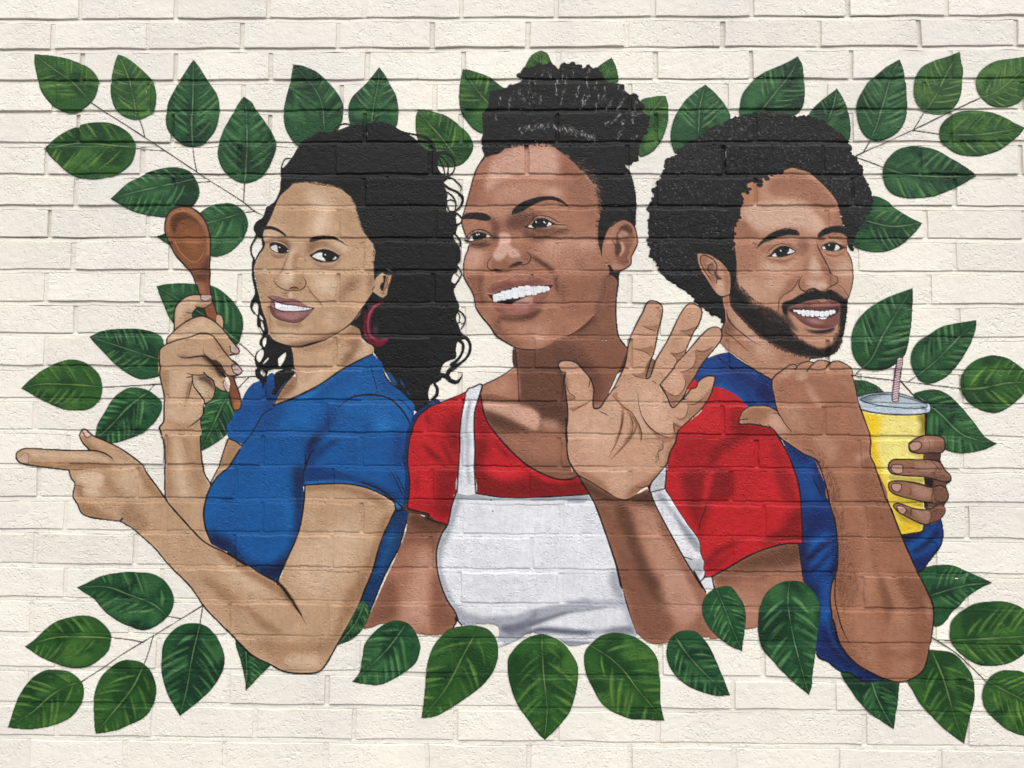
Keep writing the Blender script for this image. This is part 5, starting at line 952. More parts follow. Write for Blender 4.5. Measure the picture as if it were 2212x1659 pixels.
    F('20,560 150,600 300,700 330,780 420,815 250,740 100,640', D, clip=c, a=.6, b=7); F('560,720 700,640 850,520 760,650 690,720 620,770 540,800 470,830 500,780', D, clip=c, a=.7, b=7); F('900,300 950,300 880,480 840,560 860,420', D, clip=c, a=.5, b=6); F('320,560 520,560 520,720 400,780 330,700', PALML, clip=c, a=.35, b=14); F('100,250 400,250 300,500 100,500', PALML, clip=c, a=.22, b=24)
    use('Q4')
    L1 = (58, 34, 28)
    S('190,880 115,830 105,785 130,750 200,738 280,750 350,800 400,860 450,920 490,1000 505,1080 495,1200 505,1270 535,1280 580,1260 640,1170 720,1060 790,930 850,800 880,660 890,600 920,470 960,380 1020,260 1060,190 1090,110 1130,70 1180,68 1240,90 1278,140 1270,250 1240,370 1210,520 1180,660 1155,710 1110,860 1090,935 1105,945 1140,920 1200,740 1270,620 1330,520 1390,400 1440,290 1500,180 1560,110 1620,98 1680,125 1720,170 1715,250 1680,340 1630,420 1590,510 1550,600 1530,670', 4.2, part=hd)
    S('1250,1010 1300,950 1400,830 1440,760 1520,680 1640,540 1720,450 1800,380 1870,358 1920,375 1945,420 1940,490 1900,560 1800,680 1720,780 1640,920 1560,1040 1510,1150 1395,1268 1330,1150 1270,1040 1250,1010', 4, part=hd)
    S('1480,1190 1500,1180 1560,1170', 3, L1, taper=(0, .3)); S('1500,1180 1560,1110 1600,1060 1655,1042 1680,980 1740,930 1800,912 1870,920', 4, part=hd); S('1870,920 1862,970 1842,1045 1830,1090 1780,1190 1700,1300 1600,1390 1500,1480 1450,1540 1430,1659 @Q6 965,230 950,300 900,400 870,500 800,590 740,660 700,715', 4.2, part=hd)
    S('175,880 180,1000 195,1150 210,1280 210,1420 190,1560 205,1659 @Q5 1945,560 1950,740 1965,1000 2010,1100 2080,1200', 4.4, part=hd); S('165,890 160,1000 155,1180', 3, L1, taper=.2)
    S('700,1080 740,1050 795,1015', 2.6, L1, taper=(0, .4)); S('1160,970 1210,995', 2.6, L1, taper=.3); S('565,1305 670,1360', 2.8, L1, taper=.3); S('205,940 200,1020 230,1100 295,1155 235,1190', 2, L1, a=.8, taper=.3); S('460,950 455,1010 440,1040', 2.2, L1, a=.8, taper=.3); S('490,1180 400,1235 260,1310', 2, L1, a=.7, taper=.3)
    for s in ('1050,350 1120,380 1200,405', '935,600 1030,625 1100,650 1140,690', '1470,405 1560,400 1660,355', '1500,420 1560,440 1610,480', '1360,652 1440,665 1540,625', '1370,660 1430,710 1440,770', '1645,625 1740,640 1850,580', '1650,640 1655,720 1630,790 1580,840 1475,870', '1500,890 1535,980 1510,1070 1440,1135 1360,1115 1270,1040', '930,895 1020,930 1085,940', '1000,1110 1010,1230 1050,1370 1130,1490 1240,1580', '715,1130 780,1200 850,1270 930,1320 980,1400 1030,1500 1045,1590 1035,1650', '825,1300 820,1420 790,1540 740,1659', '900,1330 940,1430 930,1560 850,1659', '1405,1440 1440,1475 1490,1480', '1405,1450 1410,1540', '1410,1375 1480,1400 1540,1360 1560,1290 1565,1230', '1560,1230 1640,1230 1740,1160'):
        S(s, 1.8, L1, a=.75, taper=.25)
    use('Q6')
    for s in ('470,20 450,150 420,260 330,440', '550,60 590,140 540,250 350,465', '600,130 635,220 628,300', '640,60 700,150 800,230 900,265 955,262', '825,280 830,370 790,390 790,460 765,505', '930,120 960,150 1000,155', '930,120 935,200'): S(s, 1.8, L1, a=.75, taper=.25)
    S('45,612 140,660 260,735 390,815', 3.4, L1, taper=(0, .2)); S('400,815 470,838 550,835 600,815', 2.6, L1, a=.7, taper=.3); S('570,710 630,725 700,710 690,790 590,860', 2.6, L1, a=.8, taper=.3)
    use('Q7')
    for x, y in ((1292, 155), (1308, 260)): F('%d,%d %d,%d %d,%d %d,%d' % (x-8,y,x,y-9,x+8,y,x,y+9), (52, 50, 54), b=.6)
    use('Q4'); F('110,800 150,850 185,880 170,890 130,850', (206, 190, 178), b=.6); S('105,795 140,860 185,885', 3.4, L1)
# ---------------------------------------------------------------- man in dark blue with the cup
SK3 = (191, 141, 114); SK3L = (221, 183, 160); SK3D = (160, 110, 86); SK3DD = (104, 68, 54)
AR = (163, 110, 84); ARL = (182, 131, 105); ARD = (134, 88, 66)
NB = (13, 62, 126); NBL = (26, 98, 172); NBD = (9, 30, 76); NBDD = (8, 15, 38)
def man_back():
    T = 'man_blue'; glaze(1.5, .7)
    hair = part(T, 'hair'); face = part(T, 'face'); neck = part(T, 'neck'); shirt = part(T, 'shirt')
    # ---- afro: mass with a bumpy rim
    use('M1')
    AF = '320,440 330,400 400,340 480,290 560,250 610,210 640,170 700,155 790,160 810,100 870,70 950,60 1060,40 1130,20 1220,15 1330,25 1400,55 1480,60 1540,50 1620,70 1700,95 1780,140 1840,190 1900,230 1960,290 1990,350 2000,420 2050,470 2090,530 2120,590 2130,650 2160,680 2170,740 2185,800 2200,860 2200,920 2170,970 2120,1040 2100,1100 2060,1150 2040,1220 2020,1290 2030,1360 1990,1340 1960,1250 1900,1000 1500,700 1000,900 880,1250 890,1500 860,1659 @M2 440,900 420,1000 370,1100 380,1200 350,1310 330,1270 290,1230 220,1210 140,1150 110,1100 30,1070 0,1020 @M1 300,1659 240,1620 190,1590 160,1530 110,1440 60,1390 70,1330 55,1250 50,1170 45,1090 60,1010 50,950 80,900 80,850 110,820 95,770 130,740 125,680 170,660 180,600 215,550 220,490 260,465'
    P, C = F(AF, K_HAIR, part=hair, name='mhair')
    q = smooth(P, C, True, 1.0); k = 0
    while k < len(q):
        p = q[k]
        if p[0] < 2135 and (p[1] < 560 or p[0] < 1780 or p[0] > 2080):
            r = 4.0 + 5.0*RNG.random(); p = p + (np.array([1880, 520]) - p) * .016; th = np.linspace(0, 6.28, 8)[:-1]
            F((p + np.stack([np.cos(th)*r*1.2, np.sin(th)*r], 1) + RNG.normal(0, 1, (7, 2)), np.zeros(7, bool)), K_HAIR, part=hair, name='mhair')
        k += int(7 + 8*RNG.random())
    GY = [(66, 64, 64), (92, 90, 90), (120, 118, 117), (52, 50, 50)]
    for s, n in (('320,440 480,310 650,190 820,110 1060,50 1060,290 900,300 500,330', 380), ('1060,50 1330,40 1620,90 1900,260 1960,310 1200,310', 300), ('180,600 240,480 420,360 760,350 780,600', 380), ('800,350 1900,350 2050,500 2120,620 1700,620 1500,540 1250,580 860,600', 560), ('130,700 200,660 600,680 900,700 900,900 100,900', 280), ('60,960 850,960 850,1210 60,1210', 300), ('70,1270 400,1280 520,1400 520,1600 260,1600 120,1440', 280), ('1720,680 2150,700 2190,900 1900,920', 240), ('1950,960 2150,960 2080,1130 1960,1100', 60)):
        scatter(s, n, 60, (2, 7), (1.4, 3.2), GY, a=.7, clip='mhair', jit=1.5, curve=.5, b=.7)
    scatter('150,650 900,360 1500,350 2100,640 2000,1000 800,1200 100,1200', 90, 60, (1.5, 3.5), (1, 2.0), [(196, 194, 192), (170, 168, 166)], a=.7, clip='mhair', jit=1.5)
    use('M3'); scatter('0,0 300,0 500,200 500,400 300,300 100,150', 60, 60, (1.5, 4), (.9, 1.8), GY, a=.5, clip='mhair', jit=1.5)
    # ---- neck
    use('M3'); F('560,150 640,200 900,480 1100,640 1400,800 1700,860 1800,900 1640,930 1300,870 900,640 600,330', (34, 28, 27), part=part(T, 'face', 'beard'))
    F('500,130 580,120 600,260 700,380 900,580 1050,690 1300,830 1500,890 1640,920 1600,960 1450,1000 1300,1080 1150,1170 1130,1200 980,1110 820,1000 650,880 480,740 440,620 500,480 530,430 530,330', SK3, part=neck, name='mneck')
    c = 'mneck'
    F('500,480 560,420 680,560 800,650 980,760 850,820 700,720 480,740', SK3D, clip=c, a=.55, b=14); F('1050,700 1300,840 1640,930 1560,990 1300,960 1050,860', SK3D, clip=c, a=.3, b=14); F('560,220 620,300 900,600 1100,740 1200,900 1000,900 800,700 620,420', SK3L, clip=c, a=.35, b=17)
    F('520,130 580,130 590,230 540,300', (168, 106, 80), clip=c, a=.5, b=8); F('500,470 560,420 640,520 560,620 480,560', SK3DD, clip=c, a=.3, b=11)
    S('540,300 570,420 650,520 750,600 850,680 980,760', [2, 4, 3.6, 3, 2.6, 2], (66, 38, 28), taper=(.1, .25)); S('490,575 600,630 700,720 800,810 870,860', 3, (96, 58, 42), a=.8, taper=(.1, .4))
    S('525,430 505,500 480,560', 4, part=neck); S('1620,920 1605,965', 3.6, part=neck)
    # ---- shirt
    use('M4'); glaze(1.0, 1.1)
    F('360,0 480,90 640,190 740,250 850,310 855,400 870,480 890,590 900,650 1000,850 1100,1080 1200,1140 1330,1200 1400,1300 1440,1450 1490,1659 @M5 800,230 850,430 875,640 885,850 880,1000 860,1090 820,1180 800,1330 810,1480 830,1659 @M6 1000,700 1040,880 1120,1030 1250,1160 1400,1250 1540,1310 1400,1330 1310,1330 1240,1290 1160,1240 1080,1230 1000,1180 940,1130 850,1090 820,1040 800,950 780,700 780,500 700,380 640,320 @M5 495,1150 460,950 440,715 475,690 470,620 450,200 430,0 @M4 1180,1659 1130,1400 1080,1250 1000,1060 920,920 600,640 400,520 200,400 0,500 -100,700 -150,300 0,210 60,100', NB, part=shirt, name='mshirt')
    c = 'mshirt'
    F('200,400 330,400 500,500 560,600 700,590 870,600 880,480 700,420 420,370', NB, clip=c, a=.3, b=8); F('250,330 400,420 560,540 520,570 380,470 220,380', NBL, clip=c, a=.75, b=8); F('230,20 300,110 420,180 560,240 700,330 840,420 860,560 760,520 640,420 480,300 330,200 240,110', NBD, clip=c, a=.55, b=12)
    F('120,60 250,60 330,150 200,260 60,260', NBL, clip=c, a=.3, b=16); F('700,340 850,330 880,580 760,580', NBD, clip=c, a=.6, b=10); F('950,970 1100,1090 1300,1200 1200,1250 1080,1150', NBD, clip=c, a=.8, b=10)
    F('1090,1250 1250,1230 1330,1350 1400,1600 1450,1659 1250,1659 1150,1450', NBL, clip=c, a=.35, b=17); F('1330,1230 1400,1310 1450,1480 1490,1659 1430,1659 1350,1420', NBD, clip=c, a=.8, b=8)
    S('1295,1380 1340,1480 1420,1640', 3.6, NBDD, taper=.2); S('230,30 300,110 400,180 470,220', 3, NBDD, a=.8, taper=.2)
    use('M5')
    F('470,400 600,330 800,340 860,500 860,600 700,560 560,700 480,900 470,640', NBD, clip=c, a=.6, b=16); F('560,700 640,620 760,570 810,590 760,640 640,720 560,820 500,880 520,780', NBL, clip=c, a=.8, b=8); F('560,900 650,800 780,720 830,720 760,800 660,900 560,1000', NBL, clip=c, a=.7, b=8); F('600,960 720,880 830,810 830,900 720,1000 600,1060', NBL, clip=c, a=.55, b=9)
    F('520,880 640,760 800,660 850,660 680,790 560,920', NBDD, clip=c, a=.7, b=6); F('560,1020 680,920 800,800 840,780 720,930 600,1040', NBDD, clip=c, a=.7, b=6); F('440,720 500,700 520,1000 560,1200 640,1400 520,1150 460,950', NBDD, clip=c, a=.8, b=11); F('860,640 890,800 880,1000 830,1120 780,1080 850,900', NBDD, clip=c, a=.8, b=8)
    F('640,1400 700,1180 800,1090 860,1060 800,1200 770,1400 780,1659 720,1659 680,1500', NBL, clip=c, a=.6, b=12); F('520,1180 650,1200 690,1400 700,1659 640,1400', NBDD, clip=c, a=.6, b=12)
    use('M6')
    F('850,700 920,500 960,450 960,600 1000,760 1080,930 1200,1090 1380,1230 1300,1230 1130,1120 980,960 900,800', NBL, clip=c, a=.5, b=11); F('860,700 900,900 1000,1100 1150,1230 1060,1200 930,1110 830,1040 830,950', NBD, clip=c, a=.7, b=10); F('900,700 950,860 1060,1040 1230,1200 1160,1200 1000,1060 900,880', NBDD, clip=c, a=.75, b=8); F('960,620 1010,800 1100,980 1240,1140 1420,1260 1540,1305 1380,1270 1200,1160 1050,980 970,780', NBDD, clip=c, a=.85, b=6)
    F('1240,1200 1400,1290 1500,1310 1320,1330 1240,1290', NBDD, clip=c, a=.5, b=8)
    S('820,1040 850,1090 940,1130 1000,1180 1080,1230 1160,1242 1240,1292 1310,1332 1400,1332 1540,1312', 5, (14, 14, 22), part=shirt)
    use('M4'); S('360,0 480,90 640,190 740,250 850,310', 4.8, part=shirt); S('200,395 330,430 450,520 570,625', 4.4); S('600,1000 1000,1050', .1, NB, a=0)
    # sleeve behind the cup
    use('J'); sl = part(T, 'shirt')
    F('1160,1400 1300,1390 1360,1330 1420,1300 1505,1265 1522,1340 1525,1440 1490,1520 1440,1590 1400,1640 1350,1700 1290,1720 1250,1600', NB, part=sl, name='msl')
    F('1180,1410 1350,1390 1330,1420 1240,1440 1200,1480', NBDD, clip='msl', a=.9, b=8); F('1230,1480 1340,1440 1420,1360 1440,1380 1360,1480 1260,1540', NBL, clip='msl', a=.75, b=8); F('1250,1540 1360,1500 1480,1400 1500,1440 1380,1560 1280,1600', NBL, clip='msl', a=.5, b=9); F('1270,1530 1370,1470 1460,1370 1500,1370 1400,1490 1290,1560', NBDD, clip='msl', a=.7, b=6); F('1280,1620 1420,1570 1500,1480 1440,1600 1330,1720', NBD, clip='msl', a=.8, b=9)
    S('1505,1265 1522,1340 1525,1440 1490,1520 1440,1590 1400,1640 1350,1700 1280,1720', 4.6, (16, 16, 26), part=sl)
    # ---- ear
    glaze(1.5, .7); use('M2'); ear = part(T, 'ear')
    F('5,430 40,418 100,425 180,440 240,480 330,520 400,590 430,680 450,780 440,900 410,950 350,970 300,965 240,920 160,800 90,690 40,600 10,510', SK3, part=ear, name='mear')
    c = 'mear'
    F('60,440 140,450 220,510 265,590 260,650 320,740 260,760 240,850 180,760 110,650 60,540', SK3D, clip=c, a=.6, b=7); F('130,500 200,490 250,560 220,640 160,600', SK3L, clip=c, a=.4, b=7); F('280,760 340,770 360,900 330,950 280,930 250,860', SK3L, clip=c, a=.5, b=9); F('330,560 420,650 440,800 400,920 370,820 350,680', SK3D, clip=c, a=.45, b=9)
    F('160,560 200,545 240,590 200,640 150,620', SK3DD, clip=c, a=.4, b=4); F('230,640 260,650 270,720 320,745 270,745 240,700', (50, 30, 24), clip=c, a=.8, b=2)
    S('60,560 50,480 80,440 140,450 220,500 260,570 260,640', 3, (70, 40, 30)); S('65,560 120,660 200,780', 2.6, (70, 40, 30), a=.8, taper=(0, .3)); S('150,640 155,570 210,550', 2.4, (70, 40, 30)); S('160,640 200,690 260,690 280,720 320,742 265,752 255,800', 2.6, (60, 34, 26))
    S('5,430 12,510 40,600 90,690 160,800 240,920 300,965 350,970 410,950', 4, part=ear)
    # ---- face
    use('M1')
    FC = '1250,610 1300,600 1360,580 1440,555 1500,570 1600,600 1680,670 1770,760 1850,860 1890,950 1910,1050 1940,1140 1970,1240 1970,1330 @M2 1945,400 1985,480 2010,620 2010,760 1990,880 1955,1000 1945,1150 1900,1450 1850,1659 @M3 2040,640 2000,780 1900,880 1780,915 1640,905 1480,890 1300,820 1050,690 900,570 700,370 600,260 580,120 600,60 @M2 430,900 450,780 500,500 460,420 480,300 480,180 @M1 870,1350 880,1250 885,1120 930,1040 940,960 930,900 970,860 950,800 1020,790 1000,720 1060,690 1130,700 1160,650'
    F(FC, SK3, part=face, name='mface')
    c = 'mface'
    F('940,800 1080,700 1120,820 1100,920 940,900', (176, 118, 88), clip=c, a=.4, b=11); F('1250,640 1500,600 1700,720 1860,900 1880,920 1640,930 1500,850 1300,820 1210,770', SK3D, clip=c, a=.55, b=10); F('960,950 1200,880 1500,880 1620,930 1720,1020 1760,1140 1680,1180 1500,1130 1300,1140 1130,1160 1000,1080', SK3L, clip=c, a=.55, b=12)
    F('900,1060 980,1060 1060,1150 1120,1180 1090,1230 890,1230', SK3D, clip=c, a=.6, b=8); F('1640,940 1780,1000 1900,950 1930,1130 1780,1100 1700,1040', SK3D, clip=c, a=.35, b=10); F('890,1290 1080,1290 1100,1500 1080,1540 900,1540 880,1400', SK3D, clip=c, a=.4, b=14)
    F('1130,1330 1250,1290 1400,1280 1480,1310 1560,1270 1600,1340 1500,1400 1300,1290 1180,1380', SK3D, clip=c, a=.55, b=9); F('1500,1230 1580,1240 1600,1300 1560,1360 1500,1300', SK3DD, clip=c, a=.3, b=11); F('1690,1230 1800,1200 1960,1220 1960,1340 1900,1260 1760,1260 1720,1330', SK3D, clip=c, a=.6, b=8)
    F('1150,1470 1250,1480 1380,1490 1480,1440 1420,1520 1300,1540 1200,1530', SK3L, clip=c, a=.35, b=9)
    use('M2')
    F('850,570 1000,560 1100,620 1050,720 900,700', SK3L, clip=c, a=.35, b=14); F('1480,460 1530,470 1590,580 1600,680 1500,690 1440,620', SK3L, clip=c, a=.6, b=9); F('1400,480 1480,460 1440,600 1420,700 1380,650', SK3D, clip=c, a=.4, b=10); F('1560,280 1620,440 1720,640 1780,700 1700,720 1620,620 1560,440', SK3D, clip=c, a=.6, b=9)
    F('1560,240 1640,220 1940,230 1930,330 1840,260 1700,270 1600,330', SK3D, clip=c, a=.5, b=8); F('1430,760 1500,750 1680,790 1690,850 1600,880 1500,870 1420,830', SK3L, clip=c, a=.55, b=8); F('1330,740 1400,720 1400,830 1440,880 1380,890 1320,820', SK3D, clip=c, a=.5, b=8); F('1700,720 1800,720 1810,800 1730,840 1690,800', SK3D, clip=c, a=.5, b=7)
    F('520,700 740,700 800,820 980,820 960,1000 720,1040 560,900', SK3L, clip=c, a=.25, b=26); F('900,760 1060,740 1180,760 1100,880 960,900', SK3L, clip=c, a=.3, b=17); F('1180,760 1320,700 1280,820 1200,900 1100,960 1060,1060 1060,950 1140,860', SK3D, clip=c, a=.55, b=8); F('1840,500 1970,520 2000,700 1880,720 1800,640', SK3L, clip=c, a=.4, b=14); F('1760,860 1860,880 1950,980 1860,960 1740,880', SK3D, clip=c, a=.4, b=10)
    F('500,660 1050,660 1050,700 500,700', SK3D, clip=c, a=.2, b=8); F('1050,1050 1120,1060 1110,1220 1060,1220', SK3D, clip=c, a=.4, b=9)
    # ---- beard
    bd = part(T, 'face', 'beard')
    F('420,900 460,700 500,690 500,780 540,880 620,950 690,1040 760,1080 900,1110 1000,1160 1100,1240 1200,1350 1240,1460 1380,1560 1480,1610 1600,1640 1720,1600 1800,1500 1850,1380 1860,1100 1880,1040 1950,1000 1945,1150 1900,1450 1850,1659 @M3 2030,680 1960,830 1880,890 1780,915 1640,905 1480,890 1300,820 1050,690 900,570 700,370 600,260 580,120', (34, 28, 27), clip=c, a=.96, b=7)
    G_.lab[(G_.mask['mface'] > .5) & (np.abs(G_.img - np.array((34, 28, 27))).sum(2) < 40)] = bd
    use('M2'); BK = [(30, 24, 24), (24, 20, 20), (48, 36, 32)]
    scatter('500,780 560,860 700,980 860,1080 1080,1200 1200,1350 1150,1500 900,1400 600,1150 480,950', 700, 75, (5, 11), (1.1, 2.2), BK, a=.6, clip=c, jit=.35)
    scatter('620,900 760,1020 950,1080 1100,1180 1200,1300 1000,1300 760,1150 600,1000', 260, 75, (5, 11), (1, 1.8), [(120, 84, 66), (90, 64, 52)], a=.45, clip=c, jit=.35)
    scatter('1150,1340 1260,1440 1420,1560 1560,1620 1500,1700 1250,1600', 240, 60, (4, 9), (1.2, 2.2), BK, a=.7, clip=c, jit=.5); scatter('1800,1200 1900,1200 1880,1500 1780,1600 1760,1500 1830,1380', 150, 100, (4, 9), (1.2, 2.2), BK, a=.7, clip=c, jit=.4)
    scatter('520,820 640,900 720,1020 600,1000', 130, 55, (4, 9), (1, 1.8), BK, a=.55, clip=c, jit=.4)
    # moustache
    F('1100,1080 1130,1040 1230,1010 1350,940 1450,910 1550,890 1640,910 1700,880 1760,900 1840,960 1920,1010 1950,1010 1950,1080 1880,1060 1800,1040 1700,1020 1640,1000 1560,1010 1450,1030 1330,1060 1240,1090 1180,1120 1160,1200 1120,1180', (30, 25, 25), part=bd, clip=c, b=2.2)
    fringe('1110,1070 1240,1010 1360,945 1460,910 1560,895', 70, (-40, -60), (3, 6), 1.3, (30, 25, 25), a=.8, clip=c); fringe('1680,895 1780,915 1900,990', 40, (-120, -150), (3, 6), 1.3, (30, 25, 25), a=.8, clip=c)
    F('1380,1380 1450,1400 1600,1400 1780,1370 1740,1420 1640,1445 1500,1440', (34, 28, 27), clip=c, a=.95, b=3); F('1130,1100 1180,1120 1180,1220 1240,1320 1300,1430 1200,1350 1130,1230', (40, 32, 30), clip=c, a=.6, b=8)
    F('1860,1020 1950,1010 1945,1200 1930,1350 1860,1350 1850,1150', (30, 25, 25), clip=c, a=.95, b=4)
    use('M3'); fringe('700,370 900,570 1050,690 1300,830 1500,895 1780,920', 90, (130, 100), (2, 6), 1.8, (30, 25, 25), part=bd); fringe('1780,915 1960,830 2030,680 2080,450 2105,250', 60, (70, 20), (1.5, 5), 1.8, (30, 25, 25), part=bd)
    # ---- mouth
    use('M2'); lip = part(T, 'face', 'lips'); teeth = part(T, 'face', 'teeth')
    F('1170,1135 1300,1070 1450,1030 1560,1015 1620,1035 1700,1012 1780,1040 1850,1080 1840,1150 1840,1250 1810,1330 1740,1370 1620,1385 1480,1370 1360,1310 1270,1230', (134, 84, 78), part=lip, name='mlip')
    F('1190,1135 1400,1110 1600,1120 1840,1100 1840,1150 1600,1150 1400,1140 1240,1150', (92, 52, 50), clip='mlip', a=.7, b=4); F('1420,1270 1560,1270 1640,1300 1560,1340 1450,1320', (186, 138, 130), clip='mlip', a=.55, b=10); F('1280,1230 1400,1330 1620,1385 1780,1340 1700,1340 1500,1320', (100, 58, 56), clip='mlip', a=.6, b=6); F('1450,1050 1620,1050 1780,1060 1700,1090 1500,1090', (160, 108, 98), clip='mlip', a=.5, b=6)
    F('1185,1138 1300,1135 1500,1145 1700,1150 1800,1130 1830,1140 1800,1190 1720,1230 1640,1250 1500,1235 1380,1225 1280,1190', (30, 22, 22), part=lip, b=.8)
    F('1245,1142 1300,1144 1400,1150 1560,1165 1700,1160 1780,1145 1765,1180 1700,1200 1600,1205 1500,1205 1400,1200 1320,1180', (246, 246, 250), part=teeth, b=.4)
    for x, y0, y1, w in ((1275,1140,1170,34),(1325,1140,1195,34),(1378,1138,1222,36),(1432,1138,1226,36),(1490,1138,1230,36),(1552,1145,1228,42),(1620,1155,1232,44),(1678,1150,1226,38),(1728,1140,1206,32),(1766,1136,1190,28)):
        F('%d,%d %d,%d %d,%d %d,%d %d,%d %d,%d %d,%d %d,%d' % (x-w*.62,y0+10,x,y0,x+w*.62,y0+10,x+w*.78,(y0+y1)/2,x+w*.6,y1-8,x,y1,x-w*.6,y1-8,x-w*.78,(y0+y1)/2), (246, 246, 250), part=teeth); F('1565,1245 1620,1240 1680,1238 1640,1262', (242, 242, 246), part=teeth)
    for s in ('1350,1150 1365,1218', '1410,1140 1405,1225', '1465,1142 1455,1225', '1525,1142 1510,1228', '1570,1160 1590,1228', '1640,1160 1645,1228', '1700,1150 1715,1208', '1745,1140 1755,1195'): S(s, 1.3, (204, 207, 218), a=.5, taper=.3)
    S('1175,1138 1300,1128 1450,1138 1600,1150 1740,1135 1840,1140', 2, (60, 32, 30), a=.8); S('1300,1068 1450,1030 1560,1012 1620,1035 1700,1010 1790,1040', 2, (196, 150, 130), a=.6, taper=.2); S('1360,1310 1480,1372 1620,1390 1740,1375', 2.2, (206, 160, 140), a=.5, taper=.3)
    # ---- nose and smile lines
    S('1545,260 1560,330 1610,430 1680,560 1740,680 1780,715', [2, 2.6, 3, 3.2, 3, 2.4], (66, 38, 28), taper=.1); S('1780,705 1810,730 1815,780 1780,815 1720,840 1680,870', [2, 3, 3.2, 3, 2.4], (66, 38, 28)); S('1360,710 1330,750 1318,810 1340,870 1400,905 1450,880 1510,865 1560,890 1620,900 1680,870', [2, 2.8, 3.2, 3.2, 3, 3.4, 3.6, 3, 2.6, 2.4], (60, 34, 26))
    F('1420,890 1460,870 1520,862 1550,885 1480,885', (44, 26, 22), a=.85, b=1.5); S('1330,690 1290,800 1220,890 1120,950 1065,1020 1060,1090 1055,1200', [1.8, 2.6, 2.8, 2.8, 3, 2.8, 2], (96, 58, 42), a=.95, taper=.12); S('1790,790 1860,850 1920,920 1960,985', 2.4, (96, 58, 42), a=.8, taper=.2); S('1700,640 1740,690', 3.4, (50, 28, 22), taper=.3); S('1840,840 1900,900', 2, SK3L, a=.6, taper=.3)
    # ---- brows
    bro = part(T, 'face', 'eyebrow')
    F('775,350 800,300 860,235 920,185 1000,140 1100,108 1200,102 1290,128 1325,165 1310,185 1240,178 1150,185 1060,205 960,245 870,275 810,320', (30, 26, 27), part=bro, b=1.2); F('1570,215 1560,180 1600,130 1660,95 1760,65 1850,62 1910,90 1945,130 1945,210 1900,175 1830,152 1740,152 1660,175 1600,205', (30, 26, 27), part=bro, b=1.2)
    fringe('860,240 1000,145 1150,100 1290,125', 50, (-40, -10), (4, 9), 1.5, (30, 26, 27), part=bro); fringe('1230,180 1310,170', 14, (30, 0), (4, 8), 1.5, (30, 26, 27)); fringe('1565,200 1600,140 1700,85', 24, (-100, -40), (3, 7), 1.5, (30, 26, 27))
    # ---- eyes
    eye = part(T, 'face', 'eye'); eye2 = part(T, 'face', 'eye2')
    F('905,460 960,430 1010,370 1080,332 1150,330 1220,360 1280,385 1240,420 1150,455 1060,468 980,462', (28, 22, 22), part=eye, b=.5); F('975,450 1000,420 1015,415 1030,455', (238, 234, 228), part=eye); F('1165,415 1190,390 1200,350 1262,385 1220,410', (238, 234, 228), part=eye)
    F('1075,378 1085,368 1095,378 1085,390', (248,)*3); S('890,470 960,425 1010,370 1080,330 1160,328 1280,388', 3.2, (36, 24, 22), taper=(.25, .1)); S('900,420 990,330 1080,292 1170,300 1260,345', 2.6, (92, 58, 44), a=.9, taper=.2); S('980,480 1080,520 1180,500 1260,460', 2.4, (110, 70, 52), a=.7, b=.6, taper=.2); S('960,465 1080,476 1200,440', 1.8, (214, 176, 152), a=.6, taper=.2)
    F('900,480 1000,520 1150,530 1250,470 1150,500 1020,490', SK3D, clip=c, a=.5, b=5); F('1350,300 1390,340 1390,380 1330,420 1290,390', SK3D, clip=c, a=.4, b=7)
    F('1605,350 1640,310 1700,282 1770,280 1840,310 1890,340 1940,345 1880,360 1820,385 1740,388 1670,375', (28, 22, 22), part=eye2, b=.5); F('1618,352 1635,325 1645,330 1660,362', (238, 234, 228), part=eye2); F('1770,378 1785,345 1795,305 1840,340 1815,370', (238, 234, 228), part=eye2)
    F('1693,310 1703,300 1713,310 1703,320', (248,)*3); S('1600,350 1640,308 1700,280 1770,276 1850,312 1940,348', 3, (36, 24, 22), taper=(.1, .1)); S('1620,290 1680,250 1780,240 1860,270 1880,300', 2.4, SK3L, a=.7, b=.8, taper=.2); S('1640,400 1700,440 1790,450 1870,420 1900,380', 2.4, (110, 70, 52), a=.7, taper=.2)
    # contour
    S('1945,400 1985,480 2010,620 2012,760 1990,880 1955,990', 4, part=face); S('1940,230 1945,330', 3, (60, 36, 28), a=.8)
    # hairline over the forehead
    use('M1')
    for s in ('1240,620', '1190,650', '1140,690', '1125,720', '1075,680', '1030,760', '1005,800', '985,740', '950,860', '945,890', '925,920', '920,960', '930,1030', '900,1060', '885,1110', '880,1190', '870,1290', '1280,600', '1330,590'):
        x, y = [float(v) for v in s.split(',')]; r = 16 + 10*RNG.random()
        P = np.array([(x + np.cos(t)*r*1.2, y + np.sin(t)*r) for t in np.linspace(0, 6.28, 8)[:-1]]) + RNG.normal(0, 3, (7, 2))
        F((P*CROPS['M1'][2] + np.array(CROPS['M1'][:2]), np.zeros(7, bool)), K_HAIR, part=hair)
    fringe('1370,590 1440,565 1500,575', 14, (-120, -60), (2, 6), 1.8, SK3)
    F('860,1350 870,1250 900,1450 890,1659 850,1659 830,1560 700,1420 620,1370 700,1350', K_HAIR, part=hair)
    use('M2'); F('440,640 500,620 505,760 480,900 430,960 440,800', (30, 26, 26), part=bd); fringe('500,640 510,760 540,880', 40, (-10, 30), (2, 6), 1.5, (34, 28, 28))
    use('M1'); F('1930,1130 1960,1180 1975,1260 1970,1330 2030,1365 2060,1150 2000,1000 1930,1000', K_HAIR, part=hair, clip='mhair')
    fringe('1890,960 1920,1080 1950,1160', 16, (170, 190), (2, 6), 1.6, K_HAIR)
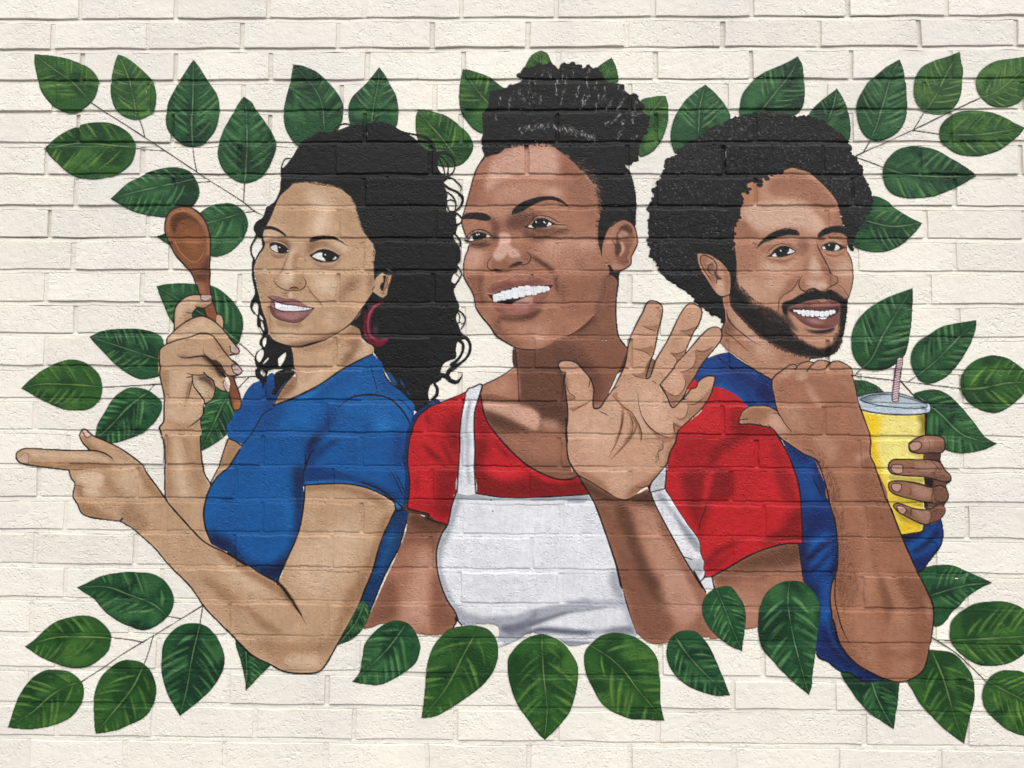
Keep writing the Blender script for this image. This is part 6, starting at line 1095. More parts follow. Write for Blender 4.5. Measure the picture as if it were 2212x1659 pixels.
def man_front():
    T = 'man_blue'
    # ---- cup
    glaze(1.15, .9); use('J'); cup = part('cup', 'cup_body'); lid = part('cup', 'lid'); straw = part('cup', 'straw')
    Y = (243, 212, 72); YL = (249, 233, 136); YD = (205, 160, 40)
    F('845,360 930,380 1100,390 1250,388 1387,375 1385,480 1380,700 1370,900 1365,1100 1360,1340 1350,1370 1290,1385 1180,1400 1120,1280 1040,1100 960,880 915,700 915,600 880,450', Y, part=cup, name='cup')
    F('1000,400 1330,410 1380,500 1370,700 1365,1000 1100,1000 960,620', YL, clip='cup', a=.9, b=8); F('860,380 920,400 1000,400 980,560 930,600 890,480', (248, 206, 30), clip='cup', a=.7, b=9); F('1310,400 1387,390 1382,560 1320,560 1340,480', (132, 112, 40), clip='cup', a=.75, b=8)
    F('900,600 960,620 970,760 1010,900 1050,1040 1020,1060 950,860 915,720', (236, 196, 40), clip='cup', a=.7, b=7); F('1060,900 1230,920 1370,930 1365,960 1200,950 1080,930', (140, 122, 40), clip='cup', a=.6, b=7); F('1090,1080 1240,1130 1370,1180 1365,1150 1230,1100', (140, 122, 40), clip='cup', a=.6, b=7)
    F('1130,1180 1240,1270 1340,1310 1300,1330 1180,1280', (150, 130, 50), clip='cup', a=.6, b=7); F('1200,1310 1290,1310 1320,1350 1240,1370 1160,1360', (246, 200, 40), clip='cup', a=.8, b=5); F('1380,660 1380,720 1260,720 1240,690', (140, 120, 44), clip='cup', a=.5, b=6); F('1320,700 1380,700 1370,900 1340,820', YD, clip='cup', a=.3, b=8)
    S('1387,380 1385,560', 4.4, part=cup); S('1365,1320 1350,1370 1290,1385 1180,1402', 4, part=cup)
    F('812,260 815,230 900,210 1050,200 1180,215 1300,255 1380,285 1420,300 1420,360 1390,375 1250,388 1080,385 930,368 845,345 820,300', (186, 202, 214), part=lid, name='lid')
    F('840,260 900,228 1040,215 1180,235 1300,270 1385,310 1340,330 1200,332 1050,320 920,300', (168, 184, 194), clip='lid', a=.9, b=3); F('900,260 1050,235 1200,255 1330,300 1200,315 1000,300', (206, 218, 226), clip='lid', a=.7, b=9); F('840,250 900,228 1040,215 950,250 880,280', (96, 110, 120), clip='lid', a=.6, b=5); F('1080,310 1250,330 1380,310 1340,335 1200,335', (120, 136, 148), clip='lid', a=.5, b=4)
    F('850,330 1000,350 1200,360 1410,330 1415,365 1250,388 1050,385 860,350', (214, 226, 234), clip='lid', a=.6, b=5); F('840,345 1000,372 1200,380 1250,388 1000,380', (120, 136, 150), clip='lid', a=.6, b=4)
    S('815,235 900,210 1050,200 1180,215 1300,255 1380,285 1420,300 1420,358 1390,376 1250,389 1080,386 930,369 845,348', 3.8, part=lid); S('830,262 880,285 1000,312 1150,328 1300,336 1390,325 1385,300 1300,270 1180,236 1040,216 910,226 832,258', 2.4, (50, 58, 66))
    F('1125,0 1175,0 1160,140 1150,275 1125,278 1098,270 1110,120', (232, 202, 206), part=straw); use('I'); F('1140,1500 1165,1497 1187,1505 1180,1600 1170,1680 1120,1680 1130,1580', (232, 202, 206), part=straw)
    S('1140,1500 1130,1580 1120,1659', 3, part=straw); S('1138,1503 1163,1496 1187,1505 1180,1600 1170,1659', 3, part=straw)
    for y in range(1515, 1650, 20): S('%d,%d %d,%d' % (1136 - (y-1515)*.12, y + 18, 1184 - (y-1515)*.1, y), 1.8, (96, 40, 50))
    use('J'); S('1123,0 1110,120 1098,270 1125,279 1150,275', 3, part=straw); S('1174,0 1160,140 1150,275', 3, part=straw)
    for y in range(5, 265, 20): S('%d,%d %d,%d' % (1121 - y*.09, y + 16, 1172 - y*.08, y), 1.8, (96, 40, 50))
    # ---- fingers round the cup
    hd = part(T, 'hand', 'cup'); nl = part(T, 'hand', 'nail'); FG = (152, 106, 84); FL = (190, 148, 126); FD = (112, 76, 60)
    F('1370,700 1500,700 1505,800 1560,870 1595,910 1590,950 1550,980 1570,1080 1550,1130 1535,1140 1540,1220 1500,1270 1420,1310 1370,1180 1370,1000 1365,900', FD, part=hd, name='mh2')
    F('1380,700 1500,710 1500,790 1400,780', (86, 56, 46), clip='mh2', a=.8, b=5); F('1370,920 1440,930 1440,990 1390,985 1368,960', (26, 20, 20), clip='mh2', b=1); F('1368,1130 1400,1140 1395,1180 1368,1180', (26, 20, 20), clip='mh2', b=1)
    for s, lt, dk in (('1235,655 1240,630 1290,595 1350,570 1420,562 1490,570 1530,590 1540,640 1535,690 1500,710 1420,710 1340,715 1270,705 1245,690', '1350,590 1440,590 1420,660 1350,650', '1260,680 1400,690 1530,650 1530,700 1400,712 1270,705'),
                      ('1065,840 1070,800 1100,770 1160,765 1300,768 1420,770 1500,790 1550,860 1590,900 1590,940 1550,955 1480,940 1380,915 1250,905 1140,895 1090,880', '1270,790 1460,800 1480,840 1440,880 1340,860', '1100,870 1250,890 1400,890 1560,900 1580,945 1440,930 1250,908'),
                      ('1065,1000 1070,965 1110,948 1200,950 1320,970 1430,1000 1500,985 1550,1010 1572,1070 1550,1120 1500,1140 1400,1130 1300,1110 1180,1080 1110,1055 1080,1030', '1260,990 1400,1010 1440,1050 1400,1095 1280,1060', '1100,1040 1200,1075 1400,1120 1540,1100 1500,1140 1300,1115'),
                      ('1107,1165 1120,1140 1170,1140 1250,1170 1350,1190 1430,1180 1480,1150 1530,1150 1542,1210 1500,1270 1440,1295 1380,1315 1300,1290 1220,1250 1150,1210', '1270,1185 1400,1200 1425,1240 1400,1290 1320,1260', '1130,1190 1220,1240 1300,1280 1250,1230 1260,1190')):
        F(s, FG, part=hd, name='mh2'); F(lt, FL, clip='mh2', a=.55, b=7); F(dk, FD, clip='mh2', a=.6, b=6)
        P, C = pts_of(s); S((np.concatenate([P, P[:1]]), np.zeros(len(P)+1, bool)), 4, (44, 28, 24), part=hd)
    F('1425,1190 1480,1150 1530,1150 1540,1210 1500,1270 1425,1305 1430,1240', FD, clip='mh2', a=.6, b=5); F('1440,1000 1500,985 1550,1010 1570,1070 1540,1120 1450,1130 1450,1060', FD, clip='mh2', a=.55, b=5); S('1440,990 1450,1040 1430,1090 1440,1130', 2.4, (70, 44, 36), a=.7); S('1400,1180 1428,1230 1410,1300', 2.4, (70, 44, 36), a=.7); S('1430,780 1470,830 1450,890', 2.2, (70, 44, 36), a=.6); S('1400,600 1415,650 1400,700', 2, (90, 60, 48), a=.5)
    for s in ('1240,640 1270,620 1330,620 1345,650 1320,680 1270,695 1245,675', '1090,850 1095,815 1130,808 1180,815 1188,850 1180,880 1120,880', '1090,1000 1095,975 1120,968 1170,975 1175,1010 1150,1040 1110,1030', '1135,1170 1150,1155 1200,1170 1215,1195 1190,1228 1150,1205'):
        F(s, (196, 150, 134), part=nl, b=.6); P, C = pts_of(s); S((np.concatenate([P, P[:1]]), np.zeros(len(P)+1, bool)), 2.4, (60, 38, 32))
    S('1250,1010 1255,1050 1240,1060', 3, (80, 52, 42), a=.6, b=1); S('1275,790 1270,840', 2.6, (80, 52, 42), a=.5, b=1); S('1255,1190 1250,1240', 2.6, (70, 46, 38), a=.8); S('1505,710 1505,790 1560,870 1597,910 1590,950 1552,982 1575,1080 1540,1145', 4, part=hd)
    # ---- forearm and fist
    fa = part(T, 'arm', 'front'); fist = part(T, 'hand', 'fist')
    use('M5')
    F('740,0 770,130 810,300 850,430 880,640 890,850 880,1000 860,1080 820,1180 800,1330 810,1480 840,1659 @M6 1000,700 1040,880 1120,1030 1250,1160 1400,1250 1540,1310 1640,1335 1750,1330 1850,1280 1920,1220 1960,1130 1990,1000 2020,850 2040,660 2030,560 1990,450 1900,260 1820,80 @M5 1790,960 1700,760 1600,530 1500,270 1380,0 @M4 2120,1640 2040,1420 1960,1180 1900,1300 1400,1300 1330,1200 1430,1450', AR, part=fa, name='mfa')
    c = 'mfa'
    F('1160,0 1220,0 1240,300 1270,600 1300,900 1340,1100 1300,1300 1150,1300 1100,1100 1180,900 1170,600', ARL, clip=c, a=.5, b=13); F('1210,0 1380,0 1500,280 1640,620 1500,700 1380,600 1290,640 1240,300', ARD, clip=c, a=.4, b=10); F('1280,640 1330,900 1380,1080 1480,1300 1540,1480 1460,1480 1410,1300 1350,1080 1290,800', ARD, clip=c, a=.7, b=7)
    F('1380,1080 1560,1080 1700,1420 1760,1659 1600,1659 1540,1450', ARL, clip=c, a=.45, b=9); F('1560,1080 1800,1020 1900,1200 2010,1480 1900,1500 1720,1400 1640,1250', ARD, clip=c, a=.45, b=13); F('760,0 860,20 900,300 920,600 960,900 1000,1200 900,1400 880,1000 880,640 830,350', ARD, clip=c, a=.5, b=13)
    HR = [(84, 54, 42), (104, 68, 52), (120, 80, 62)]
    scatter('760,0 900,0 960,300 1000,620 1060,900 1150,1250 950,1500 880,1100 890,700 820,300', 420, 108, (7, 15), (1, 1.8), HR, a=.55, clip=c, jit=.25); scatter('800,0 900,50 960,300 900,350', 60, 108, (7, 15), (1, 1.8), [(196, 150, 122)], a=.45, clip=c, jit=.25)
    use('M6')
    F('1250,260 1400,260 1420,500 1440,900 1480,1150 1440,1240 1320,1150 1220,960 1180,700 1220,480', ARL, clip=c, a=.4, b=13); F('1500,230 1560,400 1620,600 1540,760 1520,560 1470,280', ARD, clip=c, a=.75, b=7); F('1600,600 1720,600 1800,700 1800,1000 1700,1060 1540,960 1560,780', ARL, clip=c, a=.4, b=11); F('1640,240 1880,280 2030,580 2020,700 1900,560 1800,560 1700,380', ARD, clip=c, a=.55, b=11); F('1800,600 1960,600 2020,800 1960,1100 1850,1270 1800,1150 1830,900', ARD, clip=c, a=.45, b=13)
    F('1590,1210 1650,1150 1760,1110 1850,1130 1790,1230 1700,1300 1610,1290', (184, 132, 106), clip=c, a=.55, b=8); F('1930,440 2020,560 1990,700 1960,600', (190, 138, 112), clip=c, a=.6, b=6); F('1010,280 960,430 960,620 1000,780 1090,940 1160,930 1080,800 1030,640 1010,440', AR, clip=c, b=2); F('980,560 1040,760 1150,930 1240,1100 1400,1240 1240,1150 1100,1000 1010,840', ARD, clip=c, a=.5, b=9); F('1440,960 1560,960 1600,1040 1480,1120', ARD, clip=c, a=.35, b=9)
    S('1025,200 1015,330 1015,480 1035,600 1070,740 1120,860 1160,935', [3, 3.6, 4, 3.6, 3], INK, taper=(0, .2))
    use('M5'); S('740,0 770,130 810,300 850,430 880,640 890,850 880,1000 860,1080 820,1180 800,1330 810,1480 840,1659 @M6 1000,700 1040,880 1120,1030 1250,1160 1400,1250 1540,1310 1640,1338 1750,1332 1850,1282 1922,1220 1962,1130 1990,1000 2020,850 2040,660 2030,560 1990,450 1900,260 1820,80 @M5 1790,960 1700,760 1600,530 1500,270 1380,0', 4.8, part=fa)
    use('M4')
    F('850,300 900,250 980,195 1040,150 1090,138 1140,150 1200,115 1260,105 1330,118 1360,95 1420,88 1480,100 1510,118 1560,98 1620,105 1720,160 1755,200 1760,280 1790,400 1820,550 1870,700 1920,840 1960,980 1950,1100 1960,1180 2000,1260 2130,1659 1490,1659 1440,1450 1390,1290 1330,1200 1200,1140 1080,1060 930,950 850,860 740,830 600,805 490,805 478,780 490,720 520,660 600,610 700,598 800,605 870,635 900,660 890,590 870,480 850,400', SK3, part=fist, name='mfi')
    c = 'mfi'; FA = (168, 114, 88)
    F('860,330 1000,260 1240,250 1500,250 1760,250 1820,550 1900,800 1960,1000 1900,1250 1400,1290 1200,1130 1000,950 900,640 880,480', FA, clip=c, a=.85, b=14); F('1340,1180 1960,1080 2200,1759 1440,1759', AR, clip=c, a=.9, b=24); F('950,600 1120,580 1250,700 1350,850 1200,880 1060,800', SK3L, clip=c, a=.35, b=14); F('1060,300 1160,310 1230,330 1260,420 1380,600 1300,600 1180,480 1080,420', SK3L, clip=c, a=.0, b=9)
    for s, l in (('880,480 960,340 1040,320 1080,420 1120,560 1000,560', 1), ('1240,320 1300,420 1400,600 1330,560 1260,460', 0), ('1110,300 1190,330 1260,460 1330,600 1220,560 1130,430', 1), ('1250,310 1420,300 1560,420 1640,560 1480,600 1380,520', 1), ('1440,620 1500,720 1560,740 1540,900 1460,760', 1), ('1170,620 1330,760 1400,900 1260,900 1160,760', 1), ('1620,300 1700,300 1780,420 1800,560 1720,480', 1), ('1740,620 1820,620 1900,840 1930,950 1840,860', 1)):
        F(s, SK3D if l else SK3L, clip=c, a=.5, b=9)
    F('1240,330 1290,400 1420,600 1360,600 1270,480', (200, 152, 126), clip=c, a=.5, b=8); F('1640,300 1700,330 1780,460 1720,420 1660,360', (200, 152, 126), clip=c, a=.5, b=8); F('920,280 1000,220 1090,200 1060,260 960,300', SK3L, clip=c, a=.45, b=7); F('1110,290 1170,230 1240,260 1200,320', SK3L, clip=c, a=.55, b=7)
    F('500,780 520,690 620,620 780,620 880,660 830,700 740,800 620,800', (150, 102, 78), clip=c, a=.6, b=11); F('800,740 870,690 940,740 1040,880 960,900 860,820', SK3L, clip=c, a=.55, b=10); F('1040,960 1300,960 1420,1000 1500,1250 1400,1280 1240,1140', SK3D, clip=c, a=.5, b=13); F('1320,960 1480,980 1600,1100 1500,1240 1440,1150', SK3L, clip=c, a=.3, b=12); F('1780,1160 1900,1120 1940,1180 1880,1260 1800,1240', (206, 162, 136), clip=c, a=.55, b=9); F('1900,1180 1950,1240 1920,1300 1860,1280', ARD, clip=c, a=.6, b=6)
    F('1600,1250 1720,1260 1850,1759 1700,1759', ARL, clip=c, a=.35, b=16); F('1800,1330 1960,1300 2160,1759 1860,1759', ARD, clip=c, a=.4, b=12); scatter('1340,1190 1440,1250 1500,1320 1600,1500 1620,1659 1490,1659 1420,1360', 130, 105, (8, 18), (1, 1.9), HR, a=.6, clip=c, jit=.25); scatter('1340,1100 1460,1150 1440,1260 1360,1200', 24, 60, (5, 10), (1, 1.6), HR, a=.5, clip=c)
    S('850,310 900,250 980,195 1040,150 1090,138 1140,150', 4, part=fist); S('1110,190 1150,140 1200,115 1260,105 1330,118', 4, part=fist); S('1245,210 1290,150 1360,95 1420,88 1480,100 1510,118', 4, part=fist); S('1455,180 1510,120 1560,98 1620,105 1720,160 1755,200 1760,280', 4, part=fist)
    S('1760,275 1790,400 1820,550 1870,700 1920,840 1960,980 1952,1100 1960,1180 2000,1260 2130,1659', 4.2, part=fist); S('1740,262 1770,270', 3.4)
    S('850,305 852,400 870,480 890,590 910,660 950,730 1000,810 1065,888', [4.4, 4.4, 4.4, 4, 3.4, 3, 2], part=fist); S('905,660 860,632 800,605 700,597 600,610 520,660 490,720 475,780 490,808 600,806 740,830 850,858 930,950 1080,1060 1200,1140 1330,1198 1390,1240', [3.6, 4, 4, 4, 4, 4.2, 4.2, 4, 3], part=fist)
    S('485,765 530,755 570,752', 2.6, (66, 38, 28), a=.9); S('800,810 830,840 860,870', 2.6, (66, 38, 28), a=.8, taper=.2); S('850,690 910,690 940,720', 2.4, (66, 38, 28), a=.7, taper=.2); S('710,805 740,830', 2, (66, 38, 28)); S('1190,1090 1290,1110 1340,1160', 2, (96, 62, 46), a=.7, taper=.3); S('1330,1195 1390,1290 1440,1450 1490,1659', 4.4)
    use('M5')
    for x, y in ((1398, 405), (1448, 232)):
        F('%d,%d %d,%d %d,%d %d,%d' % (x-7,y,x,y-8,x+7,y,x,y+8), (78, 48, 38), b=.6); S('%d,%d %d,%d %d,%d %d,%d %d,%d' % (x-16,y,x,y-16,x+16,y,x,y+16,x-16,y), 1.6, (120, 78, 58), a=.6)
def paint_all():
    paint_leaves_back()
    for f in ('man_back','w1_all','w2_all','man_front'):
        if f in globals(): globals()[f]()
    glaze(1.6, .68); paint_leaves_front()
# ---------------------------------------------------------------- photo study point -> wall plane (metres, y down from the study's zero line)
def to_wall(q):
    d = np.stack([(q[:, 0] - 1250) / FOC, (q[:, 1] - 937.5) / FOC, np.ones(len(q))], 1) @ ROT
    t = -CAM[2] / d[:, 2]
    return np.stack([CAM[0] + d[:, 0]*t, CAM[1] + d[:, 1]*t], 1)
# ---------------------------------------------------------------- brick bond
BW, RH = .2032, .0679
L_ = [46,119,196,270.5,347,424,501,579,657,735,812,891,970,1048,1131,1212,1291,1374.5,1456,1542,1626,1712,1794]
R_ = [36,110,189.5,265,344,425,502,582,662,742,823,903,986,1065.5,1144.5,1227,1315,1401,1487,1572,1661,1738,1823]
BED = {}
for _r in range(23):
    a, b = to_wall(np.array([[0., L_[_r]], [2500., R_[_r]]]))
    BED[_r] = (a[1] + (b[1]-a[1]) * (0 - a[0]) / (b[0]-a[0]), (b[1]-a[1]) / (b[0]-a[0]))
RMIN, RMAX = -14, 35
for _r in range(-1, RMIN - 2, -1): BED[_r] = (BED[_r+1][0] - RH, BED[_r+1][1] * .9)
for _r in range(23, RMAX + 2): BED[_r] = (BED[_r-1][0] + RH, BED[_r-1][1] * .9)
_g = np.random.default_rng(21)
ROWJ = {r: (.0082 + .0022*_g.random(), _g.random(6) * 6.28) for r in range(RMIN - 2, RMAX + 2)}
def bed(r, x):
    p = ROWJ[r][1]
    return BED[r][0] + BED[r][1]*x + .0007*np.sin(x*23 + p[0]) + .0005*np.sin(x*61 + p[1]) + .0004*np.sin(x*150 + p[2])
def bed_low(r, x):           # upper edge of the bricks under bed r
    p = ROWJ[r][1]
    return bed(r, x) + ROWJ[r][0] + .0006*np.sin(x*31 + p[3]) + .0005*np.sin(x*97 + p[4])
# head joints: third bond, offsets read off the photograph row by row
EVEN = {0:201.7,2:201,4:192,6:186.6,8:179,10:184,12:173.6,14:165,16:165,18:157.7,20:146,22:136}
ODD = {1:131.7,3:134.5,5:118.6,7:121.5,9:114,11:108.5,13:87,15:95.5,17:90,19:79.6}
def head_x(r):
    off = None; src = EVEN if r % 2 == 0 else ODD
    if r in src:
        y = (L_[r-1] + L_[r]) / 2 if r > 0 else L_[0] - 38
        off = to_wall(np.array([[src[r], y]]))[0, 0]
    else: off = 0.0 if r % 2 == 0 else -.2917 * BW
    g = np.random.default_rng(500 + r)
    return [(off + k*BW + g.normal(0, .0022), .0062 + .003*g.random(), g.normal(0, .012), g.random()*6.28, float(np.clip(g.lognormal(-.1, .45), .4, 1.9))) for k in range(-9, 15)]
HEAD = {r: head_x(r) for r in range(RMIN, RMAX + 1)}
def brick_rand(r, k):
    g = np.random.default_rng(9000 + r*97 + k*13)
    return float(np.clip(g.normal(.0002, .0006), -.0006, .0016)), g.normal(0, .004), g.normal(0, .012), g.random(8)
RAD = .0016
def DEEP(r): return float(np.clip(.62 - .028*(r - 2), .20, .64))   # the lower courses are filled by more coats of paint
def wall_height(x, y):
    """outward height of the painted wall surface at wall points (bricks 0, joints negative)"""
    x = np.asarray(x, float); y = np.asarray(y, float)
    out = np.full(x.shape, -.006)
    for r in range(RMIN, RMAX + 1):
        yt, yb = bed_low(r-1, x), bed(r, x)
        nxt = bed_low(r, x)
        sel = (y >= yt - .0001) & (y < nxt)
        if not sel.any(): continue
        xs, ys = x[sel], y[sel]; t, b, n = yt[sel], yb[sel], nxt[sel]
        h = np.empty(xs.shape)
        # bed joint below this row: struck back under the brick, sloping out to the next course
        f = np.clip((ys - b) / np.maximum(n - b, 1e-5), 0, 1)
        dr = DEEP(r) * (1 + .30*np.sin(xs*9 + r*2.3) * np.sin(xs*21 + r*5.1) + .15*np.sin(xs*57 + r))
        h[:] = dr * np.where(f < .11, -.0054, np.where(f < .30, -.0054 + (f - .11)/.19*.0028, -.0026 + (f - .30)/.70*.0012))
        inb = ys < b
        H = HEAD[r]; cx = np.array([c[0] for c in H])
        k = np.clip(np.searchsorted(cx, xs) - 1, 0, len(H) - 2)
        w = np.array([c[1] for c in H]); sl_ = np.array([c[2] for c in H]); ph = np.array([c[3] for c in H])
        ym = (t + b) / 2
        def edge(kk, s): return cx[kk] + sl_[kk]*(ys - ym) + s*w[kk]*.5 + .0005*np.sin(ys*140 + ph[kk])
        xl, xr = edge(k, 1), edge(k + 1, -1)
        # points left of xl / right of xr are in a head joint
        d = np.minimum(np.minimum(xs - xl, xr - xs), np.minimum(ys - t, b - ys))
        o = np.zeros(len(H)); tx = np.zeros(len(H)); ty = np.zeros(len(H))
        for q in range(len(H)): o[q], tx[q], ty[q], _ = brick_rand(r, q)
        face = o[k] + tx[k]*(xs - (xl + xr)/2) + ty[k]*(ys - ym)
        e = np.clip(1 - d / RAD, 0, 1)
        prof = face - RAD*.9*(1 - np.sqrt(np.clip(1 - e*e, 0, 1)))
        jd = np.array([c[4] for c in H]); kj = np.where(xs - cx[k] < cx[k+1] - xs, k, k + 1)
        hb = np.where(d > 0, prof, -.0054*dr*jd[kj])
        h = np.where(inb, hb, h)
        out[sel] = h
    return out
# ---------------------------------------------------------------- materials
def new_mat(name):
    m = bpy.data.materials.new(name); m.use_nodes = True
    return m, m.node_tree.nodes, m.node_tree.links, m.node_tree.nodes['Principled BSDF']
def rough_bump(N, L, b, k=1.0):
    """thick masonry paint: mostly smooth film with scattered nodules and open pores, in world space so it runs on across pieces"""
    tc = N.new('ShaderNodeNewGeometry')
    def noise(scale, det, off):
        n = N.new('ShaderNodeTexNoise'); n.inputs['Scale'].default_value = scale; n.inputs['Detail'].default_value = det
        a = N.new('ShaderNodeVectorMath'); a.operation = 'ADD'; a.inputs[1].default_value = (off, off*.7, off*1.3)
        L.new(tc.outputs['Position'], a.inputs[0]); L.new(a.outputs[0], n.inputs['Vector']); return n
    def ramp(src, a, b_, lo, hi):
        r = N.new('ShaderNodeMapRange'); r.interpolation_type = 'SMOOTHSTEP'
        for key, v in zip(('From Min', 'From Max', 'To Min', 'To Max'), (a, b_, lo, hi)): r.inputs[key].default_value = v
        L.new(src, r.inputs['Value']); return r.outputs[0]
    def add(x, y, op='ADD'):
        m = N.new('ShaderNodeMath'); m.operation = op; L.new(x, m.inputs[0]); L.new(y, m.inputs[1]); return m.outputs[0]
    n1 = noise(215, 1.2, 0.0); n2 = noise(170, 0.6, 3.7); n3 = noise(14, 1.5, 9.1); n4 = noise(60, 1.0, 5.5)
    nod = ramp(n1.outputs[0], .54, .76, 0.0, 1.0); pit = ramp(n2.outputs[0], .26, .40, -1.0, 0.0)
    amt = ramp(n3.outputs[0], .36, .64, .35, 1.25)
    h = add(add(add(nod, pit), amt, 'MULTIPLY'), ramp(n4.outputs[0], .2, .8, 0.0, .8))
    bp = N.new('ShaderNodeBump'); bp.inputs['Strength'].default_value = .46 * k; bp.inputs['Distance'].default_value = .0016
    L.new(h, bp.inputs['Height']); L.new(bp.outputs[0], b.inputs['Normal'])
    return tc, n1
def white_material(name, base, pits=True):
    m, N, L, b = new_mat(name)
    tc, n1 = rough_bump(N, L, b)
    b.inputs['Roughness'].default_value = .62; b.inputs['Specular IOR Level'].default_value = .3
    # broad tonal drift and faint dirt
    big = N.new('ShaderNodeTexNoise'); big.inputs['Scale'].default_value = 3.2; big.inputs['Detail'].default_value = 4; L.new(tc.outputs['Position'], big.inputs['Vector'])
    cr = N.new('ShaderNodeValToRGB'); cr.color_ramp.elements[0].position = .35; cr.color_ramp.elements[1].position = .7
    cr.color_ramp.elements[0].color = (base[0]*.90, base[1]*.905, base[2]*.92, 1); cr.color_ramp.elements[1].color = (base[0]*1.02, base[1]*1.015, base[2]*.985, 1)
    L.new(big.outputs[0], cr.inputs[0]); col = cr.outputs[0]
    # rain-washed dirt, drawn out down the wall
    mpn = N.new('ShaderNodeMapping'); mpn.inputs['Scale'].default_value = (7, 7, 1.1); L.new(tc.outputs['Position'], mpn.inputs['Vector'])
    st = N.new('ShaderNodeTexNoise'); st.inputs['Scale'].default_value = 1.6; st.inputs['Detail'].default_value = 6; L.new(mpn.outputs[0], st.inputs['Vector'])
    sr = N.new('ShaderNodeMapRange'); sr.inputs['From Min'].default_value = .52; sr.inputs['From Max'].default_value = .74; sr.inputs['To Max'].default_value = .16; L.new(st.outputs[0], sr.inputs['Value'])
    ms = N.new('ShaderNodeMix'); ms.data_type = 'RGBA'; ms.inputs[7].default_value = (.47, .445, .41, 1); L.new(sr.outputs[0], ms.inputs[0]); L.new(col, ms.inputs[6]); col = ms.outputs[2]
    oi = N.new('ShaderNodeObjectInfo'); mr = N.new('ShaderNodeMapRange'); mr.inputs['To Min'].default_value = .93; mr.inputs['To Max'].default_value = 1.01; L.new(oi.outputs['Random'], mr.inputs['Value'])
    mu = N.new('ShaderNodeMix'); mu.data_type = 'RGBA'; mu.blend_type = 'MULTIPLY'; mu.inputs[0].default_value = 1; L.new(col, mu.inputs[6]); L.new(mr.outputs[0], mu.inputs[7]); col = mu.outputs[2]
    if pits:   # open pores the paint did not fill, denser on some bricks
        v = N.new('ShaderNodeTexNoise'); v.inputs['Scale'].default_value = 150; v.inputs['Detail'].default_value = 2; L.new(tc.outputs['Position'], v.inputs['Vector'])
        dn = N.new('ShaderNodeTexNoise'); dn.inputs['Scale'].default_value = 2.1; dn.inputs['Detail'].default_value = 3; L.new(tc.outputs['Position'], dn.inputs['Vector'])
        th = N.new('ShaderNodeMapRange'); th.inputs['From Min'].default_value = .42; th.inputs['From Max'].default_value = .72; th.inputs['To Min'].default_value = .78; th.inputs['To Max'].default_value = .665; L.new(dn.outputs[0], th.inputs['Value'])
        su = N.new('ShaderNodeMath'); su.operation = 'SUBTRACT'; L.new(v.outputs[0], su.inputs[0]); L.new(th.outputs[0], su.inputs[1])
        sc_ = N.new('ShaderNodeMath'); sc_.operation = 'MULTIPLY'; sc_.use_clamp = True; sc_.inputs[1].default_value = 22; L.new(su.outputs[0], sc_.inputs[0])
        mp = N.new('ShaderNodeMix'); mp.data_type = 'RGBA'; mp.inputs[7].default_value = (.30, .275, .25, 1); L.new(sc_.outputs[0], mp.inputs[0]); L.new(col, mp.inputs[6]); col = mp.outputs[2]
    L.new(col, b.inputs['Base Color'])
    return m
WHITE = (.805, .768, .690)
MAT_BRICK = white_material('white_masonry_paint', WHITE)
MAT_MORTAR = white_material('white_painted_mortar', (WHITE[0]*.97, WHITE[1]*.965, WHITE[2]*.96), False)
def paint_material():
    m, N, L, b = new_mat('mural_paint')
    rough_bump(N, L, b, .92)
    at = N.new('ShaderNodeAttribute'); at.attribute_name = 'paint'
    gm = N.new('ShaderNodeNewGeometry'); g = N.new('ShaderNodeTexNoise'); g.inputs['Scale'].default_value = 420; g.inputs['Detail'].default_value = 3; L.new(gm.outputs['Position'], g.inputs['Vector'])
    mr = N.new('ShaderNodeMapRange'); mr.inputs['From Min'].default_value = .3; mr.inputs['From Max'].default_value = .7; mr.inputs['To Min'].default_value = .95; mr.inputs['To Max'].default_value = 1.05; L.new(g.outputs[0], mr.inputs['Value'])
    mu = N.new('ShaderNodeMix'); mu.data_type = 'RGBA'; mu.blend_type = 'MULTIPLY'; mu.inputs[0].default_value = 1
    L.new(at.outputs['Color'], mu.inputs[6]); L.new(mr.outputs[0], mu.inputs[7]); L.new(mu.outputs[2], b.inputs['Base Color'])
    b.inputs['Roughness'].default_value = .5; b.inputs['Specular IOR Level'].default_value = .2
    return m
MAT_PAINT = paint_material()
def pave_material():
    m, N, L, b = new_mat('asphalt')
    tc = N.new('ShaderNodeNewGeometry'); n = N.new('ShaderNodeTexNoise'); n.inputs['Scale'].default_value = 6; n.inputs['Detail'].default_value = 8; L.new(tc.outputs['Position'], n.inputs['Vector'])
    cr = N.new('ShaderNodeValToRGB'); cr.color_ramp.elements[0].color = (.07, .07, .068, 1); cr.color_ramp.elements[1].color = (.11, .108, .105, 1); L.new(n.outputs[0], cr.inputs[0]); L.new(cr.outputs[0], b.inputs['Base Color'])
    b.inputs['Roughness'].default_value = .85
    return m
# ---------------------------------------------------------------- helpers
COL = scene.collection
def link(o, parent=None):
    COL.objects.link(o)
    if parent is not None: o.parent = parent
    return o
def mesh_obj(name, V, Fc, mat, parent=None, smooth_=False):
    me = bpy.data.meshes.new(name); me.from_pydata([tuple(v) for v in V], [], Fc); me.materials.append(mat)
    if smooth_: me.polygons.foreach_set('use_smooth', np.ones(len(me.polygons), bool))
    me.update(); o = bpy.data.objects.new(name, me)
    return link(o, parent)
def tag(o, label=None, cat=None, group=None, kind=None):
    if label: o['label'] = label
    if cat: o['category'] = cat
    if group: o['group'] = group
    if kind: o['kind'] = kind
    return o
